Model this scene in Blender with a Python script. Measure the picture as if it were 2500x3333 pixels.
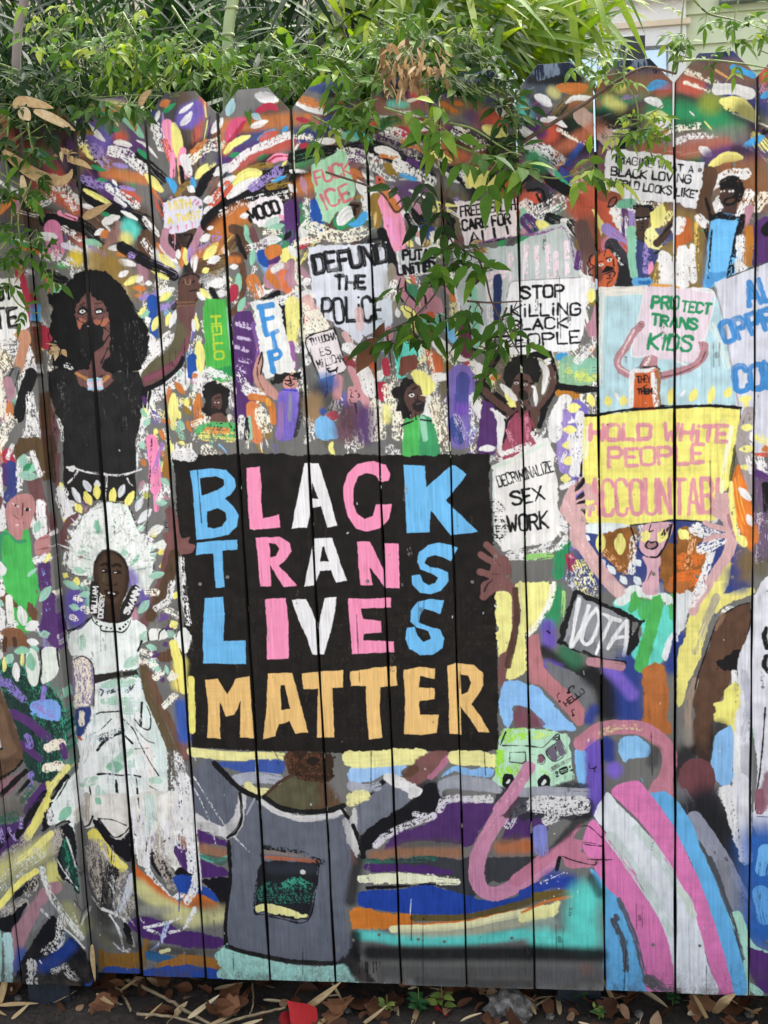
import bpy, bmesh, math, random
import numpy as np
from mathutils import Vector, Matrix
for o in list(bpy.data.objects): bpy.data.objects.remove(o)
SC = bpy.context.scene
COLL = SC.collection
R = math.radians
# ------------------------------------------------------------------ camera
cam_d = bpy.data.cameras.new('camera'); cam = bpy.data.objects.new('camera', cam_d); COLL.objects.link(cam)
cam_d.sensor_fit = 'VERTICAL'; cam_d.sensor_height = 36.0; cam_d.lens = 3360.0 / 3333.0 * 36.0
cam_d.clip_start = .02; cam_d.clip_end = 500
cam.location = (.1768, -1.9745, 1.2770); cam.rotation_euler = (1.4293, .0407, .1157)
SC.camera = cam
# ------------------------------------------------------------------ light: bright hazy day, soft sun high behind the fence, so its painted face is in open shade
SUN_EL, SUN_AZ = R(58), R(22)               # azimuth measured from +y (behind the fence) towards +x
world = bpy.data.worlds.new('World'); SC.world = world; world.use_nodes = True
wn = world.node_tree.nodes; wl = world.node_tree.links
sky = wn.new('ShaderNodeTexSky'); sky.sky_type = 'NISHITA'; sky.sun_disc = False
sky.sun_elevation = SUN_EL; sky.sun_rotation = SUN_AZ; sky.air_density = 1.0; sky.dust_density = 5.0; sky.ozone_density = .6; sky.altitude = 50
haze_sat = wn.new('ShaderNodeHueSaturation'); haze_sat.inputs['Saturation'].default_value = .35; wl.new(sky.outputs[0], haze_sat.inputs['Color'])   # white hazy sky
bg = wn['Background']; wl.new(haze_sat.outputs[0], bg.inputs[0]); bg.inputs[1].default_value = .15
sun_d = bpy.data.lights.new('sun', 'SUN'); sun_d.energy = 1.5; sun_d.angle = R(24); sun_d.color = (1, .95, .86)
sun = bpy.data.objects.new('sun', sun_d); COLL.objects.link(sun)
sun.rotation_euler = Vector((-math.sin(SUN_AZ) * math.cos(SUN_EL), -math.cos(SUN_AZ) * math.cos(SUN_EL), -math.sin(SUN_EL))).to_track_quat('-Z', 'Y').to_euler()
vs = SC.view_settings; vs.view_transform = 'Standard'; vs.look = 'None'; vs.gamma = 1.0; vs.exposure = 1.82; vs.use_curve_mapping = False
# ---------------------------------------------------------------- mural paint
# The fence is a painted mural: every brush mark below is laid by code on a
# paint sheet measured in metres on the fence (x along it, z up).
PPM, CX0, CZ1, CW, CH = 1000.0, -1.12, 1.96, 2180, 2000
rng = np.random.default_rng(7)
def vnoise(h, w, cy, cx, seed):
    r = np.random.default_rng(seed)
    gy, gx = int(h / cy) + 3, int(w / cx) + 3
    g = r.random((gy, gx)).astype(np.float32)
    y = np.arange(h) / cy; x = np.arange(w) / cx
    y0 = y.astype(int); x0 = x.astype(int)
    fy = (y - y0); fx = (x - x0)
    fy = (fy * fy * (3 - 2 * fy)).astype(np.float32); fx = (fx * fx * (3 - 2 * fx)).astype(np.float32)
    gA = g[y0] * (1 - fy)[:, None] + g[y0 + 1] * fy[:, None]
    return gA[:, x0] * (1 - fx) + gA[:, x0 + 1] * fx
NA = vnoise(CH, CW, 5, 5, 1); NB = vnoise(CH, CW, 16, 16, 2); NC = vnoise(CH, CW, 70, 70, 3)
NG = (vnoise(CH, CW, 2.4, 1.7, 4) * .55 + vnoise(CH, CW, 5.2, 3.4, 5) * .45)
NH = vnoise(CH, CW, 2.4, 45, 15) * .6 + vnoise(CH, CW, 5, 80, 16) * .4
NW = vnoise(CH, CW, 60, 2.2, 6) * .6 + vnoise(CH, CW, 25, 4, 8) * .4
NS = vnoise(1200, 400, 26, 2.2, 9)
def lin(hx):
    v = np.array([int(hx[i:i + 2], 16) / 255 for i in (0, 2, 4)], np.float32)
    return np.where(v <= .04045, v / 12.92, ((v + .055) / 1.055) ** 2.4).astype(np.float32)
PAL = dict(k='151517', w='e6e4e2', y='efe789', g='737372', G='2f8f5b', l='4eb04c', t='8cc4a8', T='62d8c8', p='dc85aa',
           P='f29ab9', v='7262b4', V='55336b', b='24509f', B='86b9e6', o='c8783c', O='8f7233', r='ad3449', R='cf5a45',
           n='58402f', N='6d4a4c', c='d9d6e2', m='b58493', s='cf9a9e', d='635b43', D='34343a', e='c9c7cd', a='48a0d8', z='bfe0d8',
           h='a8a6a6', q='93604f', f='f0e9d6', u='9a86c4', x='232120', i='33407f', j='9cc9b4')
COL = {k: lin(v) for k, v in PAL.items()}
def col(c):
    return COL[c] if len(c) == 1 else lin(c)
IMG = np.empty((CH, CW, 3), np.float32)
IMG[:] = lin('6f6e6b')
IMG *= (.86 + .28 * NC)[..., None]
# photograph tile -> metres on the fence plane -> paint sheet
CF, CRX, CRY, CRZ = 3360.0, 1.4293, .0407, .1157
CAM = np.array([.1768, -1.9745, 1.2770])
def rotm(rx, ry, rz):
    cx, sx, cy, sy, cz, sz = np.cos(rx), np.sin(rx), np.cos(ry), np.sin(ry), np.cos(rz), np.sin(rz)
    return (np.array([[cz, -sz, 0], [sz, cz, 0], [0, 0, 1]]) @ np.array([[cy, 0, sy], [0, 1, 0], [-sy, 0, cy]])
            @ np.array([[1, 0, 0], [0, cx, -sx], [0, sx, cx]]))
ROT = rotm(CRX, CRY, CRZ)
def at(px, py, Y=0.0):                      # where a sight line meets the plane y = Y
    d = ROT @ np.array([(px - 1250) / CF, (1666.5 - py) / CF, -1.0])
    return CAM + d * ((Y - CAM[1]) / d[1])
TL = [0, 0, 1.0]
def T(x, y, s): TL[:] = [x, y, s]
def tr(pts):
    p = np.array(pts.split(), float).reshape(-1, 2) if isinstance(pts, str) else np.asarray(pts, float)
    q = np.array([np.r_[(p[:, 0] / TL[2] + TL[0] - 1250) / CF], np.r_[(1666.5 - p[:, 1] / TL[2] - TL[1]) / CF], -np.ones(len(p))])
    d = ROT @ q
    X = CAM[0] - CAM[1] * d[0] / d[1]; Z = CAM[2] - CAM[1] * d[2] / d[1]
    return np.c_[(X - CX0) * PPM, (CZ1 - Z) * PPM].astype(np.float32)
def sc(): return .625 / TL[2]
def smooth(p, closed=False, n=5):
    if len(p) < 3: return p
    if closed: q = np.vstack([p[-1:], p, p[:2]])
    else: q = np.vstack([2 * p[:1] - p[1:2], p, 2 * p[-1:] - p[-2:-1]])
    o = []
    for i in range(1, len(q) - 2):
        for t in np.arange(n) / n:
            a, b_, c_, d_ = q[i - 1], q[i], q[i + 1], q[i + 2]
            o.append(.5 * (2 * b_ + (c_ - a) * t + (2 * a - 5 * b_ + 4 * c_ - d_) * t * t + (3 * b_ - a - 3 * c_ + d_) * t ** 3))
    if not closed: o.append(p[-1])
    return np.array(o, np.float32)
def box(p, m):
    x0 = max(0, int(p[:, 0].min() - m)); x1 = min(CW, int(p[:, 0].max() + m) + 2)
    y0 = max(0, int(p[:, 1].min() - m)); y1 = min(CH, int(p[:, 1].max() + m) + 2)
    if x1 <= x0 or y1 <= y0: return None
    return y0, y1, x0, x1
def sstep(x, a, b): t = np.clip((x - a) / (b - a), 0, 1); return t * t * (3 - 2 * t)
NLAY = [0]
def lay(bx, al, c, var=.1, grain=1.0, st=None):
    y0, y1, x0, x1 = bx; NLAY[0] += 1
    if st is None: st = (NH if NLAY[0] % 5 == 0 else NW)[y0:y1, x0:x1]
    f = 1 + var * (NB[y0:y1, x0:x1] - .5) * 2 + grain * .10 * (NW[y0:y1, x0:x1] - .5) + var * .7 * (NA[y0:y1, x0:x1] - .5) + .13 * (st - .5)
    t = IMG[y0:y1, x0:x1]
    t += al[..., None] * (c[None, None] * f[..., None] - t)
def pdist(p, bx, fill=True):                # signed distance to a polygon
    y0, y1, x0, x1 = bx
    yy, xx = np.mgrid[y0:y1, x0:x1].astype(np.float32)
    d = np.full(xx.shape, 1e9, np.float32); ins = np.zeros(xx.shape, bool)
    n = len(p)
    for i in range(n):
        ax, ay = p[i]; bx_, by = p[(i + 1) % n]
        ex, ey = bx_ - ax, by - ay; wx = xx - ax; wy = yy - ay
        t = np.clip((wx * ex + wy * ey) / (ex * ex + ey * ey + 1e-6), 0, 1)
        d = np.minimum(d, (wx - ex * t) ** 2 + (wy - ey * t) ** 2)
        if abs(ey) > 1e-6: ins ^= ((ay > yy) != (by > yy)) & (xx < ex * (yy - ay) / ey + ax)
    d = np.sqrt(d); return np.where(ins, -d, d)
def wobble(bx, w):
    y0, y1, x0, x1 = bx
    return w * ((NA[y0:y1, x0:x1] - .5) * 1.2 + (NB[y0:y1, x0:x1] - .5) * 1.6)
def b(c, pts, op=1, soft=.7, wob=1.8, sm=True, dry=0, var=.1, hole=None):
    p = tr(pts)
    if sm: p = smooth(p, True, 4)
    bx = box(p, soft * 2 + 5)
    if bx is None: return
    d = pdist(p, bx) + wobble(bx, wob)
    if hole is not None: d = np.maximum(d, -pdist(tr(hole), bx) + wobble(bx, wob))
    al = op * (1 - sstep(d, -soft, soft))
    if dry: al *= sstep(NG[bx[0]:bx[1], bx[2]:bx[3]] + .25 * NW[bx[0]:bx[1], bx[2]:bx[3]], dry, dry + .18)
    lay(bx, al, col(c), var)
def p(c, pts, **k): b(c, pts, sm=False, **k)
def s(c, w, pts, op=1, soft=.7, wob=1.3, dry=0, taper=0, chalk=0, var=.1, sm=True, bris=.25, raw=None):
    q = tr(pts) if raw is None else raw
    if len(q) == 1: q = np.vstack([q, q + .5])
    if sm and len(q) > 2: q = smooth(q)
    r = w * sc() / 2
    bx = box(q, r + soft * 2 + 4)
    if bx is None: return
    y0, y1, x0, x1 = bx
    yy, xx = np.mgrid[y0:y1, x0:x1].astype(np.float32)
    seg = np.sqrt(((q[1:] - q[:-1]) ** 2).sum(1)); L = seg.sum() + 1e-6; acc = 0
    best = np.full(xx.shape, 1e9, np.float32); U = np.zeros_like(best); S = np.zeros_like(best)
    for i in range(len(q) - 1):
        ax, ay = q[i]; ex, ey = q[i + 1] - q[i]; l2 = ex * ex + ey * ey + 1e-6
        t = np.clip(((xx - ax) * ex + (yy - ay) * ey) / l2, 0, 1)
        dx = xx - ax - ex * t; dy = yy - ay - ey * t
        dd = np.sqrt(dx * dx + dy * dy)
        si = acc + seg[i] * t
        rr = dd
        if taper: rr = dd - r * (np.clip(np.sin(np.pi * np.clip(.06 + .9 * si / L, 0, 1)), 0, 1) ** taper - 1)
        m = rr < best
        best = np.where(m, rr, best); U = np.where(m, (dx * -ey + dy * ex) / np.sqrt(l2), U); S = np.where(m, si, S)
        acc += seg[i]
    d = best - r + wobble(bx, min(wob, .25 * r + .5))
    al = op * (1 - sstep(d, -soft, soft)); st0 = NS[(S * .8 + 37 * (q[0, 0] % 20)).astype(int) % 1200, (U * 1.7 + 200).astype(int) % 400] if r > 2 else None
    if chalk:
        al *= sstep(NG[y0:y1, x0:x1] * .75 + .35 * NS[(S * .9).astype(int) % 1200, (U * 1.6 + 200).astype(int) % 400], chalk, chalk + .14)
    elif dry or (bris and r > 3):
        st = NS[(S + 37 * (q[0, 0] % 20)).astype(int) % 1200, (U * 1.5 + 200).astype(int) % 400]
        if dry: al *= sstep(st * .8 + .3 * NG[y0:y1, x0:x1] - .25 * (S / L - .5), dry, dry + .2)
        else: al *= 1 - bris * (1 - sstep(st, .1, .5))
    lay(bx, al, col(c), var, 1.0, st0)
def d(c, w, pts, **k): s(c, w, pts, taper=.45, **k)                # a brush dab
def c(cc, w, pts, dens=.5, **k): s(cc, w, pts, chalk=dens, soft=1.2, wob=4, **k)    # crayon scumble
def a(cc, w, pts, op=.9):                                            # spray can
    q = tr(pts)
    if len(q) > 2: q = smooth(q)
    if len(q) == 1: q = np.vstack([q, q + .5])
    r = w * sc() / 2; bx = box(q, r * 1.7 + 4)
    if bx is None: return
    y0, y1, x0, x1 = bx
    yy, xx = np.mgrid[y0:y1, x0:x1].astype(np.float32); best = np.full(xx.shape, 1e9, np.float32)
    for i in range(len(q) - 1):
        ax, ay = q[i]; ex, ey = q[i + 1] - q[i]; l2 = ex * ex + ey * ey + 1e-6
        t = np.clip(((xx - ax) * ex + (yy - ay) * ey) / l2, 0, 1)
        best = np.minimum(best, (xx - ax - ex * t) ** 2 + (yy - ay - ey * t) ** 2)
    al = 1 - sstep(np.sqrt(best) + 3 * (NG[y0:y1, x0:x1] - .5), r * .35, r * 1.6)
    lay(bx, op * al, col(cc))
GL = dict(A='062046 1434', B='06003041423303 3344453606', C='4130100105163645', D='06003041453606', E='40000646 0333', F='400006 0333',
          G='41301001051636454323', H='0006 4046 0343', I='2026', K='0006 400346', L='000646', M='0600244046', N='06004640',
          O='100105163645413010', P='06003041423303', R='06003041423303 2346', S='4130100112334445361605', T='0040 2026',
          U='000516364540', V='002640', W='0016233640', X='0046 4006', Y='0023 4023 2326', Z='00400646', i='2226 2020', Q='1011 3031', q='0021')
GL['!'] = '2024 2626'; GL['/'] = '4006'; GL['J'] = '404536160504'
def tx(cc, w, txt, x0, y0, x1, y1, h, sh=0, jit=.05, **k):           # hand lettering on a baseline
    h *= .9; w *= .84
    wd = {' ': .45, 'I': .3, 'i': .3, '!': .3, 'M': 1.15, 'W': 1.2, 'L': .85, 'E': .85, 'F': .85, 'Q': .5}
    tot = sum(wd.get(ch, 1) + .32 for ch in txt) - .32
    A = np.array([x0, y0], float); E = np.array([x1, y1], float)
    ex = (E - A) / tot; n = np.array([ex[1], -ex[0]]) / np.hypot(*ex)
    ux = ex / np.hypot(*ex); pos = 0.0
    for ch in txt:
        wch = wd.get(ch, 1)
        if ch != ' ':
            j = rng.normal(0, jit, 3)
            for st in GL[ch].split():
                g = np.array([[int(st[i]), int(st[i + 1])] for i in range(0, len(st), 2)], float)
                if ch in 'Ii!': gx = g[:, 0] * 0 + wch / 2
                else: gx = g[:, 0] / 4 * wch
                gy = (6 - g[:, 1]) / 6 * (1 + j[0]) + j[1] * .6
                pt = A + np.outer(pos + gx, ex) + np.outer(gy * h, n) + np.outer(gy * h * (sh + j[2]), ux)
                s(cc, w, pt, sm=ch in 'COSGU', **k)
        pos += wch + .32
def dabs(n, x0, y0, x1, y1, pal, ln, wd, ang, seed, spread=.35, kind='d'):   # loose confetti strokes
    r = np.random.default_rng(seed)
    for i in range(n):
        x = r.uniform(x0, x1); y = r.uniform(y0, y1)
        th = (ang(x, y) if callable(ang) else ang) + r.normal(0, spread); L = r.uniform(*ln) / 2
        q = '%f %f %f %f %f %f' % (x - L * math.cos(th), y - L * math.sin(th), x + r.normal(0, 4), y + r.normal(0, 4), x + L * math.cos(th), y + L * math.sin(th))
        cc = pal[r.integers(len(pal))]; kk = kind[r.integers(len(kind))]
        if kk == 'd': d(cc, r.uniform(*wd), q)
        elif kk == 'c': c(cc, r.uniform(*wd) * 1.2, q, .52)
        elif kk == 'y': d(cc, r.uniform(*wd) * 1.1, q, dry=.45)
        else: a(cc, r.uniform(*wd) * 1.8, q, .75)
def flow(x, y):                              # the marks sweep in rainbow arcs round the crowd
    for cx, cy, lim in ((600, 950, 760), (1330, 1000, 1560), (2200, 1000, 9999)):
        if x < lim: return math.atan2(y - cy, x - cx) + (0 if lim == 760 else math.pi / 2)
S6 = 2.6544
# loose ground coats
T(0, 0, 1)
dabs(190, 0, 280, 2500, 800, 'VVqnkkOGdgRniikDqd', (120, 300), (14, 40), flow, 11, .15, 'aaya')
dabs(150, 0, 280, 2500, 820, 'wywokVGnOmfkwDugqh', (50, 150), (5, 15), flow, 12, .18, 'yydyccy')
dabs(230, 0, 780, 2480, 1500, 'wwyyoOvVGmgdtftBrpdO', (24, 80), (10, 24), 1.3, 13, .5, 'ddycca')
dabs(260, 0, 900, 2480, 1500, 'wfwfg', (40, 110), (16, 34), 1.45, 14, .3, 'cccy')
dabs(120, 0, 1480, 560, 2300, 'wwtttyfVgm', (22, 50), (14, 30), 1.2, 15, .7, 'ddcy')
dabs(50, 1560, 1450, 2480, 2100, 'wwfvig', (22, 60), (12, 30), 1.2, 16, .6, 'dccy')
dabs(70, -250, 300, 0, 3000, 'wyokVGvtm', (30, 120), (14, 40), 1.2, 17, .6, 'dcya')
dabs(90, 2480, 250, 2750, 3200, 'wyokVGvtmb', (30, 120), (14, 40), 1.2, 18, .6, 'dcya')
# ---- upper left boards
T(0, 250, S6)
a('v', 170, '720 420 900 560'); a('y', 90, '760 260 1050 260', .6); a('R', 110, '1040 530'); a('V', 150, '1000 640 1200 640', .9)
a('n', 130, '250 560 560 600'); a('R', 130, '450 800'); a('k', 90, '560 560 620 820', .9); a('V', 60, '590 480 590 620', .8)
a('o', 90, '900 830 1250 880', .8); a('R', 70, '1080 980 1180 1060', .9); a('V', 120, '760 860 980 1080', .8)
s('k', 100, '1200 700 1400 880', dry=.2); s('k', 120, '700 920 860 1090 1250 1250', dry=.15); s('k', 110, '370 1230 680 1270 870 1420', dry=.2)
d('O', 70, '880 270 1020 290 1090 330'); d('o', 40, '840 260 1020 300'); d('t', 70, '1060 360 1150 420 1230 520'); d('O', 40, '1100 350 1160 420 1170 470')
d('G', 36, '780 295 850 305 900 330'); d('G', 34, '930 430 1030 470'); d('w', 50, '730 390 800 460 900 550'); d('w', 46, '1100 310 1180 350')
d('w', 50, '990 565 1060 570 1130 590'); d('w', 26, '1175 545 1260 590 1360 700'); d('G', 46, '1195 630 1275 705')
c('f', 80, '690 540 900 760', .52); c('y', 60, '720 620 920 760', .5); c('w', 90, '970 640 1110 690 1230 800', .36); c('u', 90, '820 620 920 760', .45)
d('O', 60, '660 480 740 470 800 490'); d('n', 60, '700 700 880 790', dry=.3); d('G', 40, '790 770 910 810'); d('G', 36, '840 885 920 895')
d('u', 40, '980 755 1095 775'); d('w', 36, '970 890 1010 940'); d('u', 40, '1030 945 1160 975'); c('u', 70, '710 880 900 950', .42)
d('y', 46, '725 975 850 1040 950 1095'); d('V', 50, '900 1000 1050 1060', dry=.3); c('w', 60, '940 950 1080 1040 1180 1110', .4)
s('w', 34, '1000 1050 1080 1110'); d('y', 70, '1265 850 1330 920 1395 980'); d('a', 60, '1445 880 1490 930 1510 1000')
s('P', 95, '1440 420 1480 660', dry=.1); d('y', 90, '1500 420 1530 540 1540 690'); c('w', 90, '1350 430 1400 600', .4); c('R', 60, '1420 560 1480 720', .45)
d('w', 60, '1590 710 1630 860'); s('P', 60, '1580 640 1560 760 1620 860', dry=.1); p('k', '1545 760 1580 780 1600 900 1565 930'); p('d9b27a', '1525 700 1540 740 1560 930 1545 900')
s('P', 50, '1490 680 1490 850', dry=.2); b('v', '1560 260 1720 200 1760 330 1640 450 1520 400', op=.9, soft=6); d('w', 60, '1570 410 1620 360 1650 310')
d('w', 40, '1550 310 1660 230'); d('G', 40, '1415 300 1510 230'); d('w', 40, '1340 390 1370 300'); d('o', 70, '1390 240 1460 210', op=.8)
c('w', 110, '450 900 540 980 640 1100', .42); c('w', 80, '340 1080 440 1040', .45); d('t', 80, '240 630 330 660 410 740'); d('G', 50, '330 630 410 680')
d('o', 60, '40 1190 120 1100 190 1060'); d('m', 60, '10 1200 30 1080'); d('m', 60, '170 1200 200 1090'); s('P', 40, '500 1170 640 1220', dry=.3)
d('o', 50, '280 1010 310 1100'); s('p', 150, '440 1310 470 1500', dry=.2); d('w', 70, '320 1360 470 1380'); s('c', 50, '540 1450 680 1500', dry=.2)
c('w', 60, '540 1310 680 1400', .5); a('e6c93e', 130, '640 1560', .95); c('w', 70, '360 1540 620 1620', .52); d('G', 40, '490 1625 550 1630')
d('w', 70, '890 1250 1020 1210'); d('w', 50, '820 1360 890 1320'); d('o', 70, '880 1370 930 1340'); b('8d6a62', '950 1340 1000 1250 1070 1280 1080 1360 960 1450 890 1480', wob=3)
a('T', 130, '1110 1290 1140 1330'); a('y', 110, '1090 1400', .8); b('n', '1190 1420 1230 1340 1300 1360 1320 1520 1270 1600 1190 1500', wob=4); c('w', 60, '1250 1420 1310 1520', .48)
d('t', 70, '740 1420 860 1450'); d('w', 50, '940 1480 1050 1470'); d('o', 60, '1010 1530 1140 1510'); d('w', 60, '810 1600 900 1560'); d('w', 60, '1030 1590 1160 1620')
a('O', 160, '850 1560 980 1620', .8); d('w', 44, '1050 1160 1180 1230'); d('w', 40, '710 1110 800 1130'); d('G', 34, '870 1180 940 1190')
s('k', 90, '1050 1470 1350 1640 1500 1720', dry=.2); c('u', 60, '1130 1540 1500 1700', .45); c('u', 50, '780 1480 900 1530', .5)
d('w', 60, '1240 1220 1370 1370', dry=.3); d('o', 40, '1360 1440 1420 1560'); d('w', 60, '1390 1460 1530 1600'); d('y', 60, '1380 1540 1500 1640')
# WITH A TWIST sign
p('c', '1415 1090 1570 1030 1700 1020 1745 1060 1755 1300 1480 1365 1420 1340 1410 1180', wob=3)
tx('e6d25a', 18, 'WITH', 1465, 1150, 1650, 1125, 74, op=.85); tx('e6d25a', 17, 'A TWIST', 1455, 1262, 1735, 1215, 64, op=.85)
for q in ('1410 1110', '1420 1170', '1408 1225', '1480 1040', '1560 1015', '1480 1300 1460 1320', '1535 1290 1540 1320', '1610 1280 1612 1310', '1660 1260 1665 1300', '1690 1060 1670 1080', '1715 1080 1700 1100'):
    s('p', 16, q if q.count(' ') > 1 else q + ' ' + q)
s('m', 66, '1430 1340 1420 1440 1500 1540', bris=0); s('m', 66, '1740 1310 1700 1400 1650 1500', bris=0); s('k', 26, '1600 1365 1660 1370 1620 1470')
d('o', 60, '1580 1480 1570 1640'); d('y', 50, '1600 1480 1610 1620'); d('u', 60, '1650 1480 1640 1600', dry=.3); d('w', 50, '1540 1500 1540 1570')
# ---- fourth and fifth boards
T(500, 250, S6)
a('o', 110, '620 430 900 400 1160 370', .8); a('V', 120, '600 700 900 620', .8); a('R', 100, '700 780 1000 620 1180 560', .7); a('o', 100, '560 520 620 620', .8); a('k', 80, '330 620 520 520', .6)
d('w', 90, '890 160 1060 200', dry=.2); d('r', 60, '900 290 1000 250 1070 280'); d('a9d0d8', 80, '640 320 680 200', op=.8); d('a9d0d8', 50, '850 330 920 360', op=.8)
d('d0557a', 90, '640 540 690 420 790 370'); d('r', 40, '650 560 700 500 790 380'); d('w', 50, '840 430 980 380'); d('y', 60, '620 650 700 570 830 510'); d('w', 70, '510 470 590 360')
d('a', 40, '900 540 1040 460'); d('a', 30, '1120 460 1160 430'); d('R', 60, '920 540 1060 480'); c('w', 60, '660 790 760 690 860 630 1180 500', .3); d('G', 40, '660 680 730 660'); d('G', 46, '890 710 980 680')
c('f', 90, '320 710 420 620 560 570', .42); s('o', 40, '330 650 450 560', dry=.3); d('y', 70, '370 870 460 760'); c('y', 30, '450 820 530 740', .45); a('k', 90, '860 780 1000 710', .7)
d('P', 66, '985 740 1080 690 1190 700'); s('r', 16, '985 735 1060 685 1180 685'); s('O', 60, '700 860 900 780 1000 760', dry=.2); s('k', 90, '830 960 950 860 1190 800', dry=.15); s('k', 80, '390 1000 450 880 560 800', dry=.2)
s('k', 110, '600 1080 760 990 1000 960 1190 900', dry=.15); d('w', 70, '530 840 640 760'); d('w', 60, '570 930 700 860'); d('y', 100, '690 940 800 850 920 830'); d('w', 80, '645 1035 760 950 900 880')
c('u', 70, '850 960 960 880 1090 800', .38); d('a', 34, '1020 910 1140 855'); s('R', 80, '510 1080 640 940', dry=.2); c('w', 50, '520 1060 620 920', .5); d('w', 60, '440 1070 500 1050'); d('w', 60, '440 1170 500 1130')
s('k', 130, '470 1270 560 1180 800 1080 1140 1020', dry=.1); c('w', 70, '590 1180 800 1080 1150 1020', .5); s('O', 60, '1000 950 1190 920', dry=.4)
a('o', 160, '560 1350 700 1220 780 1180', .9); c('u', 60, '370 1500 560 1370', .45); d('w', 60, '415 1410 480 1370'); d('y', 70, '430 1570 550 1440'); d('w', 60, '460 1610 570 1560'); d('w', 36, '470 1310 510 1300')
d('w', 70, '310 740 260 700 320 840'); d('a', 60, '330 880 350 960'); d('w', 60, '300 950 350 990'); c('O', 50, '200 1010 300 920', .4)
p('e8e0e2', '810 1100 900 1050 1060 1020 1110 1060 1130 1210 1040 1300 900 1310 860 1260 830 1230', wob=3); tx('k', 30, 'MOOD', 840, 1250, 1090, 1165, 120, 0, .04)
d('P', 40, '1090 1200 1140 1230'); d('j', 60, '950 1290 1080 1220', op=.7); d('w', 50, '755 1200 815 1190'); d('w', 60, '1150 1090 1150 1220', dry=.3); d('G', 36, '700 1300 770 1300')
s('n', 80, '680 1310 780 1360 790 1500', bris=0); d('t', 60, '790 1290 820 1380 850 1450'); d('k', 50, '715 1370 750 1480 800 1570'); s('N', 60, '850 1320 870 1400 900 1450', bris=0); d('w', 70, '930 1420 1090 1400'); d('t', 60, '1000 1310 1120 1280')
s('V', 130, '1190 1130 1200 1380', dry=.1); d('k', 50, '1130 1400 1180 1340'); c('f', 60, '960 1340 1090 1340', .45); c('w', 80, '830 1480 1000 1470', .5); s('o', 140, '1040 1520', dry=.2); b('b', '900 1500 960 1510 1000 1600 960 1650 900 1580')
b('o', '960 1540 1020 1460 1100 1450 1080 1540 1000 1590', wob=4); b('V', '990 1600 1100 1560 1110 1640 1000 1640'); b('y', '1110 1490 1170 1480 1240 1570 1160 1570 1160 1650 1110 1640', wob=4); d('w', 60, '1180 1480 1230 1550'); d('w', 70, '1270 1310 1310 1410')
d('r', 60, '1260 1480 1350 1400'); c('f', 60, '1220 1440 1560 1350', .42); d('t', 50, '840 1620 860 1500'); d('w', 50, '600 1480 640 1540'); d('w', 40, '670 1640 720 1630'); d('w', 70, '340 1640 370 1540')
a('o', 100, '1210 360 1400 380', .6); s('w', 50, '1250 230 1340 270 1470 300'); c('o', 70, '1280 200 1480 240', .4); d('r', 40, '1240 360 1340 380'); d('o', 40, '1310 330 1350 350'); d('w', 40, '1540 440 1620 480'); d('w', 50, '1400 550 1560 560')
d('t', 60, '1560 480 1760 540'); a('G', 130, '1260 720 1400 640', .8); d('r', 60, '1270 590 1370 620'); s('k', 90, '1200 700 1400 650 1650 640', dry=.25); c('f', 50, '1210 510 1360 520', .45); d('w', 50, '1180 810 1340 840', dry=.2); s('k', 70, '1200 880 1360 850', dry=.2)
a('o', 120, '1250 960 1360 900', .8); d('m', 60, '1280 880 1320 1000', dry=.3); d('w', 50, '1170 930 1230 990'); s('b', 110, '1400 1110 1420 1300', dry=.05); d('G', 60, '1270 1110 1310 1130'); c('w', 60, '1320 1080 1340 1320', .5)
# ---- middle boards
T(1000, 250, S6)
b('i', '10 100 160 60 330 70 300 120 100 140', op=.85, soft=4); b('k', '180 130 300 90 330 170 180 190', op=.9, soft=6); a('R', 80, '270 210', .9)
a('k', 160, '720 120 880 60', .9); a('R', 120, '950 150'); d('f', 24, '850 210 960 190'); a('T', 60, '720 230 850 240', .7); d('w', 100, '1230 110 1370 110')
a('O', 150, '1200 250 1450 230', .7); a('o', 120, '1500 380 1650 420', .8); a('V', 100, '1400 330 1600 450', .7); d('o', 34, '1260 220 1350 240'); s('o', 40, '1160 230 1290 310', dry=.2); d('y', 80, '1540 450 1650 490')
a('k', 170, '1300 520 1560 580', .85); c('w', 90, '1290 480 1500 600', .5); c('f', 60, '1330 450 1560 600', .52); a('o', 120, '1100 640 1300 700', .5)
d('R', 50, '520 410 620 400'); d('y', 34, '280 330 420 380'); a('G', 110, '660 400 800 400', .5); b('5fb5b5', '330 470 420 450 520 500 600 560 590 620 480 560 380 510'); d('w', 44, '205 425 300 480'); d('w', 52, '75 550 240 550')
d('r', 70, '770 460 890 490'); c('w', 90, '700 480 960 560', .46); c('b5b0a8', 170, '640 560 860 620 1100 700', .5); s('k', 110, '560 600 820 720 1050 860', dry=.25); a('k', 150, '640 600 760 620', .7)
c('o', 60, '840 560 1040 640', .42); d('w', 80, '590 620 700 650 790 700'); c('o', 30, '640 680 770 700', .35); c('w', 110, '280 670 500 700 720 840', .45); b('O', '650 740 740 760 810 820 740 840 680 810', wob=4); c('V', 60, '880 720 1040 800', .4)
c('w', 90, '780 760 900 820 1060 900', .36); d('a', 40, '800 840 940 890'); d('w', 66, '930 400 1050 450'); d('w', 40, '1190 830 1310 910'); s('k', 60, '1240 800 1390 940', dry=.3); d('k', 120, '1000 700 1060 780', op=.9); s('y', 70, '1090 640 1210 720', dry=.3)
c('w', 60, '1330 800 1400 930', .4); b('y', '1370 800 1520 790 1640 860 1650 960 1400 960', wob=4, op=.95)
s('o', 70, '390 830 450 860', dry=.2); b('t', '1 1'); d('w', 80, '480 810 560 870'); d('w', 60, '440 900 480 1010'); s('D', 40, '460 790 600 860', op=.7); b('c0604a', '590 850 660 880 660 950 600 940'); d('k', 16, '620 880 626 890')
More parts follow.
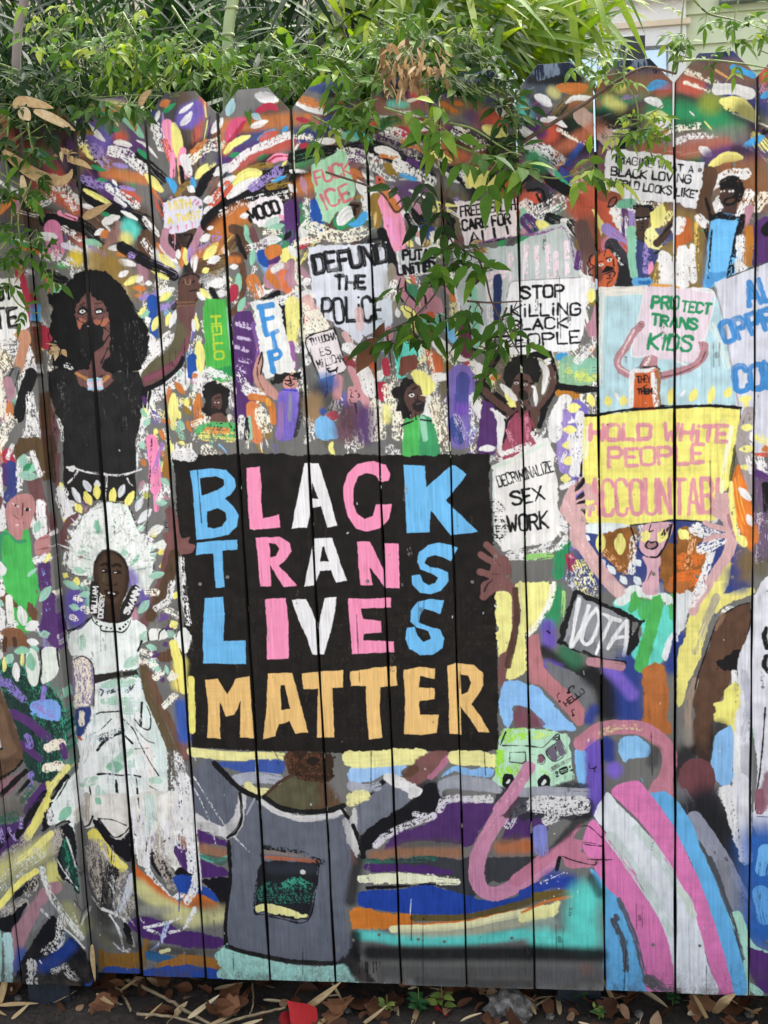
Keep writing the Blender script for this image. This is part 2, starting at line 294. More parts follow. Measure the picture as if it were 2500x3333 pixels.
c('w', 70, '500 1010 520 1200', .35); c('w', 80, '540 960 640 1060', .35); s('O', 90, '590 1050 600 1260', dry=.05); d('d9b27a', 30, '580 1280 590 1170'); s('o', 60, '660 1000 760 1150', bris=0); c('f', 100, '60 1310 260 1380 490 1340', .4)
b('G', '220 1250 300 1160 360 1100 420 1110 400 1250 290 1330', wob=3); d('w', 110, '280 1260 340 1180 400 1160'); b('a', '350 1270 420 1230 500 1150 525 1210 470 1280 400 1300', dry=.1); b('n', '375 1090 440 1080 470 1100 450 1180 420 1240 400 1180'); s('k', 20, '375 1105 440 1115 410 1130 410 1190'); s('n', 14, '370 1060 390 1000 420 1000 410 1060')
b('P', '620 1060 700 950 750 950 800 1080 830 1180 850 1400 840 1480 770 1520 700 1460 660 1330 640 1180', wob=3); s('o', 70, '690 1010 770 1140'); c('ff9fd0', 60, '700 1240 760 1400', .4)
s('k', 80, '640 1340 690 1470 740 1600', bris=0); c('w', 60, '840 1180 960 1320', .35); s('k', 50, '860 1200 960 1380', dry=.2); d('k', 80, '910 1150 1000 1280'); s('i', 90, '1010 1280 1080 1370', dry=.1); d('s', 60, '950 1340 1010 1420'); d('w', 50, '940 1390 990 1450')
c('f', 70, '1090 1370 1150 1520', .4); d('y', 50, '860 1420 910 1460'); b('k', '1170 1200 1240 1180 1280 1300 1200 1490', wob=5); d('w', 60, '1220 1470 1280 1390'); d('N', 70, '1280 1430 1330 1380'); s('m', 50, '930 1100 970 1160', dry=.2)
# mint sign
p('a6d4b0', '35 770 130 720 270 625 330 650 350 720 410 970 420 1030 340 1110 240 1190 190 1265 125 1240 90 1080 50 920', wob=2.5)
tx('d0737c', 24, 'FUCK', 80, 930, 385, 840, 130, 0, .06); tx('d0737c', 26, 'ICE', 160, 1150, 385, 1050, 150, 0, .06)
# ---- right hand boards
T(1500, 250, S6)
a('4f5a66', 160, '620 80 800 120', .8); a('k', 90, '600 20 1000 10', .9); d('o', 90, '840 90 960 100 1090 90', op=.95); d('w', 70, '650 170 720 200 770 240'); a('y', 70, '780 120 820 150', .5); a('T', 110, '540 260 570 330', .8); a('V', 120, '620 260 700 330', .6)
d('w', 44, '910 220 990 180 1160 190'); a('a8604c', 70, '960 250 1180 230', .6); a('k', 240, '900 430 1120 420 1080 540', .9); s('b79a8c', 110, '1030 330 1160 430 1310 580', dry=.12); c('b79a8c', 60, '1060 310 1300 460', .4); a('b5684a', 110, '850 640 1000 540 1190 420', .85)
d('w', 50, '700 370 800 370 910 430'); a('R', 150, '760 490', 1); a('V', 100, '640 450 690 480', .9); b('k', '1 1'); c('w', 90, '540 560 700 630 850 720', .4); c('f', 30, '840 450 1000 540 1180 610', .45); a('b', 50, '920 740 1030 590', .8)
d('w', 66, '640 540 500 430'); d('w', 60, '300 270 390 340'); d('y', 90, '200 440 300 470 390 500'); a('R', 110, '230 340 300 380', .8); d('e', 60, '680 710 780 790 830 850'); a('G', 130, '620 700 700 760', .8); a('k', 160, '700 790 900 720', .5)
b('i', '840 770 900 800 970 900 960 950 880 900', op=.95); b('3f9f78', '800 800 850 830 960 950 1000 1000 960 1060 880 1000'); c('w', 120, '940 1000 1060 940', .5); s('k', 80, '760 890 900 970 1100 1110', bris=0); a('b5553f', 170, '1080 960 1120 1060', .9); a('b5553f', 120, '960 1100 1040 1200', .9)
b('N', '1190 620 1250 640 1270 720 1240 800 1200 800'); s('D', 90, '600 940 700 960 730 1060', bris=0); b('R', '600 1040 680 980 710 1020 680 1080 610 1100', wob=5); s('k', 26, '580 980 690 970 720 1050 680 1110 590 1100'); s('k', 24, '650 1010 690 1080'); c('w', 120, '560 1120 640 1220', .42); c('w', 150, '700 1180 820 1100', .48); b('t', '510 1160 550 1130 580 1270 540 1330 510 1300')
d('m', 60, '520 1340 600 1290'); s('V', 110, '570 1240 660 1340', dry=.25); d('y', 80, '670 1260 760 1320'); s('k', 80, '760 1210 900 1270', dry=.2); d('w', 80, '880 1240 960 1310 1030 1370'); s('k', 70, '950 1270 1050 1400', dry=.2); d('O', 90, '1010 1420 1120 1500')
b('y', '1090 1170 1180 1150 1230 1190 1230 1300 1190 1430 1150 1300', wob=4); s('b5553f', 120, '1080 1200 1140 1380 1160 1600', dry=.1); s('N', 120, '1040 1300 1100 1500 1110 1650', dry=.1); s('b5553f', 120, '1210 1100 1340 1300 1480 1490', bris=0); s('k', 16, '1290 1120 1400 1290 1490 1420'); s('k', 12, '1270 1110 1300 1050 1350 1040 1310 1110 1270 1120')
b('t', '1350 1120 1370 1070 1480 1065 1480 1110 1400 1140'); c('w', 100, '1330 1160 1440 1320', .25); s('u', 80, '1250 1310 1400 1420 1460 1480', dry=.25); s('V', 90, '1430 1160 1440 1340', dry=.25); s('u', 50, '1470 1160 1480 1300', dry=.3); s('t', 80, '1470 1330 1490 1620', dry=.15); c('w', 120, '1500 1110 1660 1120', .4)
p('e6dadd', '-55 1075 300 1062 478 1050 482 1370 280 1410 40 1450 0 1300', wob=3)
# ---- top right
T(1875, 150, S6)
a('3a4258', 160, '440 170 640 170 720 200', .95); a('8c5a44', 160, '230 330 560 330 760 300', .8); a('y', 100, '380 340', .8); d('a', 70, '620 370 700 330 800 350'); a('y', 90, '280 470 380 540', .75); a('b0584a', 80, '720 410 860 350 1040 360', .75); a('k', 140, '220 620 420 620', .8)
a('G', 200, '720 570 900 590 1180 640', .95); a('G', 160, '1180 640 1380 700', .7); a('8f9d3a', 170, '1160 480', .85); d('w', 60, '600 460 680 480 730 520'); d('c9d08a', 60, '600 600 700 590 810 630'); d('w', 64, '650 740 720 690 790 660'); a('k', 120, '880 690 1060 720', .5)
b('i', '1060 110 1180 80 1380 60 1460 130 1440 160 1100 150', op=.95, soft=4); a('7a5c4c', 190, '980 250 1300 200 1500 260', .9); s('a', 46, '1350 180 1440 210 1530 250', bris=.1); d('d9a26a', 20, '1190 200 1330 280'); c('f', 40, '960 220 1240 330', .45); a('R', 120, '960 320 1040 360', .7); c('f', 30, '940 310 1140 380', .45)
s('w', 80, '1220 370 1380 370 1500 410', bris=.1); d('y', 100, '1260 470 1400 500 1560 620', bris=.1); c('y', 40, '1300 520 1540 620', .5); a('k', 160, '1440 560 1540 600', .7); a('k', 90, '1440 790 1560 700', .5); d('y', 16, '1110 650 1170 720'); d('w', 10, '980 560 1020 600'); a('8a7d78', 160, '880 840 1200 800 1400 780', .6); c('w', 50, '880 820 1000 780 1200 770', .5)
c('f', 50, '720 770 860 710 1060 690', .45); s('O', 70, '620 800 760 720', dry=.2); b('6fae92', '540 800 590 740 640 690 650 740 560 850'); s('k', 70, '370 890 440 800 500 740', bris=0); a('a8604c', 110, '600 880 860 920 1280 850', .8); d('a', 60, '1470 850 1540 820 1610 780'); d('w', 70, '1080 880 1160 940'); a('V', 120, '1150 960 1340 920 1560 950', .9); a('k', 80, '1380 890 1500 930', .6)
d('y', 80, '1160 1030 1290 960 1430 960', bris=.1); a('8a5a30', 260, '1330 1120 1420 1300', .9); a('8a5a30', 200, '1540 1060 1600 1300', .8); a('R', 110, '1640 250 1640 260', .9); d('a', 40, '1600 440 1680 400', dry=.3); s('k', 40, '1620 740 1680 700', dry=.3)
c('w', 80, '1160 1210 1300 1110 1470 1100', .28); c('w', 90, '1190 1420 1260 1340', .28); c('w', 90, '1420 1450 1500 1280', .35); c('f', 90, '1560 1380 1620 1300', .4); s('V', 120, '1620 1560 1640 1640'); b('k', '1600 1520 1660 1480 1680 1600 1600 1590')
s('n', 130, '1150 1110 1090 1330 1150 1520', bris=0); s('k', 26, '1120 1320 1170 1500', chalk=.3); b('46332c', '1250 1240 1290 1170 1370 1150 1400 1220 1390 1400 1380 1450 1270 1450 1270 1380 1240 1330')
c('k', 70, '1280 1180 1360 1150 1410 1230 1400 1310', .25); b('k', '1270 1330 1340 1300 1390 1290 1390 1340 1330 1380 1280 1370'); d('n', 24, '1300 1345 1360 1325'); s('k', 22, '1255 1225 1310 1215'); s('k', 20, '1320 1210 1380 1225')
for q in ('1252 1255', '1278 1250', '1325 1252', '1352 1250'): s('w', 16, q + ' ' + q)
b('6fb4e6', '1170 1500 1250 1440 1330 1490 1400 1500 1400 1800 1330 1850 1150 1850 1140 1700', soft=2); a('8fc8f0', 120, '1270 1560 1270 1680', .5); c('k', 40, '1170 1480 1250 1450 1330 1500 1400 1490', .3)
s('k', 44, '1440 1470 1400 1660', chalk=.2); s('k', 34, '1120 1580 1160 1700', chalk=.3); s('m', 60, '1500 1400 1440 1560', bris=0); a('8f5d3c', 110, '1500 1600', .9)
p('dcdbdd', '265 910 360 885 500 905 640 925 850 945 870 970 1110 1005 1080 1210 1030 1400 940 1390 900 1340 760 1345 600 1330 460 1335 380 1310 290 1320 205 1300 235 1150', wob=2.5)
tx('k', 12, 'QIMAGINE WHAT A', 300, 1000, 1010, 1095, 70, 0, .05); tx('k', 15, 'BLACK LOViNG', 300, 1115, 985, 1180, 76, 0, .04); tx('k', 13, 'WORLD LOOKS LIKEQ', 290, 1212, 1045, 1310, 74, 0, .05); 
s('8a4a38', 90, '230 1290 340 1320', bris=0); b('6fae92', '345 1380 390 1325 490 1325 490 1380 400 1405'); s('k', 12, '270 1390 300 1320 350 1310 320 1380 270 1390')
T(0, 0, 1)
a('2c3a66', 40, '1480 235 1640 225', .8); a('26304a', 46, '1720 215 1880 205', .85); a('2f3c5c', 40, '2000 190 2150 185', .9); a('2c3a66', 36, '2270 165 2420 160', .9); a('3c4452', 40, '1280 250 1380 240', .7); a('4a5a8a', 40, '1010 268 1120 262', .7); a('8a8a88', 40, '780 300 880 296', .5); a('3a2c28', 60, '70 430 220 420', .8); a('3f3a52', 70, '60 560 200 520', .5)
for x0, x1, y0 in ((1500, 1630, 232), (1735, 1870, 216), (2030, 2150, 192)):
    for i in range(16):
        x = x0 + (x1 - x0) * (i * .37 % 1); s('1d2436' if i % 3 else '6f7c8c', 14, '%f %f %f %f' % (x, y0 - 6, x + 4, y0 + 16 + 26 * (i * .61 % 1)), dry=.25)
# ---- left: the tall figure in black
T(0, 800, S6)
a('O', 260, '860 150 1060 340', .8); a('d', 200, '1300 900 1400 700', .5); a('d', 160, '1250 400', .6); a('d', 160, '380 380 380 560', .8)
d('y', 60, '1080 330 1190 270'); d('w', 50, '1030 260 1100 220'); d('w', 40, '1180 310 1230 270'); d('w', 46, '1260 320 1300 320'); d('o', 50, '1160 360 1250 370'); d('o', 40, '1170 430 1230 430'); c('u', 50, '1220 450 1330 410', .4); s('b', 90, '1310 470 1340 750', dry=.15)
d('y', 60, '1320 720 1360 620'); d('w', 60, '1260 650 1290 630'); d('t', 50, '1220 610 1280 570'); d('y', 40, '1190 600 1250 530'); d('w', 70, '1370 420 1500 370'); d('y', 60, '1380 470 1470 410'); d('y', 50, '1440 680 1470 580'); d('w', 50, '1470 700 1520 560'); c('u', 60, '1390 540 1480 500', .4); s('k', 50, '1500 530 1540 500'); d('w', 80, '1650 600 1640 740'); d('y', 60, '1320 210 1450 280'); s('k', 80, '1200 110 1470 230', dry=.2)
s('l', 46, '500 165 550 170', op=.7); c('w', 90, '470 80 620 180 640 240', .5); d('o', 70, '380 260 400 380'); a('O', 160, '400 400', .5); b('79b392', '440 360 550 340 550 390 500 430 450 420'); s('r', 80, '210 230 260 450 280 680', dry=.1); d('k', 90, '390 220 480 280 560 290'); a('a', 40, '320 520 320 640', .9); b('r', '310 690 420 720 450 840 400 900 330 880', wob=4); s('n', 60, '320 680 325 1000', dry=.2)
s('g', 120, '360 300 420 620', dry=.3)
# raised arm
c('w', 90, '1290 800 1330 900 1460 780', .3); c('w', 60, '1210 1100 1300 960 1400 880', .3); c('w', 120, '1300 1300 1450 1200 1560 1120', .4); c('w', 130, '1230 1500 1280 1330', .42)
b('5f5a42', '1230 1080 1310 1000 1440 900 1500 800 1530 620 1530 520 1660 520 1650 760 1600 920 1540 1030 1420 1110 1320 1170 1240 1230 1215 1130', wob=1); b('6a4a48', '1240 1130 1380 1050 1530 950 1600 760 1620 600 1665 600 1650 800 1590 980 1440 1110 1240 1230', wob=1.5, op=.95)
s('81485a', 40, '1260 1150 1400 1090 1560 960 1620 800', dry=.3); s('k', 40, '1240 1250 1400 1170 1530 1060 1580 970', bris=0)
s('6a4a48', 150, '1610 600 1620 400 1625 360', bris=0); b('5a4038', '1540 320 1570 260 1640 240 1720 250 1750 320 1730 400 1690 500 1560 500 1540 420'); s('7d5b45', 14, '1530 490 1700 480'); s('7d5b45', 12, '1535 520 1700 510')
s('k', 10, '1540 330 1560 275 1640 245 1700 255 1745 320 1725 420 1690 480'); s('k', 10, '1580 320 1600 300'); s('8a6a58', 14, '1600 290 1610 330 1640 330 1645 290'); s('k', 10, '1660 320 1680 300'); s('k', 12, '1640 390 1700 380')
# NOT / VOTE placard at the left edge and the arm that holds it
p('e4e3e0', '-60 300 200 280 300 690 220 790 -60 830', wob=3); tx('k', 30, 'OT', 20, 470, 150, 455, 110); tx('k', 40, 'TE', 5, 720, 200, 690, 175, .02, .03)
c('w', 140, '60 880 180 860', .42); c('w', 80, '280 900 330 1100', .4); a('O', 130, '60 980', .7); c('f', 130, '60 960 120 1020', .45); c('w', 90, '240 1060 380 1650', .45)
s('c48d70', 80, '270 790 230 930 200 1070', bris=0); b('c48d70', '160 760 240 725 300 740 300 850 220 830 180 790'); s('g', 70, '190 1080 130 1240', bris=0); s('k', 10, '155 1060 120 1130'); s('k', 10, '205 1080 175 1200'); c('f', 160, '-10 1130 20 1400', .25); s('m', 90, '110 1170 140 1280', bris=0, op=.8)
s('k', 110, '310 1110 250 1290 200 1460', chalk=.12); d('o', 70, '125 1350 130 1480'); s('d9e4ea', 70, '0 1480 10 1660'); c('f', 120, '120 1500 60 1640', .5); c('w', 90, '300 1300 310 1640', .4)
# body, hair and face
b('212020', '410 1085 520 1040 640 1050 1000 1080 1200 1080 1240 1240 1235 1350 1200 1560 1170 1700 1180 2200 540 2200 540 1560 470 1450 410 1250', sm=False, var=.25)
s('k', 90, '1260 1270 1240 1400', dry=.3)
b('6a4a4c', '410 1340 470 1480 500 1660 450 1850 400 1700 395 1500'); s('n', 60, '400 1280 410 1700', dry=.2)
b('6e4c49', '640 430 960 430 960 1100 1000 1130 930 1210 830 1265 740 1230 650 1140 640 700')
c('b5814a', 30, '650 1100 740 1150', .2); c('b5814a', 40, '880 1170 930 1130', .25); p('cfe0ea', '745 1150 870 1140 885 1235 750 1245', wob=3); s('f3c3d2', 16, '755 1180 880 1172'); s('f3c3d2', 16, '755 1215 880 1205'); s('a5cfe6', 20, '755 1160 870 1150'); s('a5cfe6', 20, '755 1235 880 1228')
H = '722 420 640 560 640 640 700 700 760 640 830 640 880 690 895 780 870 870 820 910 780 940 760 1040 700 1080 600 1080 540 1060 440 1000 500 900 420 720 440 560 400 420 480 400 560 330 620 270 700 215 800 210 900 225 1010 300 1110 420 1150 560 1260 680 1290 880 1240 1000 1200 1080 1060 1090 940 1090 880 1060 920 960 940 900 940 700 930 600 900 510 830 460 770 410'
b('141415', H, wob=4, var=.3); c('303032', 40, '1100 700 1230 900', .62); c('303032', 60, '560 700 620 1000', .64); c('303032', 40, '700 900 780 1000', .6)
b('1c1b1c', '690 680 760 640 860 660 890 720 885 820 830 900 760 920 700 860 670 760', wob=3, var=.3)
s('k', 26, '405 1090 430 1300', op=.8); s('k', 12, '1110 440 1150 560 1190 600'); s('k', 9, '1130 480 1170 550 1200 565'); s('k', 9, '1150 540 1195 620')
b('b06d55', '660 640 690 620 735 650 700 680 680 720 660 700', op=.9); b('b06d55', '870 640 930 620 940 680 900 700 860 680', op=.9); b('b06d55', '800 640 850 640 870 670 830 680', op=.8)
for x in (700, 850):
    b('k', '%d 565 %d 530 %d 530 %d 568 %d 595 %d 590' % (x - 42, x - 10, x + 30, x + 44, x + 14, x - 22)); b('w', '%d 565 %d 548 %d 548 %d 568 %d 582 %d 580' % (x - 28, x - 5, x + 18, x + 32, x + 10, x - 14)); s('k', 18, '%d 563 %d 564' % (x + 1, x + 2))
    for k in range(5): s('k', 6, '%d 540 %d %d' % (x - 26 + k * 14, x - 34 + k * 18, 510 + abs(k - 2) * 6))
s('4a302a', 18, '680 510 720 490'); s('4a302a', 18, '825 500 880 490'); s('k', 8, '900 560 880 640 860 680'); s('k', 8, '905 700 940 660'); s('k', 8, '655 620 680 650 720 665'); s('4a302a', 8, '740 590 750 660'); s('4a302a', 8, '795 600 800 650'); s('k', 12, '890 700 940 740'); s('k', 14, '870 1010 930 880'); s('k', 12, '890 1060 930 980'); s('k', 12, '880 860 940 770'); s('k', 10, '860 1130 900 1110')
rh = np.random.default_rng(41)
for i in range(70):
    L_ = i % 2; x = rh.uniform(430, 640) if L_ else rh.uniform(940, 1230); y = rh.uniform(640, 980); q = '%f %f %f %f %f %f' % (x, y, x + rh.normal(-8 if L_ else 12, 14), y + 60, x + rh.normal(-14 if L_ else 26, 20), y + rh.uniform(90, 190))
    s('131314', rh.uniform(5, 14), q, dry=.2, bris=0)
    if i % 4 == 0: c('55555a', rh.uniform(6, 12), q, .58)
for i in range(60):
    x = rh.uniform(430, 1190); y = rh.uniform(1100, 1650); c('4a4a4c' if i % 2 else '0e0e0f', rh.uniform(6, 14), '%f %f %f %f' % (x, y, x + rh.normal(0, 30), y + rh.uniform(20, 120)), .55)
c('w', 46, '570 1040 600 1050', .55); c('5a5a5a', 60, '520 1200 560 1400', .62)
dabs(46, 1240, 1330, 1660, 1950, 'yyytOowVvf', (40, 90), (34, 56), 1.3, 21, .5, 'dddcy'); d('o', 60, '1460 1220 1470 1400'); d('o', 60, '1520 1190 1590 1270'); d('w', 80, '1610 1080 1600 1230'); d('y', 90, '1500 1290 1490 1520'); d('j', 60, '1250 1540 1290 1500'); s('a', 130, '1660 960 1700 960', op=.3); s('b', 60, '1650 980 1650 1120', dry=.1)
# ---- crowd, left of centre
T(625, 800, S6)
a('o', 120, '60 90 220 30', .7); s('n', 120, '60 180 250 120', dry=.3); b('5e4232', '330 60 420 60 460 160 470 330 430 500 370 600 310 620 310 560 390 480 420 330 400 200 340 140', wob=2); a('o', 60, '320 120 390 120', .9); d('w', 46, '330 180 390 175'); d('t', 60, '400 250 400 380'); d('t', 60, '400 550 450 450'); b('r', '330 340 390 340 390 440 330 480 310 420')
d('y', 70, '110 110 200 10'); d('w', 60, '140 140 230 100'); d('w', 90, '150 320 280 310'); d('w', 60, '220 410 290 410'); d('y', 50, '95 220 140 200'); c('h', 60, '90 300 270 230', .45); d('w', 44, '20 220 40 90'); d('w', 60, '50 410 110 460'); d('y', 50, '80 380 150 450'); b('k', '1 1'); s('k', 46, '170 380 210 460')
b('l', '120 450 290 470 340 700 350 1160 240 1180 120 1080 90 540', sm=False, wob=2.5); s('2f8f4f', 90, '330 1080 200 1110', dry=.2); d('j', 20, '300 540 330 900')
tx('b6cc3a', 20, 'HELLO', 168, 610, 198, 980, 80, 0, .03)
b('V', '350 610 400 570 510 570 540 680 560 900 620 1050 530 1180 560 1300 470 1480 390 1480 360 1100 345 800', wob=2.5); s('7b5596', 60, '540 680 580 900 560 1080', dry=.25); a('V', 160, '430 1330 430 1450', .9)
c('c9b8d6', 50, '390 670 490 700', .45); c('c9b8d6', 26, '400 790 500 810', .4); c('c9b8d6', 36, '380 870 470 900', .45); c('c9b8d6', 36, '410 980 490 1000', .5); c('c9b8d6', 60, '400 1050 460 1080', .55); c('w', 60, '400 1110 470 1220', .5)
d('y', 40, '30 610 50 730'); d('w', 40, '10 640 20 740'); d('y', 90, '60 840 70 1110'); s('b', 60, '10 960 20 1090', dry=.2); c('w', 90, '40 1120 90 1260 140 1080', .4); c('w', 70, '150 1080 310 1160 350 1380', .4); d('o', 80, '60 1290 40 1500', dry=.1); d('o', 50, '10 1130 40 1110'); s('o', 60, '20 1540 80 1480')
b('1f1d1c', '100 1230 150 1180 230 1180 310 1240 330 1340 290 1450 240 1500 160 1500 90 1420 100 1330', wob=6, var=.3); b('5d433d', '170 1310 240 1280 260 1340 250 1400 200 1420 170 1390'); b('2a2624', '160 1400 220 1410 250 1440 210 1490 170 1460'); s('k', 12, '195 1320 240 1305'); s('w', 8, '195 1352 202 1352'); s('w', 8, '222 1352 232 1352'); s('3a2824', 10, '180 1340 185 1390 200 1390')
b('6a4d44', '160 1470 250 1440 300 1500 370 1600 380 1660 300 1600 140 1580'); s('k', 12, '150 1540 200 1570 260 1530'); s('k', 14, '270 1530 340 1570 380 1640'); c('58b56a', 150, '110 1600 320 1600', .35); c('e58a4a', 60, '130 1600 300 1600', .4); c('f0d77a', 90, '100 1640 330 1650', .5); b('y', '1 1'); c('f', 60, '20 1540 130 1500', .45)
b('b', '560 70 600 30 660 60 660 190 620 170'); b('o', '640 20 700 -20 760 20 740 100 680 120 640 90', wob=4); b('V', '660 130 770 80 770 170 690 190'); b('y', '770 60 830 30 900 110 830 130 810 190 770 180', wob=4); d('w', 60, '840 10 910 90'); b('m', '640 190 700 160 850 150 890 330 760 390 620 350', wob=3, op=.9); b('o', '630 230 680 200 760 330 740 370 660 300'); b('d8754c', '740 230 810 210 800 280 860 410 800 410 760 320', wob=3); c('w', 50, '700 210 760 170', .35)
d('w', 50, '500 320 540 260'); d('t', 50, '510 160 530 60'); b('w', '550 420 600 340 620 330 630 370 700 370 650 420 580 440', wob=3); s('o', 110, '520 300 560 400', dry=.3); p('k', '600 450 700 400 760 390 770 440 700 450 620 470', wob=3); s('k', 60, '770 490 800 640 830 780', dry=.15); c('w', 90, '780 470 900 440', .35); s('y', 120, '860 500 880 800', dry=.12, op=.9); c('w', 70, '880 860 920 900', .4); s('9a5f9e', 60, '850 850 880 1040', dry=.2)
p('e6e6e2', '505 490 720 450 760 520 830 830 890 1080 640 1140 610 1060 560 720 530 540', wob=4)
s('3f8fd2', 46, '580 530 690 510', bris=.1); s('3f8fd2', 46, '595 540 640 760', bris=.1); s('3f8fd2', 40, '610 640 690 620'); s('3f8fd2', 36, '640 770 740 735'); s('3f8fd2', 44, '695 760 715 870'); s('3f8fd2', 46, '670 920 700 1080'); s('3f8fd2', 34, '670 920 740 900 765 940 730 975 680 985')
# people below the signs
b('c08f84', '540 1010 600 920 610 1000 600 1110 740 1260 750 1320 690 1320 560 1210 530 1140', wob=1.5); s('k', 9, '570 1020 600 920'); s('k', 9, '600 920 610 1000 590 1110'); s('n', 8, '560 1040 570 1150 620 1250')
b('1f1d1d', '680 1170 740 1110 850 1110 940 1080 930 1140 880 1150 800 1180 720 1200', wob=5); b('c98f86', '790 1160 840 1120 900 1160 900 1220 850 1250 790 1220'); s('k', 9, '800 1160 840 1165'); s('k', 9, '870 1150 910 1150'); s('k', 10, '840 1130 855 1185 835 1190'); s('k', 10, '805 1190 850 1210 880 1190'); p('k', '860 1090 945 1080 935 1140 880 1130')
b('7a68c2', '740 1290 800 1230 900 1240 930 1320 920 1500 870 1660 720 1660 740 1460', wob=2, var=.2); s('8f6fa8', 60, '770 1380 750 1640', dry=.2); s('8a86a0', 30, '850 1280 840 1500', dry=.2); s('D', 36, '940 1270 930 1480 890 1640', chalk=.25); s('3f3fae', 14, '770 1240 900 1250')
c('w', 90, '480 1240 580 1290', .35); s('o', 60, '510 1300 640 1330 690 1420 700 1520', bris=.1); s('d8814f', 100, '520 1390 520 1500 560 1660', dry=.12); c('f', 120, '590 1450 640 1560', .4); s('t', 30, '490 1480 510 1660'); s('k', 50, '460 1500 470 1660', dry=.2); c('w', 60, '430 1480 410 1640', .4); s('e0a23f', 40, '660 1360 650 1330')
# DEFUND THE POLICE
p('d3d6df', '1000 10 1110 0 1650 -30 1680 -40 1720 700 1480 780 1440 850 1340 750 1090 580 1040 400 1010 150', wob=3)
tx('17171a', 46, 'DEFUND', 1065, 240, 1690, 130, 175, .05, .03); tx('17171a', 36, 'THE', 1235, 365, 1490, 365, 120, .03, .03); tx('17171a', 34, 'POLiCE', 1130, 670, 1650, 630, 225, .02, .03)
s('ddb5b0', 70, '1440 560 1450 700', dry=.1, op=.7); d('w', 60, '960 320 1020 290'); d('w', 90, '950 420 1050 430'); s('dcb4ad', 100, '1000 480 1060 590', dry=.15); c('f', 80, '980 540 990 600', .5); b('r', '960 610 1000 590 1030 680 1020 710 970 700'); c('f', 160, '1050 640 1100 720 1000 760', .3); c('w', 60, '990 860 990 1000', .35)
p('e0d6d8', '985 800 1220 710 1250 760 1300 930 1335 1050 1300 1090 1110 1150 1050 980 1020 880', wob=2); s('k', 10, '1100 1150 1040 990 985 800 1210 715'); c('k', 16, '1225 710 1270 830 1310 980 1345 1050', .3); c('k', 12, '1170 1140 1310 1090', .4); a('4f86c4', 80, '1130 1130 1180 1130', .6)
tx('k', 10, 'TU LUCHA', 1030, 860, 1240, 800, 62); tx('k', 10, 'ES', 1115, 950, 1200, 925, 70); tx('k', 10, 'Mi LUCHA', 1095, 1055, 1305, 990, 72); s('k', 16, '1175 1075 1190 1085 1240 1070 1255 1050'); s('k', 12, '1175 1075 1165 1060 1185 1055'); s('k', 8, '1195 1080 1195 1095'); s('k', 8, '1245 1070 1250 1090')
s('d1a9a6', 50, '1320 760 1380 870', dry=.1); c('w', 90, '1340 880 1440 930', .3); b('8d3a42', '1310 960 1380 950 1420 1030 1360 1050', wob=3); s('c08c8c', 80, '1260 1150 1250 1290', bris=.1); b('cc9499', '1340 1050 1400 1060 1500 1230 1545 1400 1490 1400 1440 1330 1380 1380 1340 1340 1350 1230 1400 1200', wob=1.5)
s('k', 8, '1365 1240 1372 1245'); s('k', 9, '1410 1250 1416 1255'); s('k', 8, '1380 1260 1370 1300 1390 1305'); s('k', 8, '1360 1325 1370 1355 1400 1360'); s('k', 8, '1435 1275 1445 1290 1435 1310')
c('w', 110, '1490 1090 1540 1250', .25); b('b5562f', '1 1'); s('b5562f', 60, '1560 1030 1570 1100', dry=.2); s('c8d2dc', 120, '1620 700 1630 800', dry=.2); d('r', 80, '1630 1200 1640 1330'); d('w', 70, '1600 1150 1640 1080'); c('f', 110, '1590 1380 1570 1640', .4); c('f', 60, '1640 1380 1640 1640', .4)
a('b', 130, '1160 1200 1200 1180', .7); a('k', 160, '1100 1260 1180 1370', .6); a('967a56', 160, '1040 1350 1060 1460', .9); b('7ab4e0', '1050 1510 1110 1470 1190 1480 1240 1560 1250 1660 1080 1660', wob=3); a('b', 60, '1130 1430', .9); d('b04a55', 80, '1180 1460 1260 1470'); a('6a4552', 190, '1380 1460 1330 1600', .95); a('3c2f38', 170, '1310 1430 1400 1560', .5); a('V', 150, '1500 1450 1500 1640', .8); s('k', 9, '1410 1360 1420 1440')
# ---- crowd, centre and right
T(1250, 800, S6)
a('8e8776', 170, '70 500 90 300', .6); s('8e8776', 60, '60 180 70 560', dry=.2); p('w', '105 40 440 5 450 220 115 265', wob=3); p('b7babf', '125 55 425 30 430 205 130 245', wob=3, op=.7)
tx('17171a', 26, 'PUTAS', 165, 118, 440, 100, 82, .02, .03); tx('17171a', 24, 'UNiTED', 120, 250, 445, 205, 85, .02, .03); s('k', 22, '345 205 360 130 400 130 440 170 440 205')
c('w', 90, '90 330 60 420', .4); b('b07d88', '130 300 180 270 190 350 220 420 300 520 330 600 260 560 170 470 120 400', wob=1.5); b('b5838c', '450 250 500 240 560 360 570 430 520 380 470 300', wob=1.5); b('b07d88', '300 330 390 320 420 400 450 440 500 470 520 570 440 580 340 580 310 480', wob=2); s('k', 16, '140 280 115 390 160 480'); s('k', 16, '185 290 190 380 290 500'); s('k', 14, '450 260 520 350'); s('k', 14, '500 245 570 370'); b('5e5f63', '300 270 340 250 420 260 420 310 370 330 310 320'); s('k', 12, '300 270 300 320 370 330 420 300'); s('k', 12, '350 360 420 350'); s('k', 12, '310 430 350 430 360 500'); b('R', '220 260 260 260 280 330 250 330', op=.9); b('3f7d5c', '200 350 280 330 280 440 230 420', wob=2); d('y', 24, '190 290 230 320')
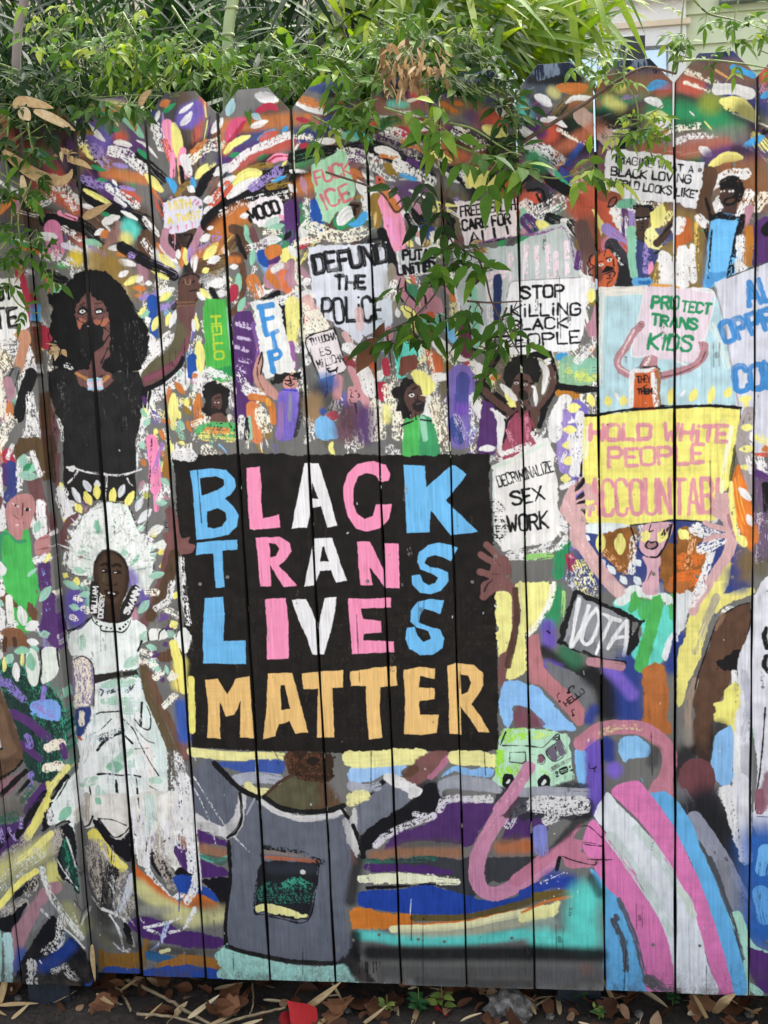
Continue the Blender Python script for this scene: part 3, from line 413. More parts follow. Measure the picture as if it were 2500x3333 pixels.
b('6fae8c', '330 660 370 610 480 620 490 740 440 810 380 760', wob=2); b('c0583c', '365 580 420 570 430 630 390 660'); s('k', 12, '370 600 380 655 430 630'); s('k', 14, '480 600 490 740'); s('k', 12, '220 530 290 620'); b('y', '140 530 200 520 290 600 270 640 200 620', wob=4); b('w', '90 560 110 530 140 580 120 620 95 600'); b('7cb8e2', '500 680 550 660 610 740 630 810 600 840 550 800', wob=2); b('b58087', '10 720 50 690 80 760 60 830 20 860', wob=3); s('cfd6df', 90, '20 500 30 640', dry=.15)
b('T', '100 850 180 810 240 850 330 850 330 940 200 1100 120 1140 90 1000', wob=4, op=.95); b('7c4a40', '130 1030 200 960 280 950 260 1060 180 1100 130 1090', wob=7); b('c4653f', '340 850 380 860 480 980 520 1080 470 1110 400 1060', wob=3); b('9a3f37', '370 740 440 740 430 800 380 790'); b('w', '390 810 480 800 550 860 520 930 450 900', wob=5); d('w', 60, '580 890 640 960 710 980'); c('w', 70, '430 1140 520 1120', .2); c('f', 120, '340 900 380 1100', .5); c('f', 100, '560 960 650 1060', .55)
s('r', 60, '10 1000 20 1090'); b('r', '-20 1180 20 1190 30 1280 0 1330 -40 1300'); c('f', 100, '40 1240 60 1400', .42); a('y', 70, '20 1400 20 1500', .8); c('f', 100, '110 1400 130 1640', .4)
s('6a2f48', 130, '660 500 700 650 720 900', dry=.08, bris=.1); c('d5cf9a', 70, '600 500 600 660', .42); d('o', 60, '580 420 610 480'); s('e5dde2', 150, '680 260 700 500', dry=.2); c('a86aa8', 20, '680 300 690 560', .4)
p('bcc5c3', '600 30 1110 0 1300 -110 1440 -180 1560 -210 1660 40 1690 330 1150 320 1060 420 1060 620 980 800 830 850 640 500', wob=2.5, op=.96)
for q in ('1090 80 1100 300', '1225 0 1215 330', '1315 10 1330 300', '1410 0 1430 300', '1570 -20 1590 280', '1480 60 1490 300', '910 260 1050 220 930 330', '900 340 920 700'): c('b583b8', 16, q, .42); c('f0d9e2', 44, q, .4)
b('2a3560', '945 290 975 250 1010 270 1015 430 1000 600 960 680 940 560', wob=1.5); b('t', '745 370 770 340 800 360 820 560 830 800 800 880 770 860 750 700', wob=2); s('k', 16, '735 300 745 430'); s('k', 14, '745 520 725 600 745 760'); b('4f3a30', '750 240 820 210 850 260 800 340 750 320', wob=3); s('k', 14, '800 240 850 230 840 280 790 330'); s('k', 22, '755 890 890 930 920 970', chalk=.3); b('e0dfe0', '830 850 930 830 880 700 850 690', op=.7)
# STOP KILLING BLACK PEOPLE
p('ecebec', '1060 420 1090 320 1170 300 1700 270 1750 270 1770 300 1715 780 1660 900 1200 935 960 950 960 880 1060 740', wob=2)
s('8f8c92', 5, '1060 420 1090 320 1170 300 1700 270'); tx('17171a', 22, 'STOP', 1185, 450, 1550, 435, 105, .02, .03); tx('17171a', 20, 'KiLLiNG', 1095, 610, 1690, 590, 108, .04, .03); tx('17171a', 20, 'BLACK', 1085, 725, 1580, 705, 95, .02, .03); tx('17171a', 22, 'PEOPLE', 1010, 880, 1690, 835, 112, .02, .03)
# the figure under it
a('625a48', 230, '960 1050 1020 1200', .9); a('625a48', 180, '1330 1250 1400 1080', .9); s('k', 80, '960 960 850 1130', dry=.2); b('59403a', '960 900 1010 900 960 1010 870 1190 1090 1380 1130 1440 1050 1480 1000 1430 830 1250 810 1190 900 1060', wob=2); b('59403a', '1270 940 1400 890 1430 940 1480 1100 1500 1200 1430 1330 1340 1450 1330 1560 1270 1580 1250 1430 1360 1330 1430 1200 1420 1060 1380 970', wob=2)
s('k', 36, '870 1190 980 1290 1120 1400', bris=0); s('k', 30, '800 1180 830 1280 960 1400 1040 1450'); s('k', 30, '1430 920 1480 1080 1505 1200 1430 1330 1360 1420', bris=0); s('k', 40, '1390 1410 1340 1560', bris=0); s('k', 40, '1250 940 1330 940 1390 960', bris=0); s('k', 22, '1000 910 960 1000 880 1110 860 1200')
b('1f1e1e', '1040 1100 1080 980 1180 940 1290 960 1340 1060 1320 1160 1250 1180 1200 1120 1140 1120 1110 1200 1060 1210 1030 1160', wob=5, var=.3); b('5f4640', '1120 1160 1170 1100 1240 1110 1280 1180 1270 1250 1240 1330 1200 1340 1130 1290 1110 1220'); b('2b2624', '1160 1290 1190 1240 1240 1260 1250 1310 1210 1340', wob=2); s('w', 22, '1282 1214 1284 1216'); s('k', 12, '1260 1190 1290 1190'); b('w', '1122 1185 1140 1175 1160 1185 1140 1195'); b('w', '1205 1198 1222 1190 1240 1198 1222 1206'); s('k', 12, '1140 1185 1142 1186'); s('k', 12, '1221 1198 1223 1199'); s('k', 8, '1125 1160 1160 1165'); s('k', 8, '1205 1165 1235 1170'); s('k', 8, '1180 1170 1175 1220 1200 1225')
b('593f3c', '1130 1350 1190 1330 1260 1340 1270 1450 1240 1560 1190 1500 1130 1430', wob=1.5); b('9a4a5c', '1110 1450 1160 1420 1170 1530 1200 1550 1230 1420 1260 1460 1300 1600 1310 1900 1000 1900 1040 1640 1060 1520', wob=2, var=.25); c('c47f92', 60, '1090 1500 1110 1700', .5); c('c47f92', 50, '1240 1500 1260 1700', .52); s('k', 18, '1150 1430 1060 1520 1050 1660'); s('k', 18, '1250 1430 1270 1560 1310 1630'); s('k', 14, '1150 1500 1170 1560'); s('k', 24, '1210 1400 1212 1405'); s('k', 10, '1270 1270 1250 1350 1280 1400')
b('w', '1385 990 1430 965 1435 985 1390 1010'); b('w', '1395 1015 1435 1000 1435 1015 1400 1030'); d('w', 50, '1350 1010 1400 1090 1370 1270'); d('w', 40, '1300 1220 1310 1380'); b('y', '1040 1230 1110 1280 1135 1390 1080 1390 1050 1320', wob=4); d('w', 50, '1010 1200 1140 1330'); s('e0d8b0', 40, '930 1130 940 1250', dry=.2); d('o', 60, '930 1140 990 1130'); b('w', '750 1000 820 1000 870 1060 840 1130 800 1090', wob=4); b('w', '920 1410 990 1440 1050 1500 1020 1700 960 1700 980 1530', wob=2); s('k', 18, '1010 1560 1000 1700', chalk=.3)
b('a', '1490 940 1560 930 1580 1000 1510 980', wob=4); b('8fbf95', '1530 980 1660 960 1780 1000 1800 1200 1560 1200 1500 1150', wob=3, op=.85); c('d3dc6a', 60, '1590 1080 1750 1090', .48); s('k', 60, '1510 1215 1660 1240 1760 1235', bris=0); s('b5782f', 50, '1500 1270 1660 1290', dry=.1)
s('e4e2e0', 110, '1560 1340 1490 1470 1480 1640', chalk=.15); b('7b6cb8', '1570 1400 1660 1330 1760 1400 1740 1640 1700 2300 1640 2300 1560 1640', wob=3); d('y', 80, '1590 1400 1680 1390'); d('y', 80, '1560 1590 1650 1590'); c('w', 60, '1560 1380 1600 1500', .4); d('w', 30, '1590 1520 1640 1500')
# bearded figure in green
b('211f1f', '90 1260 140 1170 230 1150 290 1180 320 1260 260 1290 200 1300 210 1400 250 1480 190 1500 150 1420 110 1370', wob=7, var=.3); b('59413c', '190 1240 260 1190 320 1220 360 1300 350 1400 310 1460 240 1450 190 1370 170 1310'); b('262323', '250 1370 300 1330 350 1350 340 1410 290 1430 255 1400', wob=2); s('5a4a48', 12, '280 1365 320 1355'); b('y', '225 1100 270 1070 340 1090 430 1170 440 1220 420 1270 340 1300 310 1220 250 1150', wob=2); b('w', '210 1290 245 1275 260 1290 240 1305'); s('k', 12, '236 1290 240 1290'); s('k', 8, '205 1275 245 1265'); s('w', 10, '315 1290 340 1290'); s('k', 8, '285 1280 290 1325 270 1330'); s('k', 12, '240 1240 280 1220')
b('w', '360 1320 400 1290 410 1400 390 1440 430 1490 340 1490 310 1480 350 1420', wob=4); b('59413c', '230 1440 310 1450 280 1500 240 1510'); b('4fb15a', '170 1530 230 1495 310 1490 320 1900 170 1900', wob=2, var=.15); b('3d9460', '310 1490 400 1490 450 1560 470 1700 470 1900 320 1900', wob=2); s('8fc5a8', 60, '330 1500 350 1660', dry=.2); s('k', 16, '150 1550 250 1510'); s('k', 12, '270 1450 275 1500'); s('k', 14, '310 1500 410 1510'); s('k', 12, '150 1580 145 1640'); s('k', 10, '230 1430 240 1500'); d('k', 30, '180 1380 220 1490')
s('7a6ab4', 220, '660 1140 660 1640', dry=.1, bris=.3); s('4c4f94', 110, '680 1150 660 1400', dry=.2); a('7a52b8', 110, '670 1410', .9); s('3d4c8c', 100, '610 1520 640 1660', dry=.2); c('c0b4d0', 60, '620 1480 700 1640', .5); b('V', '850 1400 920 1370 980 1500 960 1680 940 1800 810 1800 820 1560', wob=2.5); d('w', 70, '790 1340 830 1480'); c('w', 70, '770 1300 780 1650', .45); s('8d7f66', 90, '430 1380 520 1640', dry=.2); c('f', 90, '430 1340 500 1640', .45)
T(1500, 250, S6)
tx('k', 18, 'FREE HEALTH', 0, 1205, 470, 1140, 95, .03, .04); tx('k', 18, 'CARE FOR', 18, 1325, 425, 1262, 95, .03, .04); tx('k', 20, 'ALL!', 80, 1450, 425, 1385, 110, .03, .03); c('8a5a8f', 16, '170 1430 300 1400 460 1370', .42)
c('8a5a8f', 20, '530 1370 700 1345 900 1310 990 1640', .42)
# ---- right crowd
T(1875, 700, S6)
a('4c4038', 200, '100 100 100 260', .7); s('V', 60, '10 440 30 330', dry=.3); s('D', 110, '300 260 420 420 450 600', chalk=.16); b('222124', '240 260 340 300 430 420 490 540 480 610 340 620 370 460 340 340', wob=5)
c('w', 30, '330 330 400 420', .55); b('c7613f', '150 350 260 290 320 330 360 430 350 540 300 625 200 625 140 540 120 430', wob=2); b('5a3a33', '140 440 200 430 240 500 210 560 150 560', op=.8, soft=3)
for q in ('120 380 95 420 120 460', '110 460 110 510 140 520', '140 340 110 370 120 410', '160 330 200 300 190 350', '200 330 250 300 240 350', '120 420 150 440 110 480'): s('k', 9, q)
b('w', '190 435 212 412 235 425 215 440'); s('k', 12, '211 426 213 428'); b('w', '262 395 285 372 308 382 288 400'); s('k', 12, '286 385 288 387'); s('k', 8, '190 405 230 395'); s('k', 9, '255 375 300 360'); b('k', '225 490 260 440 310 450 330 470 290 485 240 500', wob=1); b('9a5848', '230 500 300 480 330 470 300 530 250 520'); s('k', 9, '240 510 320 480'); s('k', 8, '310 480 335 500 310 540 260 545'); b('5a2c2c', '280 515 300 510 300 535 285 535'); s('k', 8, '300 545 310 560 270 590 265 640'); s('k', 8, '320 380 325 440')
# face with dark glasses
b('46362f', '520 20 610 20 630 60 610 200 570 225 530 200 515 100', wob=2); c('k', 40, '510 -70 620 -70 650 -50', .3); b('46362f', '520 -60 620 -60 625 30 515 30'); s('k', 22, '515 20 560 22 625 15'); s('w', 12, '520 42 535 40'); s('w', 12, '552 36 566 34'); s('w', 12, '590 30 602 28'); s('k', 8, '555 72 580 70'); b('k', '560 95 572 92 575 112 562 115'); s('k', 7, '550 130 600 130'); s('k', 10, '520 200 560 228 610 200')
b('3a4270', '515 230 570 235 620 210 680 330 720 330 700 420 620 540 520 540', wob=2); c('u', 60, '610 270 600 480', .42); c('k', 20, '680 330 720 310', .4); b('y', '640 0 690 -60 740 -80 760 -10 740 80 700 120 640 100', wob=4); c('f0e9a0', 110, '640 160 680 240', .3); c('f0e9a0', 70, '760 60 800 10', .45); s('46362f', 60, '840 60 760 170 700 240', bris=0); s('k', 14, '730 180 820 80')
b('857043', '650 560 680 420 760 260 850 210 940 20 1020 10 1080 130 1110 200 1060 600 940 620', wob=2, var=.2); b('c0602f', '870 120 930 30 980 40 1000 180 900 280 850 280', wob=4, op=.85); c('e8c05a', 30, '1040 60 1040 480', .5); c('e8c05a', 30, '740 350 680 560', .5); c('w', 110, '760 360 780 580', .22); c('w', 120, '930 320 900 590', .2); c('w', 50, '1000 270 1010 560', .28)
d('P', 40, '650 410 630 500'); s('t', 60, '470 340 500 520', dry=.1); b('5fa3d3', '490 545 630 540 640 600 500 620'); s('2a6aa8', 30, '550 580 620 580'); s('e0a24a', 36, '660 610 880 630'); c('w', 90, '890 60 880 110', .3); c('w', 60, '1060 20 1110 80', .3); b('6fb8ea', '1180 40 1390 30 1400 420 1320 540 1120 640 1100 570 1120 480', wob=1, soft=3); b('4f94cc', '1110 540 1160 490 1310 500 1200 590 1130 640', soft=2); c('k', 40, '1170 20 1260 5 1360 20', .3); s('k', 50, '1440 10 1380 240 1330 510', chalk=.3); s('k', 16, '1170 130 1140 540', chalk=.3); c('w', 90, '1430 210 1420 450', .32); s('b5752f', 70, '1500 130 1490 400', dry=.12); b('V', '1540 100 1580 30 1660 30 1700 380 1540 440', wob=3); b('k', '1600 120 1640 60 1680 60 1680 160 1620 170')
b('m', '120 900 180 760 190 1040 120 1060 80 960', wob=3); d('y', 70, '130 650 130 740'); s('t', 120, '20 1310 150 1300', dry=.15); c('d3dc6a', 90, '20 1380 140 1400', .45); s('k', 50, '0 1500 180 1500'); d('o', 50, '110 1180 160 1130'); c('w', 70, '20 1250 160 1080', .42); d('y', 50, '100 1560 150 1640')
# blue backdrop, PROTECT TRANS KIDS
p('b4d3da', '200 640 600 625 1190 640 1300 900 1380 1500 1400 1700 190 1700', wob=3, var=.14); s('e6e0d4', 70, '210 660 400 655 590 645', bris=.3); s('d8dfda', 40, '225 690 215 1000 215 1450', dry=.2); s('d4e4e2', 60, '1180 960 1250 1100 1300 1300', dry=.3)
p('e2d1da', '590 620 1000 630 1195 665 1120 1040 1030 1280 860 1250 480 1215 500 1060 560 790', wob=2); s('w', 12, '590 640 545 850 500 1060 478 1210 600 1220'); s('w', 12, '1000 630 1190 670 1130 1000 1020 1285 860 1260'); s('w', 26, '1010 635 1190 665', dry=.3)
tx('2f9160', 26, 'PRO', 650, 800, 880, 805, 115, .08, .03); tx('2f9160', 24, 'TECT', 905, 825, 1150, 850, 95, .1, .03); tx('2f9160', 26, 'TRANS', 645, 945, 1035, 985, 100, .06, .03); tx('2f9160', 30, 'KIDS', 620, 1150, 985, 1170, 140, .12, .02)
s('b5868c', 60, '560 945 500 1010 430 1130 355 1250 380 1330 440 1370 480 1390', bris=0); s('b5868c', 60, '740 1385 900 1345 1010 1305 1090 1230 1110 1130', bris=0); b('b5868c', '500 990 540 930 575 940 570 990 530 1010'); b('b5868c', '1060 1110 1090 1085 1120 1110 1125 1180 1080 1190'); s('6a4448', 7, '530 930 575 950'); s('6a4448', 7, '540 960 575 965'); s('6a4448', 7, '1065 1130 1060 1095'); s('6a4448', 7, '1090 1130 1085 1090'); s('6a4448', 8, '1115 1180 1060 1280 900 1360 740 1400'); c('e8d2d0', 14, '500 990 400 1180 360 1290 450 1360', .35); s('6a4448', 7, '550 1300 600 1220 600 1280'); b('b5868c', '560 1310 610 1215 690 1215 700 1310 640 1330'); c('f0dcd8', 26, '600 1290 640 1220', .4)
p('c9602f', '500 1345 690 1325 720 1400 720 1700 490 1700', wob=2); p('9a7048', '690 1310 720 1320 730 1700 690 1700'); c('w', 40, '480 1360 470 1640', .3); c('w', 44, '660 1370 690 1640', .35); s('w', 30, '500 1340 600 1345 690 1320', dry=.2); c('k', 14, '520 1320 700 1310 740 1400', .4); tx('1d1d20', 14, 'THEY', 530, 1445, 640, 1440, 60); s('k', 12, '580 1490 610 1462'); tx('1d1d20', 14, 'THEM', 530, 1545, 655, 1540, 50)
for q in ('120 1560 140 1640', '270 1580 280 1640', '410 1570 400 1640', '810 1630 830 1510', '1030 1510 990 1600', '1180 1490 1150 1620', '1320 1500 1290 1570'): d('efe27a', 62, q)
d('w', 26, '900 1560 940 1510'); d('w', 26, '340 1540 370 1600')
# ALL OPPRESSION CONNECTED sheet
p('cfd0da', '1190 580 1310 535 1660 400 1760 360 1790 1640 1750 2000 1560 2100 1540 1960 1390 1700 1330 1240 1270 900', wob=2); s('a8a2a4', 12, '1195 610 1270 900 1330 1250 1400 1640'); s('3a3a3c', 8, '1300 540 1660 400')
tx('3f86c6', 50, 'AL', 1495, 780, 1720, 720, 220, 0, .02); tx('3f86c6', 50, 'OPPR', 1290, 1100, 1720, 960, 190, 0, .04); tx('3f86c6', 56, 'CON', 1385, 1520, 1760, 1470, 230, 0, .02); d('efe27a', 60, '1420 1590 1510 1580'); d('efe27a', 40, '1465 1590 1462 1660')
s('k', 12, '730 1645 1370 1655')
# ---- DECRIMINALIZE sign and its surroundings
T(1550, 1325, 3.318)
s('u', 120, '960 80 930 400 950 650', dry=.1); c('w', 110, '880 60 850 300', .22); c('w', 90, '1110 80 1120 400 1060 700', .28); d('y', 90, '960 240 1070 240'); d('y', 90, '950 410 1050 400'); d('y', 90, '950 590 1060 560'); d('y', 90, '930 770 1000 770'); d('y', 70, '1000 20 1090 30'); c('w', 60, '930 860 1060 820', .3); c('w', 30, '1000 160 1060 150', .4); c('w', 30, '920 580 960 490', .4)
b('V', '60 -60 200 0 230 200 240 420 140 400 20 380 40 200', wob=3); b('w', '160 10 250 60 320 130 290 260 270 470 240 480 220 300 230 150', wob=3); s('k', 18, '310 130 320 200 290 380', chalk=.25); b('98495c', '290 560 330 300 340 200 430 60 470 120 520 60 560 60 600 250 560 400 400 500', wob=2, var=.2); c('c98496', 50, '340 260 420 440', .48); c('c98496', 40, '540 120 560 340', .5); b('w', '25 460 100 400 200 430 150 480'); c('w', 60, '280 500 420 460 560 400', .38); c('w', 60, '620 290 670 360', .4); c('w', 40, '170 540 260 560', .45)
p('e6e3df', '180 655 280 580 500 470 720 345 770 330 800 370 835 460 845 640 880 900 885 1200 900 1360 840 1440 560 1500 290 1565 200 1440 180 1000', wob=3); s('d5dfd2', 40, '190 650 400 560 780 380', dry=.25); s('d0dad6', 26, '185 700 185 1000 210 1440', dry=.2)
tx('17171a', 17, 'DECRIMINALIZE', 245, 860, 835, 690, 130, -.03, .03); tx('17171a', 26, 'SEX', 395, 1060, 735, 985, 160, 0, .03); tx('17171a', 26, 'WORK', 345, 1345, 775, 1300, 190, 0, .03)
# left hand of the yellow placard
c('w', 70, '900 1160 960 1250', .35); c('w', 90, '920 1300 990 1320', .35); s('d2a9a8', 115, '1010 1070 1020 1200 1080 1270 1060 1430 1170 1540 1260 1680', bris=.05); b('d2a9a8', '1000 860 1060 850 1080 1000 1050 1160 960 1190 900 1080', wob=2)
for q in ('1000 940 1080 830 1150 750', '1040 960 1130 880 1210 840', '1040 1020 1150 970 1250 960', '1040 1060 1150 1020 1240 1000', '1030 1090 1140 1070 1250 1085'): s('d2a9a8', 40, q, bris=0)
for q in ('1070 900 1130 820 1160 770', '1080 990 1180 920', '1090 1050 1200 1010', '1100 1110 1180 1130 1150 1150'): d('17171a', 44, q)
c('e8c8c0', 30, '960 1020 1060 1200 1070 1440 1200 1600', .55)
b('k', '1 1'); s('2f8f5b', 120, '960 1480 900 1640 880 1800', dry=.1); c('w', 110, '380 1600 640 1580 830 1500', .38); c('w', 80, '900 1500 960 1420', .36); s('8fc76a', 70, '560 1620 800 1600', dry=.3); b('a83347', '960 1600 1020 1575 1090 1640 1080 1760 1000 1760'); c('e8b0b0', 30, '1000 1600 1060 1640', .5)
# ---- yellow placard and its holder
T(1875, 1300, S6)
a('i', 420, '300 1350 1100 1450 900 1150', .95); a('i', 300, '200 1200 120 1500', .9); a('i', 260, '1330 1560 1250 1240', .8)
c('w', 90, '-20 330 20 620', .3)
p('efe57c', '75 160 110 130 180 140 430 100 850 70 1150 62 1420 75 1415 210 1390 380 1330 750 1220 830 1195 1040 1100 1050 850 1030 680 1060 470 1085 100 1060 60 1000 100 750 55 600 55 400', wob=3, var=.14)
s('k', 22, '80 135 200 130 430 90 850 65 1150 52 1420 70'); s('k', 12, '1420 80 1415 200'); s('k', 26, '1378 400 1330 700 1320 960', op=.9); s('k', 14, '45 540 40 660'); s('k', 10, '470 1085 700 1062 850 1040 1110 1055'); s('f6f2c8', 34, '90 250 80 500', dry=.3); s('f6f2c8', 36, '1340 240 1280 560 1250 800', dry=.25)
tx('dd93a0', 40, 'HOLD', 120, 345, 640, 345, 140, .02, .02); tx('dd93a0', 36, 'WHiTE', 755, 345, 1290, 365, 150, .06, .03); tx('dd93a0', 36, 'PEOPLE', 280, 575, 1095, 545, 165, 0, .03); tx('dd93a0', 38, 'ACCOUNTABL', 110, 995, 1290, 975, 330, 0, .02)
s('d2a9a8', 60, '95 760 110 830 150 850', bris=0); s('d2a9a8', 44, '10 930 90 920 140 940', bris=0); s('efe57c', 30, '100 900 140 880')
b('dfe6e6', '60 1110 100 1080 260 1070 420 1085 470 1105 360 1150 120 1160', wob=3); b('8f5c2c', '180 1200 240 1160 470 1100 520 1120 520 1350 430 1480 360 1480 250 1350', wob=4, var=.25); c('e8b080', 60, '240 1320 430 1480', .5); c('w', 60, '480 1480 500 1200', .42); d('y', 90, '380 1180 380 1320'); d('y', 80, '210 1170 210 1310')
b('8f5c2c', '870 1160 940 1090 1020 1110 1080 1200 1060 1280 1170 1340 1100 1480 1110 1560 940 1690 780 1660 720 1440 780 1260 860 1240', wob=5, var=.25); c('d8702f', 130, '920 1400 1060 1360', .42); c('d8702f', 130, '880 1560 1040 1530', .36); c('e8b080', 60, '1000 1200 960 1440', .52); d('y', 90, '900 1140 960 1190'); c('w', 80, '1010 1120 1220 1180', .36); c('w', 90, '1080 1290 1280 1200', .4); c('w', 70, '1160 1330 1060 1640', .36); d('w', 60, '1030 1090 1070 1080')
b('d4a8b2', '570 1100 640 1065 830 1070 800 1200 720 1340 660 1365 580 1340 540 1270 560 1180', wob=2); b('d4a8b2', '570 1350 720 1350 710 1500 720 1700 560 1700 610 1470', wob=2); s('k', 14, '825 1080 790 1210 710 1350 640 1360'); s('k', 10, '520 1260 560 1330 620 1360'); s('k', 12, '470 1100 510 1220'); b('y', '570 1150 610 1125 640 1150 640 1200 570 1240', wob=4); b('y', '700 1160 740 1135 780 1170 750 1240 700 1220', wob=4); s('k', 10, '645 1080 630 1140 665 1130'); b('a0797c', '600 1250 640 1225 690 1240 700 1270 650 1290 610 1270'); s('k', 16, '595 1260 620 1225 650 1235 690 1230 700 1265 655 1290 610 1280 595 1255'); s('6a4a5a', 8, '650 1480 580 1640'); c('k', 30, '740 1180 800 1090', .5)
for q in ('210 1390 240 1430', '280 1440 330 1500', '390 1530 430 1590', '510 1540 550 1590', '520 1390 550 1430', '60 1180 110 1210'): d('dfe6ea', 60, q)
c('y', 160, '40 1460 100 1620', .52); c('w', 100, '20 1500 160 1640', .56)
s('d2a9a8', 110, '20 1010 30 1200 120 1350 210 1480 310 1600 420 1700', bris=.05); c('e8c8c0', 30, '60 1250 200 1480 360 1640', .56)
s('d2a9a8', 90, '1260 860 1300 1000 1340 1180 1300 1350 1180 1540 1080 1720', bris=.05); b('d2a9a8', '1220 860 1280 820 1310 900 1330 1010 1260 1060 1220 980'); 
for q in ('1240 920 1225 820', '1250 940 1205 870', '1260 960 1195 910', '1250 1020 1190 980', '1280 1120 1180 1090 1110 1060', '1300 1180 1200 1180 1120 1210', '1290 890 1290 820'): s('d2a9a8', 40, q, bris=0)
c('a87880', 30, '1310 1000 1360 1160 1420 1260 1340 1420', .4); b('d0c77a', '1320 1410 1340 1440 1280 1660 1160 1660 1240 1520', wob=2)
s('a59a98', 110, '1490 120 1440 330 1450 480 1500 640 1520 760', bris=.15); s('3a3a3c', 7, '1440 200 1460 130 1500 120 1490 180 1520 150'); d('y', 60, '1440 240 1520 240'); d('y', 60, '1420 430 1520 420'); d('y', 46, '1430 580 1500 590'); d('w', 50, '1510 290 1530 360'); c('w', 40, '1480 500 1510 620', .4)
b('dd7a33', '1390 560 1430 640 1480 760 1520 930 1560 1090 1550 1230 1510 1320 1430 1180 1370 1040 1340 900 1340 720', wob=2, var=.2); 
for q in ('1370 680 1400 900 1450 1080', '1400 650 1420 860 1480 1060', '1350 780 1380 980 1440 1140'): s('f0b04a', 10, q, dry=.2)
d('w', 60, '1410 770 1500 860'); d('w', 60, '1480 1000 1520 1080'); s('y', 40, '1335 720 1340 900 1370 1080 1400 1200', dry=.1); b('y', '1380 1200 1410 1160 1460 1190 1480 1250 1450 1280 1390 1230')
a('7a6440', 150, '1480 1380 1420 1560', .9); a('i', 120, '1360 1500', .7); s('6a5470', 110, '1600 600 1600 1000 1600 1350', dry=.25); s('k', 60, '1640 740 1650 950', dry=.2); c('w', 80, '1590 520 1620 640', .36); c('y', 60, '1560 330 1660 360', .42); d('o', 60, '1620 430 1660 420'); s('V', 70, '1570 640 1660 680', dry=.3); c('cdb8c8', 60, '1580 1000 1580 1400', .55); a('d', 150, '1600 1450', .7); d('o', 60, '1540 1100 1560 1240'); s('R', 40, '1560 480 1660 480', dry=.4)
b('dfe6e6', '430 1640 500 1600 560 1620 620 1640 640 1700 430 1700')
# ---- black poster
T(500, 1425, 1.4426)
p('1b1816', '90 95 200 80 400 72 700 78 1000 75 1180 85 1400 78 1570 72 1585 300 1600 600 1612 900 1620 1200 1615 1460 1560 1475 1200 1470 800 1478 500 1470 180 1452 150 1000 120 500', wob=3, var=.3)
c('332d28', 300, '200 900 1500 900', .7); c('191716', 300, '200 400 1500 400', .6); c('2c2824', 300, '300 1300 1500 1250', .68)
rp_ = np.random.default_rng(43)
for i in range(120):                                                  # brushed and worn black of the poster
    x = rp_.uniform(130, 1590); y = rp_.uniform(90, 1400); c(('332b25', '100e0c', '3d342c')[i % 3], rp_.uniform(3, 9), '%f %f %f %f' % (x, y, x + rp_.normal(0, 4), y + rp_.uniform(30, 160)), .56, op=.8)
LB, LP, LW, LY = '6db5e4', 'f291b4', 'e6e4e4', 'e8bd78'
K = dict(wob=1.0, soft=.5, var=.05)
p(LB, '170 155 270 140 340 150 378 190 385 225 365 260 335 285 375 320 398 365 392 415 350 455 280 470 200 478 190 330 182 240', hole='217 190 290 178 328 195 330 220 300 245 225 270', **K); p('1b1816', '248 345 300 330 335 350 342 385 320 415 280 425 252 420', **K)
p(LP, '435 140 498 133 505 190 505 300 512 378 588 358 595 420 520 428 450 428 442 300', **K)
p(LW, '708 118 775 118 815 250 862 412 815 420 785 320 740 330 720 420 648 425 660 350', hole='742 205 772 285 738 285', **K)
p(LP, '1103 200 1062 208 1040 175 1000 165 960 180 938 240 936 310 950 350 990 380 1028 368 1042 310 1117 310 1105 380 1060 425 1000 440 950 425 910 370 892 300 890 230 910 165 955 120 1030 108 1090 125 1110 165', **K)
p(LB, '1172 125 1235 128 1275 128 1280 230 1395 128 1415 128 1470 170 1372 292 1460 380 1522 440 1460 448 1395 455 1300 340 1295 440 1188 445 1182 300', **K)
p(LB, '200 492 300 482 390 478 390 522 322 530 325 620 332 700 290 705 285 620 280 540 198 550', **K)
p(LP, '478 468 590 462 640 490 648 530 620 575 590 600 630 640 672 692 610 700 585 660 548 600 552 695 500 697 490 590', hole='542 492 575 495 590 520 575 552 548 560', **K)
p(LW, '752 472 838 468 870 570 905 668 855 680 832 620 780 625 755 692 708 697 725 610', hole='790 512 800 510 822 580 778 582', **K)
p(LP, '955 488 1015 485 1085 630 1085 495 1150 495 1152 600 1155 705 1085 705 1010 600 1028 690 970 692 960 590', **K)
p(LB, '1428 515 1395 580 1360 560 1320 550 1285 562 1272 585 1300 605 1340 610 1380 630 1385 670 1350 715 1300 732 1250 725 1215 690 1210 645 1250 640 1262 675 1290 690 1320 680 1335 655 1300 635 1250 615 1238 580 1245 535 1290 500 1340 490 1390 500', **K)
p(LB, '238 752 325 745 332 830 325 955 370 952 430 950 434 1062 330 1060 232 1058 230 900', **K); p(LP, '522 755 620 750 632 870 635 1035 530 1040 532 900', **K)
p(LW, '648 758 715 755 740 800 772 892 800 750 858 745 850 820 828 920 800 1015 745 1018 720 940 680 850', **K)
p(LP, '910 752 1010 755 1112 750 1115 795 1060 798 972 800 982 850 1068 858 1068 912 985 920 985 950 1050 952 1128 955 1128 1005 1040 1010 930 1015 922 900', **K)
p(LB, '1362 762 1345 825 1310 812 1270 800 1250 825 1245 865 1290 885 1345 900 1362 940 1355 985 1310 1015 1250 1018 1200 990 1180 940 1190 890 1225 885 1240 930 1268 958 1300 940 1290 905 1235 890 1205 860 1205 810 1240 768 1300 755', **K)
p(LY, '240 1135 300 1130 345 1205 385 1130 448 1120 455 1200 470 1410 405 1405 408 1230 380 1300 338 1308 310 1230 312 1400 315 1412 252 1405 255 1250', **K)
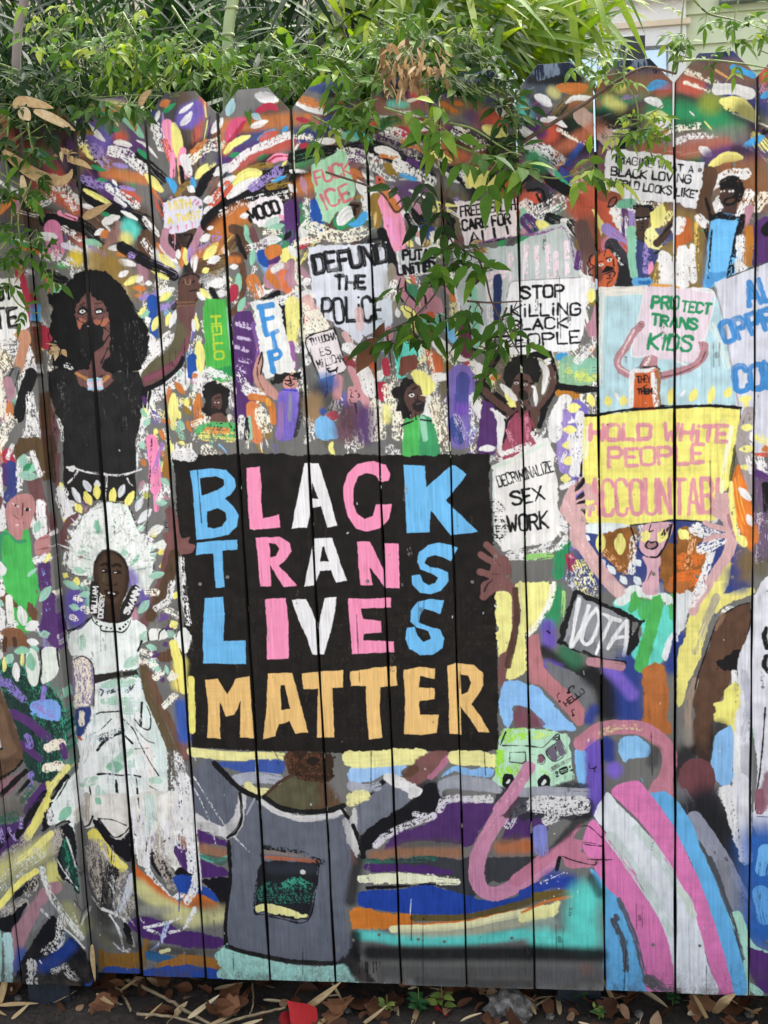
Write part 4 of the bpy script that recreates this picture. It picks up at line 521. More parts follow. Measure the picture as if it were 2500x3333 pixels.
p(LY, '535 1105 590 1102 650 1102 690 1250 725 1382 665 1388 635 1330 588 1345 570 1400 512 1415 530 1260', hole='595 1160 615 1160 640 1270 600 1275', **K)
p(LY, '695 1105 800 1095 888 1090 888 1170 838 1175 842 1270 848 1405 765 1408 768 1290 770 1178 740 1180 702 1178', **K)
p(LY, '920 1095 1020 1080 1138 1070 1142 1160 1065 1172 1060 1260 1072 1405 1010 1415 1000 1290 995 1165 925 1165', **K)
p(LY, '1172 1088 1250 1075 1322 1080 1318 1130 1252 1118 1245 1170 1318 1175 1318 1225 1245 1235 1250 1300 1338 1300 1330 1385 1260 1395 1175 1390 1180 1240', **K)
p(LY, '1378 1068 1420 1055 1500 1065 1545 1100 1548 1160 1520 1210 1490 1250 1540 1310 1575 1380 1525 1380 1480 1310 1440 1260 1445 1392 1388 1390 1385 1240', hole='1440 1110 1475 1115 1490 1150 1475 1190 1445 1205', **K)
# ---- lower left: person in green, the crowned figure in white
T(0, 1425, S6)
b('b58480', '-40 200 40 140 80 180 30 260 60 420 0 480 -40 460', wob=2); b('a83347', '50 120 80 85 130 85 180 200 100 210 60 170', wob=3); c('w', 40, '150 60 110 160', .35); s('V', 50, '80 230 90 380', dry=.1); s('39407a', 90, '140 230 150 420 110 500', dry=.05); b('58452f', '200 0 260 -10 400 10 430 350 380 300 300 110 200 180 160 130', wob=2); s('6d4a4c', 130, '330 360 390 600 420 760', dry=.1); s('46352c', 60, '440 0 470 360', dry=.1); s('6d4a4c', 40, '490 150 490 420', dry=.2)
c('w', 60, '30 260 40 500', .3); c('w', 60, '210 200 210 430', .35); c('w', 50, '320 120 380 300', .3); d('j', 90, '230 230 250 150'); d('G', 50, '250 270 300 220'); d('j', 80, '220 310 350 320'); c('w', 90, '40 600 50 740', .22); c('w', 90, '390 560 400 820', .22); c('w', 60, '310 680 380 860', .3); d('j', 60, '350 790 380 710'); s('N', 60, '40 520 -10 700 20 850', bris=0)
b('b5817f', '90 620 120 530 200 475 300 475 345 560 330 660 290 760 260 830 220 860 140 850 110 740', wob=1); s('w', 8, '145 550 200 580'); b('k', '165 560 180 558 185 575 170 578'); s('w', 8, '258 598 300 605'); b('k', '270 598 285 598 285 614 272 614'); s('6a3a3a', 8, '238 550 235 640 215 685 180 672 165 655'); b('e8cfd0', '160 738 190 725 220 735 190 750'); s('8a4a4f', 6, '165 738 220 738')
b('4cb457', '80 790 110 790 150 860 220 880 250 780 285 790 310 900 330 1050 360 1180 380 1320 340 1450 310 1640 190 1640 160 1500 90 1340 60 1150 60 950', wob=2, var=.14); b('3a9468', '50 830 120 820 180 890 270 885 260 860 200 870 120 810 70 800'); b('3a9468', '0 880 60 830 50 1000 90 1080 40 1080 0 1010', wob=2)
b('b5817f', '340 880 460 820 470 980 350 990', wob=2); s('8a4a4f', 8, '350 950 460 930'); s('8a4a4f', 7, '380 860 450 840'); s('V', 110, '420 1080 430 1260', dry=.05); s('V', 120, '460 1360 460 1640', dry=.05); c('86a0d8', 30, '410 1120 450 1240', .6); c('86a0d8', 40, '440 1400 490 1600', .64); c('w', 70, '350 1040 460 1010', .36); d('y', 40, '430 1055 475 980'); d('j', 70, '390 1380 470 1270'); d('j', 40, '285 1170 355 1110')
b('6a4a36', '0 1310 80 1300 130 1330 190 1420 150 1440 60 1400', wob=3); b('6a4a36', '270 1400 320 1410 370 1490 340 1570 290 1500', wob=4); s('e6e6dc', 70, '120 1360 135 1550', dry=.05); d('w', 90, '220 1450 250 1580'); d('w', 90, '280 1620 360 1570'); c('w', 100, '20 1080 50 1120', .25); c('w', 120, '20 1220 40 1300', .25); c('w', 120, '30 1480 40 1580', .3); d('j', 60, '10 1180 50 1190'); d('j', 70, '10 1390 70 1420'); c('w', 80, '130 1600 160 1590', .45); b('8a5a42', '60 1640 140 1610 240 1640 240 1680 60 1680')
c('w', 15, '570 255 640 265 760 300 880 310 1050 320 1220 270', .3); c('w', 13, '660 290 620 350 580 390', .35); c('w', 11, '920 330 918 420 905 560', .4); c('w', 11, '1100 350 1120 390 1150 410', .4); s('w', 16, '585 260 630 250 620 285 590 275')
s('f08db4', 100, '1310 20 1330 200 1345 440', dry=.05); s('f08db4', 40, '1340 440 1350 620', dry=.1); c('a878b8', 40, '1400 60 1330 280', .4); s('9a6a34', 60, '1440 180 1430 340', dry=.2); d('y', 60, '1450 30 1490 120'); c('w', 110, '1540 130 1640 140', .3); d('j', 60, '1210 40 1240 90'); d('j', 60, '1400 360 1450 400'); d('j', 60, '1350 550 1430 560'); c('w', 60, '1240 480 1280 420', .4); c('w', 60, '1370 520 1420 430', .4); d('b5b85a', 60, '1250 490 1290 500'); d('w', 70, '1210 720 1300 620')
for q in ('490 450 570 600', '560 640 620 700', '620 440 680 550', '720 380 770 460', '830 380 830 430', '1070 410 1030 500', '1220 530 1180 620', '1200 720 1300 630'): d('d9dadd', 60, q)
for q in ('730 480 770 570', '825 420 830 520', '980 440 965 560', '1150 470 1090 580', '650 580 690 640', '540 700 600 740', '530 850 570 860', '550 1200 560 1180', '650 1220 650 1280', '1300 830 1360 820', '1380 990 1450 950', '1390 1110 1450 1095', '1520 1340 1510 1380'): d('efe27a', 70, q)
for q in ('1300 820 1400 770', '1350 930 1460 910', '1280 950 1330 930'): d('e4e4dc', 80, q)
c('w', 120, '520 470 560 640 640 700', .4); b('6d4a4c', '530 760 560 700 660 640 660 700 580 780 560 950 510 960 500 860', wob=2)
H2 = '560 1100 570 1040 600 930 640 800 690 700 760 620 880 550 1000 560 1110 590 1160 700 1200 800 1260 880 1310 1010 1330 1100 1300 1280 1200 1290 1110 1160 1070 1030 960 980 850 990 810 1080 780 1190 700 1200 610 1170'
b('dfe4dd', H2, wob=4, var=.22); c('f1f2ec', 200, '700 900 900 700 1100 800 1200 1000', .48)
for q in ('600 940 760 1000', '640 860 800 960', '700 760 830 920', '780 650 880 920', '900 580 910 900', '1000 600 960 930', '1080 640 1010 950', '1140 740 1050 990', '1220 880 1080 1060', '1290 1000 1110 1110', '1310 1110 1130 1150', '600 1010 780 1060', '590 1120 770 1130'): s('9aa39c', 7, q, chalk=.4)
c('k', 12, H2[:110], .5); c('k', 14, '1110 590 1160 700 1200 800 1240 850', .4); c('k', 14, '1260 890 1310 1010 1330 1100 1300 1260', .46); c('k', 10, '560 1100 610 1170 700 1200 780 1180', .45); c('k', 12, '690 720 780 640 860 600', .5); c('55585a', 10, '660 760 720 700 640 840 700 780', .45)
for q in ('640 980 740 960', '820 720 840 830', '950 760 980 720', '1060 740 1120 710', '1190 790 1240 770', '1070 970 1080 1010', '640 1140 730 1150', '1290 960 1320 930', '1300 1030 1340 1010'): d('a3cbb3', 66, q)
d('78b595', 36, '1140 1090 1250 960'); d('78b595', 40, '820 700 840 820'); d('7a5a48', 24, '620 1060 700 1030'); s('b9b08a', 8, '520 1090 600 1050 690 1040')
for k in range(26): d('e4e7e0' if k % 3 else 'c6d6c9', 12, '%f %f %f %f' % tuple((lambda an, r0, r1: (940 + r0 * math.cos(an), 1080 - r0 * math.sin(an), 940 + r1 * math.cos(an), 1080 - r1 * math.sin(an)))(.02 + k * .12 + .05 * math.sin(k * 2.3), 170 + 60 * (k % 3), 270 + 80 * (k % 4))))
# raised forearm on the right of the crown, purple ground
s('6f4a4a', 90, '1470 640 1500 800 1490 900 1440 1080 1400 1250 1310 1480 1240 1600', bris=.05); b('7a5350', '1400 830 1480 800 1530 700 1560 860 1640 850 1630 900 1690 930 1650 990 1540 1010 1480 980', wob=1.5); s('54402f', 100, '1510 1010 1460 1200 1380 1380 1300 1540', bris=.05); a('5a49a0', 190, '640 1400 650 1560', .95); a('6a58b0', 120, '1120 1180 1150 1230', .8); a('6a58b0', 90, '1230 1340 1250 1420', .7)
for q in ('640 1390 680 1400', '700 1480 740 1490', '610 1560 640 1570', '710 1260 740 1250', '1280 1330 1350 1330', '1440 1480 1530 1530'): c('f4ecdc', 60, q, .45)
d('j', 70, '550 1250 660 1300'); d('j', 60, '690 1360 770 1350'); d('j', 70, '600 1460 670 1480'); d('j', 60, '1310 1190 1410 1170'); d('j', 70, '1210 1500 1280 1410'); c('w', 60, '1360 1470 1460 1390 1490 1250', .4); c('w', 60, '1560 1050 1590 1400 1630 1600', .4); d('y', 90, '1480 1620 1520 1600'); c('6a4a8a', 60, '1380 1560 1430 1540', .4); s('a8a6a4', 20, '1545 1030 1560 1300', dry=.3)
# the portrait
b('3a2a20', '800 1100 850 1010 930 970 1000 985 1070 1040 1110 1140 1110 1280 1070 1400 1040 1470 1050 1590 890 1590 890 1420 830 1300 800 1220', wob=1, var=.2); b('4e3b2d', '840 1090 900 1020 1000 1010 1060 1080 1080 1180 1060 1330 1000 1430 920 1420 860 1330 835 1220', soft=5, op=.85, wob=1); s('211812', 20, '860 1105 900 1090 920 1105'); s('211812', 20, '975 1105 1010 1090 1040 1105'); b('1a1411', '850 1150 890 1135 930 1160 890 1170'); b('1a1411', '970 1160 1010 1145 1050 1160 1010 1175'); s('e6e4e2', 7, '872 1152 888 1150'); s('e6e4e2', 7, '990 1162 1006 1160'); s('211812', 10, '880 1260 920 1280 940 1270 970 1275 1010 1260'); b('2a1a15', '890 1330 920 1320 955 1335 1000 1320 1030 1340 960 1400 920 1390'); s('d8d2c8', 12, '925 1345 950 1340 990 1345'); s('7a5a44', 8, '890 1180 880 1240'); s('1c1511', 20, '810 1080 860 1000 930 968 1000 985 1070 1050 1100 1120', op=.8); d('3f4f2f', 40, '880 1180 900 1280', op=.35); s('1c1511', 8, '940 1180 935 1250')
b('x', '770 1270 830 1250 860 1370 900 1440 890 1590 850 1560 770 1500', wob=1); b('x', '1050 1440 1090 1370 1150 1270 1210 1300 1170 1430 1120 1560 1040 1590', wob=1)
tx('e4e2e0', 13, 'WiLLiAM', 822, 1520, 836, 1290, 46, 0, .04); tx('e4e2e0', 12, 'DORSEY', 874, 1560, 890, 1355, 42, 0, .04); tx('e4e2e0', 18, 'SWANN', 1110, 1525, 1215, 1310, 50, 0, .03)
# white dress
T(0, 2000, S6)
W = 'e3e8e2'
b(W, '600 160 690 130 780 40 860 100 950 130 1060 120 1130 30 1250 90 1300 190 1230 250 1200 330 1200 460 1000 500 790 530 780 450 720 370 600 360 580 260', wob=3, var=.16)
b(W, '800 600 1010 560 1200 540 1240 680 1330 850 1420 1050 1470 1300 1500 1660 640 1660 500 1600 480 1560 640 1380 700 1100 740 900 800 780', wob=4, var=.16)
s('f1f0ec', 160, '700 1000 760 1300 720 1640', dry=.2); s('d6e4de', 130, '1240 760 1350 1000 1440 1400', dry=.2); s('d2dfe2', 110, '900 640 1180 620', dry=.3); s('f0e6df', 80, '1260 1150 1320 1500 1260 1660', dry=.25)
for q in ('880 620 1000 600 1160 570', '870 760 1180 740', '1060 830 1190 820', '930 1330 1060 1230 1130 1170', '1120 1310 1150 1270', '700 1480 830 1420', '840 1500 870 1620', '1300 1430 1390 1440', '620 1640 660 1600', '1080 450 1190 360', '700 190 690 300', '1230 210 1260 150', '1460 150 1500 180'): d('9cc7ae', 84, q, op=.8, dry=.22)
d('7fb596', 110, '930 1330 1040 1320'); p('2a2725', '785 530 900 520 1190 465 1195 515 1000 545 800 605', wob=2)
s('k', 9, '560 150 700 100 780 30'); s('k', 12, '620 140 760 40', dry=.2); b('e3e8e2', '780 20 850 60 960 80 1070 60 1140 10 1140 60 1060 130 950 155 850 130 800 60', wob=1); s('k', 9, '780 20 800 70 850 110 870 145 950 155 1000 145 1060 150 1110 100 1140 20'); s('k', 9, '860 50 960 65 1080 50')
for q in ('825 70', '862 105', '908 117', '948 125', '1036 120', '1066 103', '1105 60', '1085 82'): s('k', 18, q + ' ' + q)
b('8a7b9e', '610 400 680 370 760 410 800 560 790 740 760 800 640 830 610 700', wob=3); c('f2e4d0', 160, '680 430 710 600 690 780', .4); b('2f3f78', '640 830 760 800 780 880 700 1060 640 1060', wob=3, soft=3); c('f2e4d0', 60, '690 860 690 950', .32); s('c05a3a', 30, '670 1070 690 1090'); s('k', 8, '620 400 690 365 760 400 800 500 800 800')
s('k', 9, '795 885 850 855 930 850 1020 845'); s('k', 9, '770 1050 860 1000 950 910'); s('k', 26, '830 1180 880 1110 960 1060 1050 1030', dry=.1); s('k', 9, '1060 900 1150 990 1220 1140 1310 1300 1370 1390'); s('k', 9, '1160 900 1220 970 1290 990 1300 880 1270 790'); s('k', 22, '1225 760 1215 960', dry=.1); s('k', 22, '1080 1050 1140 1110'); s('55504a', 6, '1170 980 1260 1080 1330 1110'); s('k', 16, '830 1390 920 1385 1040 1400 1120 1385 1210 1400', dry=.2); s('k', 26, '990 1440 1010 1630', dry=.1); s('k', 14, '760 1500 790 1650'); s('k', 22, '1170 1420 1200 1640', dry=.1); c('3a4550', 70, '850 1080 1040 1000', .45); c('3a3f42', 40, '920 680 1000 650', .5); c('3a3f42', 40, '1100 660 1160 600', .5); s('77726a', 6, '1290 1480 1380 1540 1290 1560'); s('77726a', 6, '1420 1560 1470 1500'); s('k', 8, '850 650 880 670 860 710'); s('77726a', 6, '1160 1160 1280 1150'); s('k', 20, '1190 310 1225 230')
c('w', 30, '870 470 1000 455', .4)
rw = np.random.default_rng(31)
for i in range(90):
    t = rw.random(); x = 640 + 800 * rw.random() * (.45 + .55 * t) + (1 - t) * 130; y = 620 + 1000 * t; L = rw.uniform(60, 240); dx = (x - 980) * .12 * rw.uniform(.5, 1.5) + rw.normal(0, 18)
    q = '%f %f %f %f %f %f' % (x, y, x + dx * .5 + rw.normal(0, 8), y + L / 2, x + dx, y + L)
    if i % 3 == 0: s('8d8a84', rw.uniform(3, 6), q, op=.6)
    elif i % 3 == 1: c('f4f3ef', rw.uniform(16, 40), q, .5)
    else: s('c8d3d2', rw.uniform(10, 26), q, dry=.35)
s('5f5038', 80, '1240 450 1290 700 1400 960 1480 1160', bris=.08); s('6a4f3d', 70, '1290 520 1380 760 1480 960 1560 1160 1600 1240', bris=.05); s('7a5453', 60, '1580 1080 1600 1220', bris=0); b('e6e6df', '1280 160 1300 120 1420 130 1440 200 1300 220', wob=3); b('e6e6df', '1530 140 1600 120 1650 200 1620 320 1560 320 1500 220', wob=3); s('k', 12, '1275 140 1285 220'); s('k', 10, '1370 210 1380 150 1410 120'); s('k', 10, '1520 190 1540 140 1570 130'); b('5f4534', '1350 350 1460 290 1550 280 1570 350 1500 400 1380 400', wob=4); d('V', 60, '1290 350 1370 340'); d('V', 46, '1420 240 1440 270'); d('V', 50, '1530 430 1545 480'); d('V', 50, '1390 520 1410 580'); a('efe27a', 120, '1560 420 1540 600', .9); s('efe27a', 80, '1500 250 1560 500 1590 650', dry=.1); s('b58a3a', 10, '1490 450 1530 560 1545 660'); a('3457a8', 110, '1560 780 1590 1060', .95); s('efe27a', 60, '1650 560 1660 1000', dry=.05); d('j', 60, '1270 270 1340 290'); d('j', 50, '1340 460 1390 480'); d('j', 46, '1430 440 1450 510')
for q in ('1240 310 1290 330', '1230 400 1330 430', '1340 540 1400 500', '1470 550 1510 530', '1420 790 1510 700'): c('f4ecdc', 60, q, .42)
c('w', 160, '1500 1250 1560 1400 1580 1650', .42); s('5a544a', 60, '1470 1170 1480 1500', chalk=.35)
# left edge: sequinned figure, brown frame
b('1f3a34', '20 400 200 420 420 560 560 700 620 900 610 1200 500 1380 330 1400 240 1200 180 950 80 700', wob=4); c('3f9a7a', 330, '120 500 350 600 500 900 500 1250', .56); c('14201f', 260, '150 560 420 1000 420 1300', .58); s('V', 90, '160 820 300 900 450 1030', dry=.05); s('V', 70, '230 1080 390 1210', dry=.05); b('7ea4e2', '290 800 330 720 440 700 540 740 560 850 520 890 400 860', wob=5); c('9a7cc0', 60, '350 760 480 830', .5)
c('8a78c4', 80, '20 500 40 560', .36); c('8a78c4', 80, '100 560 160 620', .4); c('8a78c4', 70, '180 640 240 700', .42); c('8a78c4', 70, '280 1020 300 1090', .42); c('8a78c4', 60, '310 1340 300 1450', .4); c('8a78c4', 50, '420 600 410 700', .42); c('f2e4d0', 90, '460 1110 570 1080', .28); c('f2e4d0', 90, '440 1290 560 1270', .28); b('V', '380 100 430 -20 540 -20 560 260 480 240', wob=3); c('8a78c4', 60, '420 140 440 240', .42); s('V', 60, '580 1100 600 1190')
b('7b553b', '70 140 150 110 250 130 300 230 240 260 160 240 80 280', wob=5); s('4a3326', 46, '170 180 175 240', bris=0); s('4a3326', 40, '90 180 85 280', dry=.1); b('dfe5da', '260 330 310 260 370 330 390 480 350 590 290 540', wob=2); b('dfe5da', '400 290 500 250 550 330 540 470 410 570 390 440', wob=3); s('k', 16, '390 280 400 420 380 560', dry=.2); s('k', 14, '530 270 550 420'); d('87bd9f', 90, '300 320 320 440'); d('87bd9f', 80, '180 290 290 280'); d('y', 50, '85 350 80 460'); d('y', 46, '240 310 235 400'); d('w', 70, '180 400 190 530'); d('w', 60, '40 290 50 350'); d('w', 70, '10 150 40 170'); d('w', 70, '290 200 370 220'); d('j', 70, '400 150 460 140'); d('j', 80, '110 380 150 320'); c('w', 60, '20 30 50 60', .3); s('w', 40, '550 160 580 300', dry=.3)
b('5d4636', '-20 560 60 640 130 800 200 1000 240 1200 100 1360 -20 1400', wob=2, var=.25); b('7d624c', '-20 700 80 800 130 1000 190 1150 -20 1180', soft=4, op=.7); p('c3c3c8', '-20 850 10 900 60 1120 -20 1150', wob=1); s('k', 20, '0 1150 60 1120'); s('k', 22, '240 1220 160 1310 0 1400', chalk=.25); b('8d6870', '270 1290 200 1330 0 1440 -20 1600 60 1570 280 1330', wob=2); s('k', 46, '270 1310 150 1420 40 1530', bris=0); s('k', 34, '290 1400 190 1520', bris=0); a('8a8680', 120, '60 1600 240 1560', .7); c('2f5a4a', 70, '240 1560 330 1450', .45)
b('4f3068', '330 1500 400 1430 450 1420 430 1600 330 1660 240 1660', wob=3); s('k', 50, '430 1500 300 1660', dry=.2); s('dcd56a', 50, '460 1420 470 1500 400 1660', bris=.1); s('e3da86', 60, '620 1280 540 1380 470 1460', dry=.25); s('k', 46, '620 1360 560 1430 490 1540', dry=.15); b('e3e8e2', '640 1380 640 1680 480 1680 510 1560 580 1450', wob=3); s('k', 9, '640 1360 580 1470 500 1600')
# bottom left
T(0, 2600, S6)
a('57524a', 200, '40 40 200 30', .6); b('4a2f62', '-20 240 120 180 260 120 300 60 420 -40 380 120 260 230 200 330 60 420 -20 530', wob=3); s('k', 60, '370 10 260 160 180 290', dry=.15); s('k', 40, '130 250 30 380', dry=.2); s('4a2f62', 14, '150 380 140 490'); s('4a2f62', 12, '225 330 222 440'); c('a898cc', 60, '20 220 60 330', .5); c('a898cc', 40, '120 220 170 300', .5); c('a898cc', 40, '230 130 220 200', .5); c('2f5a4a', 90, '60 150 170 120', .45)
s('e3da7a', 80, '450 -20 340 180 280 280', bris=.15); a('c9c47a', 190, '420 380 260 480 40 600', .9); a('9a9a7a', 160, '300 520 60 760', .7); s('e3da86', 70, '480 260 300 420 190 500', dry=.25); s('efe27a', 60, '350 580 200 690 20 900', bris=.05); c('b5aca0', 140, '260 330 60 520', .55); c('d9d9d2', 120, '380 420 230 540 60 700', .56); b('17181c', '360 610 350 720 260 760 170 830 160 770 250 690', wob=3); c('b5aca0', 100, '340 660 280 760', .5); c('b5aca0', 120, '230 870 60 950', .42); b('17181c', '30 1000 110 970 260 850 220 960 130 1110 40 1090', wob=3)
a('dcd678', 140, '500 560 500 660', .8); b('17181c', '400 230 450 40 500 -20 500 130 430 240', wob=4); b('e3e8e2', '500 -20 660 -20 680 200 690 260 640 240 600 140 510 190', wob=4); d('87bd9f', 90, '560 130 640 40'); s('k', 16, '520 190 570 160 630 150'); s('k', 14, '590 190 640 160'); b('17181c', '520 500 560 330 570 200 640 180 690 280 700 560 720 780 640 690 560 620', wob=4); b('1c3a33', '560 480 590 330 640 360 690 520 710 760 640 650', wob=3); c('2f8a6a', 80, '600 320 660 560 700 740', .58); c('w', 14, '610 290 650 400 690 540', .3); c('w', 14, '530 480 600 600 710 740', .35); c('b5aca0', 100, '540 260 500 400', .42); c('w', 60, '480 60 470 160', .4)
b('a47c84', '440 690 540 670 570 750 470 800 400 920 300 1100 200 1350 160 1440 120 1300 130 1110 220 990 330 820', wob=2, soft=2); a('3457a8', 110, '220 1280 180 1420', .85); b('7a7a7c', '440 850 520 880 500 960 420 990 360 1080 300 1120 370 960', wob=3, op=.9); b('15161c', '500 960 560 1050 660 1160 780 1300 800 1600 130 1600 200 1420 280 1240 400 1060', wob=4); a('1f3f8c', 130, '640 1220 500 1350 400 1400', .9); a('5f6f84', 60, '620 1120 560 1200', .6); c('d8d4cc', 90, '570 1000 540 1180 430 1270', .42); c('d8d4cc', 100, '310 1380 320 1560', .42); c('d8d4cc', 60, '500 1440 600 1390', .45); c('d8d4cc', 80, '620 1440 680 1500', .5); s('w', 14, '380 1350 395 1370')
a('9a9a6a', 150, '620 900 720 1080', .8); c('d8d8d2', 60, '400 560 430 680 520 860 640 1020 740 1150', .36); s('d8d8d2', 20, '600 1080 680 1150 760 1240', dry=.2); s('b5d8d6', 90, '100 1140 110 1300 110 1560', bris=.1, wob=4); s('9fcfc0', 80, '10 1110 20 1300 10 1500', dry=.1)
# lower part of the dress and the curved ground bands
b('ded9cf', '690 -20 830 -20 1100 -20 1110 260 1060 340 1000 370 930 300 860 200 790 250 720 260 690 150', wob=4, var=.2); s('b0a89c', 60, '740 -20 740 180', dry=.3); d('87bd9f', 70, '820 10 860 50'); b('ded9cf', '1110 -20 1660 -20 1640 460 1530 640 1440 560 1330 520 1220 600 1160 480 1130 200', wob=5, var=.2); s('c5d8cc', 90, '1290 0 1300 300', dry=.2); s('f0ece4', 80, '1400 0 1420 300', dry=.2); c('w', 140, '1560 0 1600 500', .35); c('k', 110, '1580 40 1600 460', .62); s('k', 10, '850 180 960 190 1080 240'); s('k', 12, '840 180 900 260 980 340 1060 310 1110 250'); s('k', 14, '790 160 760 230 720 250'); s('k', 10, '1120 280 1180 320'); s('k', 12, '1190 -10 1200 80'); s('k', 12, '1270 340 1260 440 1240 560'); s('k', 10, '1380 390 1460 340')
b('15151a', '800 200 880 230 950 330 1040 370 1100 300 1130 470 1100 560 1000 500 900 370 830 280', wob=4); b('e8d96a', '740 300 820 265 900 380 1000 490 1090 570 1090 620 1040 640 950 580 850 420 770 360', wob=3); s('k', 8, '900 400 930 480'); s('k', 8, '960 440 950 560'); a('3a3734', 200, '850 620 880 900 900 1050', .9); c('b0a598', 220, '820 450 850 640 900 820', .44); c('b0a598', 110, '1050 650 990 850', .5); s('c9ccd6', 70, '1130 680 1080 860 1020 980', dry=.15); c('1a1a1e', 130, '950 620 920 900', .46); c('b0a598', 100, '1130 900 1060 1010', .44); c('w', 26, '880 960 1000 1010 1080 1080 1150 1280', .3); c('w', 20, '940 1010 1020 1140 1060 1300 1100 1330', .3); c('w', 18, '970 1250 1050 1320 1110 1310', .4); b('15151a', '1060 1090 1110 1110 1140 1260 1090 1240', wob=3)
b('15151a', '1290 480 1310 420 1400 500 1490 680 1420 700 1320 600', wob=3); c('b0a598', 130, '1340 360 1400 540 1490 740', .4); c('w', 60, '1250 480 1290 650 1380 760 1480 860 1560 830 1650 850', .3)
b('c9642f', '1130 520 1200 600 1250 650 1400 780 1530 870 1660 900 1660 950 1520 930 1340 830 1200 700 1140 620', wob=3); a('d0ca8a', 150, '1200 760 1350 880 1600 1000', .9); s('4d2f63', 130, '1560 450 1600 540', dry=.1); b('15151a', '1500 640 1560 590 1660 610 1660 660 1560 680'); b('23479a', '1490 680 1560 650 1660 680 1660 800 1540 800', wob=3); s('23479a', 16, '1548 800 1545 970'); s('a5703a', 60, '1570 350 1620 400', dry=.2)
b('4b2a66', '1100 1080 1250 1020 1450 1080 1660 1180 1660 1280 1450 1250 1230 1200 1150 1150', wob=3, soft=2); a('c5c08a', 110, '1450 1000 1660 1060', .6); a('9a9a8a', 90, '1230 960 1450 960', .7); c('e6e4e2', 30, '1250 1110 1400 1080 1560 1020', .35); c('e6e4e2', 34, '1280 1130 1420 1180', .42); c('b8c4e6', 40, '1440 1080 1390 1230 1280 1340', .4); c('w', 30, '1470 1150 1560 1130 1620 1080', .4)
a('3a372f', 100, '900 1180 1200 1300', .6); b('8a6228', '840 1310 960 1340 1200 1330 1250 1210 1290 1280 1260 1400 1200 1490 1000 1470 900 1500 850 1450', wob=4, soft=3); s('2a5f8c', 90, '1290 1350 1480 1400', dry=.1); s('a06a2a', 100, '1400 1450 1660 1380', dry=.05); b('23479a', '850 1510 940 1460 1200 1480 1400 1450 1660 1440 1660 1570 830 1570', wob=4); a('2f2d28', 80, '1300 1290 1660 1330', .7); s('d9d29a', 30, '1390 1320 1460 1300'); a('6a6650', 90, '860 1200 950 1280', .7)
T(0, 2600, S6)
rw = np.random.default_rng(32)
for i in range(70):
    x = rw.uniform(1120, 1660); y = rw.uniform(-20, 420); L = rw.uniform(80, 300); q = '%f %f %f %f %f %f' % (x, y, x + rw.normal(6, 14), y + L / 2, x + rw.normal(14, 22), y + L)
    if i % 2: c('e6e2ea', rw.uniform(10, 24), q, .45)
    else: s('6f6a66', rw.uniform(3, 5), q, op=.55)
for i in range(60):
    x = rw.uniform(380, 1150); y = rw.uniform(420, 1000); q = '%f %f %f %f' % (x, y, x + rw.normal(40, 40), y + rw.uniform(60, 200))
    if i % 2: c('d6d2cc', rw.uniform(10, 22), q, .5)
    else: s('15151a', rw.uniform(4, 9), q, op=.7)
T(0, 1425, S6)
for i in range(110):
    an = rw.uniform(.0, 3.15); r0 = rw.uniform(230, 480); x = 940 + r0 * math.cos(an) * .85; y = 1080 - r0 * math.sin(an); q = '%f %f %f %f %f %f' % (x, y, x + rw.normal(0, 30), y + rw.normal(0, 30), x + rw.normal(0, 50), y + rw.normal(0, 50))
    if i % 3 == 0: s('7a7f7a', rw.uniform(3, 5), q, op=.6)
    else: c('f3f3ee', rw.uniform(16, 34), q, .42)
# ---- below the poster: the grey shirt
T(600, 2425, 2.765)
a('5f5f61', 300, '100 300 260 500', .9); b('4b2a66', '0 880 120 760 270 820 400 860 400 900 250 890 110 900', wob=3); a('9a6a50', 110, '20 880 200 940 390 980', .85); c('5fb59a', 50, '140 990 250 1030 380 1010', .35); b('2a4f48', '120 980 390 1010 330 1080 250 1040 160 1010', op=.6); b('4b2a66', '-20 950 80 980 230 1060 390 1120 380 1180 200 1190 90 1160 -20 1100', wob=3); b('15151a', '-20 1160 150 1210 400 1180 400 1480 320 1470 290 1380 160 1240', wob=4); b('23479a', '-20 1190 130 1240 250 1300 310 1380 290 1410 150 1350 -20 1330', wob=3); b('cc702c', '-20 1350 150 1350 260 1390 350 1470 250 1480 60 1460', wob=4); a('c5c08a', 170, '60 1560 350 1520', .9); a('5a564a', 110, '100 1440 340 1460', .4); b('4b2a66', '-20 1680 160 1700 340 1740 330 1810 150 1830 -20 1800', wob=3, soft=2); s('a06a2a', 110, '-20 1930 180 1950 340 1990', dry=.05); b('23479a', '-20 1970 200 2000 370 2040 400 2110 -20 2110', wob=3); a('4a463c', 80, '100 1850 330 1880', .6)
c('w', 110, '-10 300 30 600 70 900 80 1120', .3); c('w', 70, '100 1180 90 1300 20 1400', .3); c('w', 50, '90 1480 20 1620', .4); c('w', 20, '100 700 130 1000 150 1300', .3)
s('e9e29a', 90, '60 60 250 80 480 100 640 100 870 100', bris=.3, dry=.08); b('3c569e', '280 160 500 140 860 130 910 200 860 260 650 250 480 230', wob=4, soft=2); s('a7a9b4', 110, '470 310 640 290 840 310', dry=.15); s('e9e29a', 20, '645 60 650 250'); s('e2db9a', 70, '570 360 640 410 740 420', dry=.1, wob=5)
b('332419', '900 80 1060 50 1330 80 1340 200 1280 330 1050 350 940 250', wob=6, var=.35); c('5f3c2a', 130, '950 120 1000 260 1250 300', .5); s('1f1713', 60, '1110 140 1170 120 1200 160 1150 190', op=.9); c('5f3c2a', 40, '1060 150 1140 80 1240 130 1160 210 1080 170', .42)
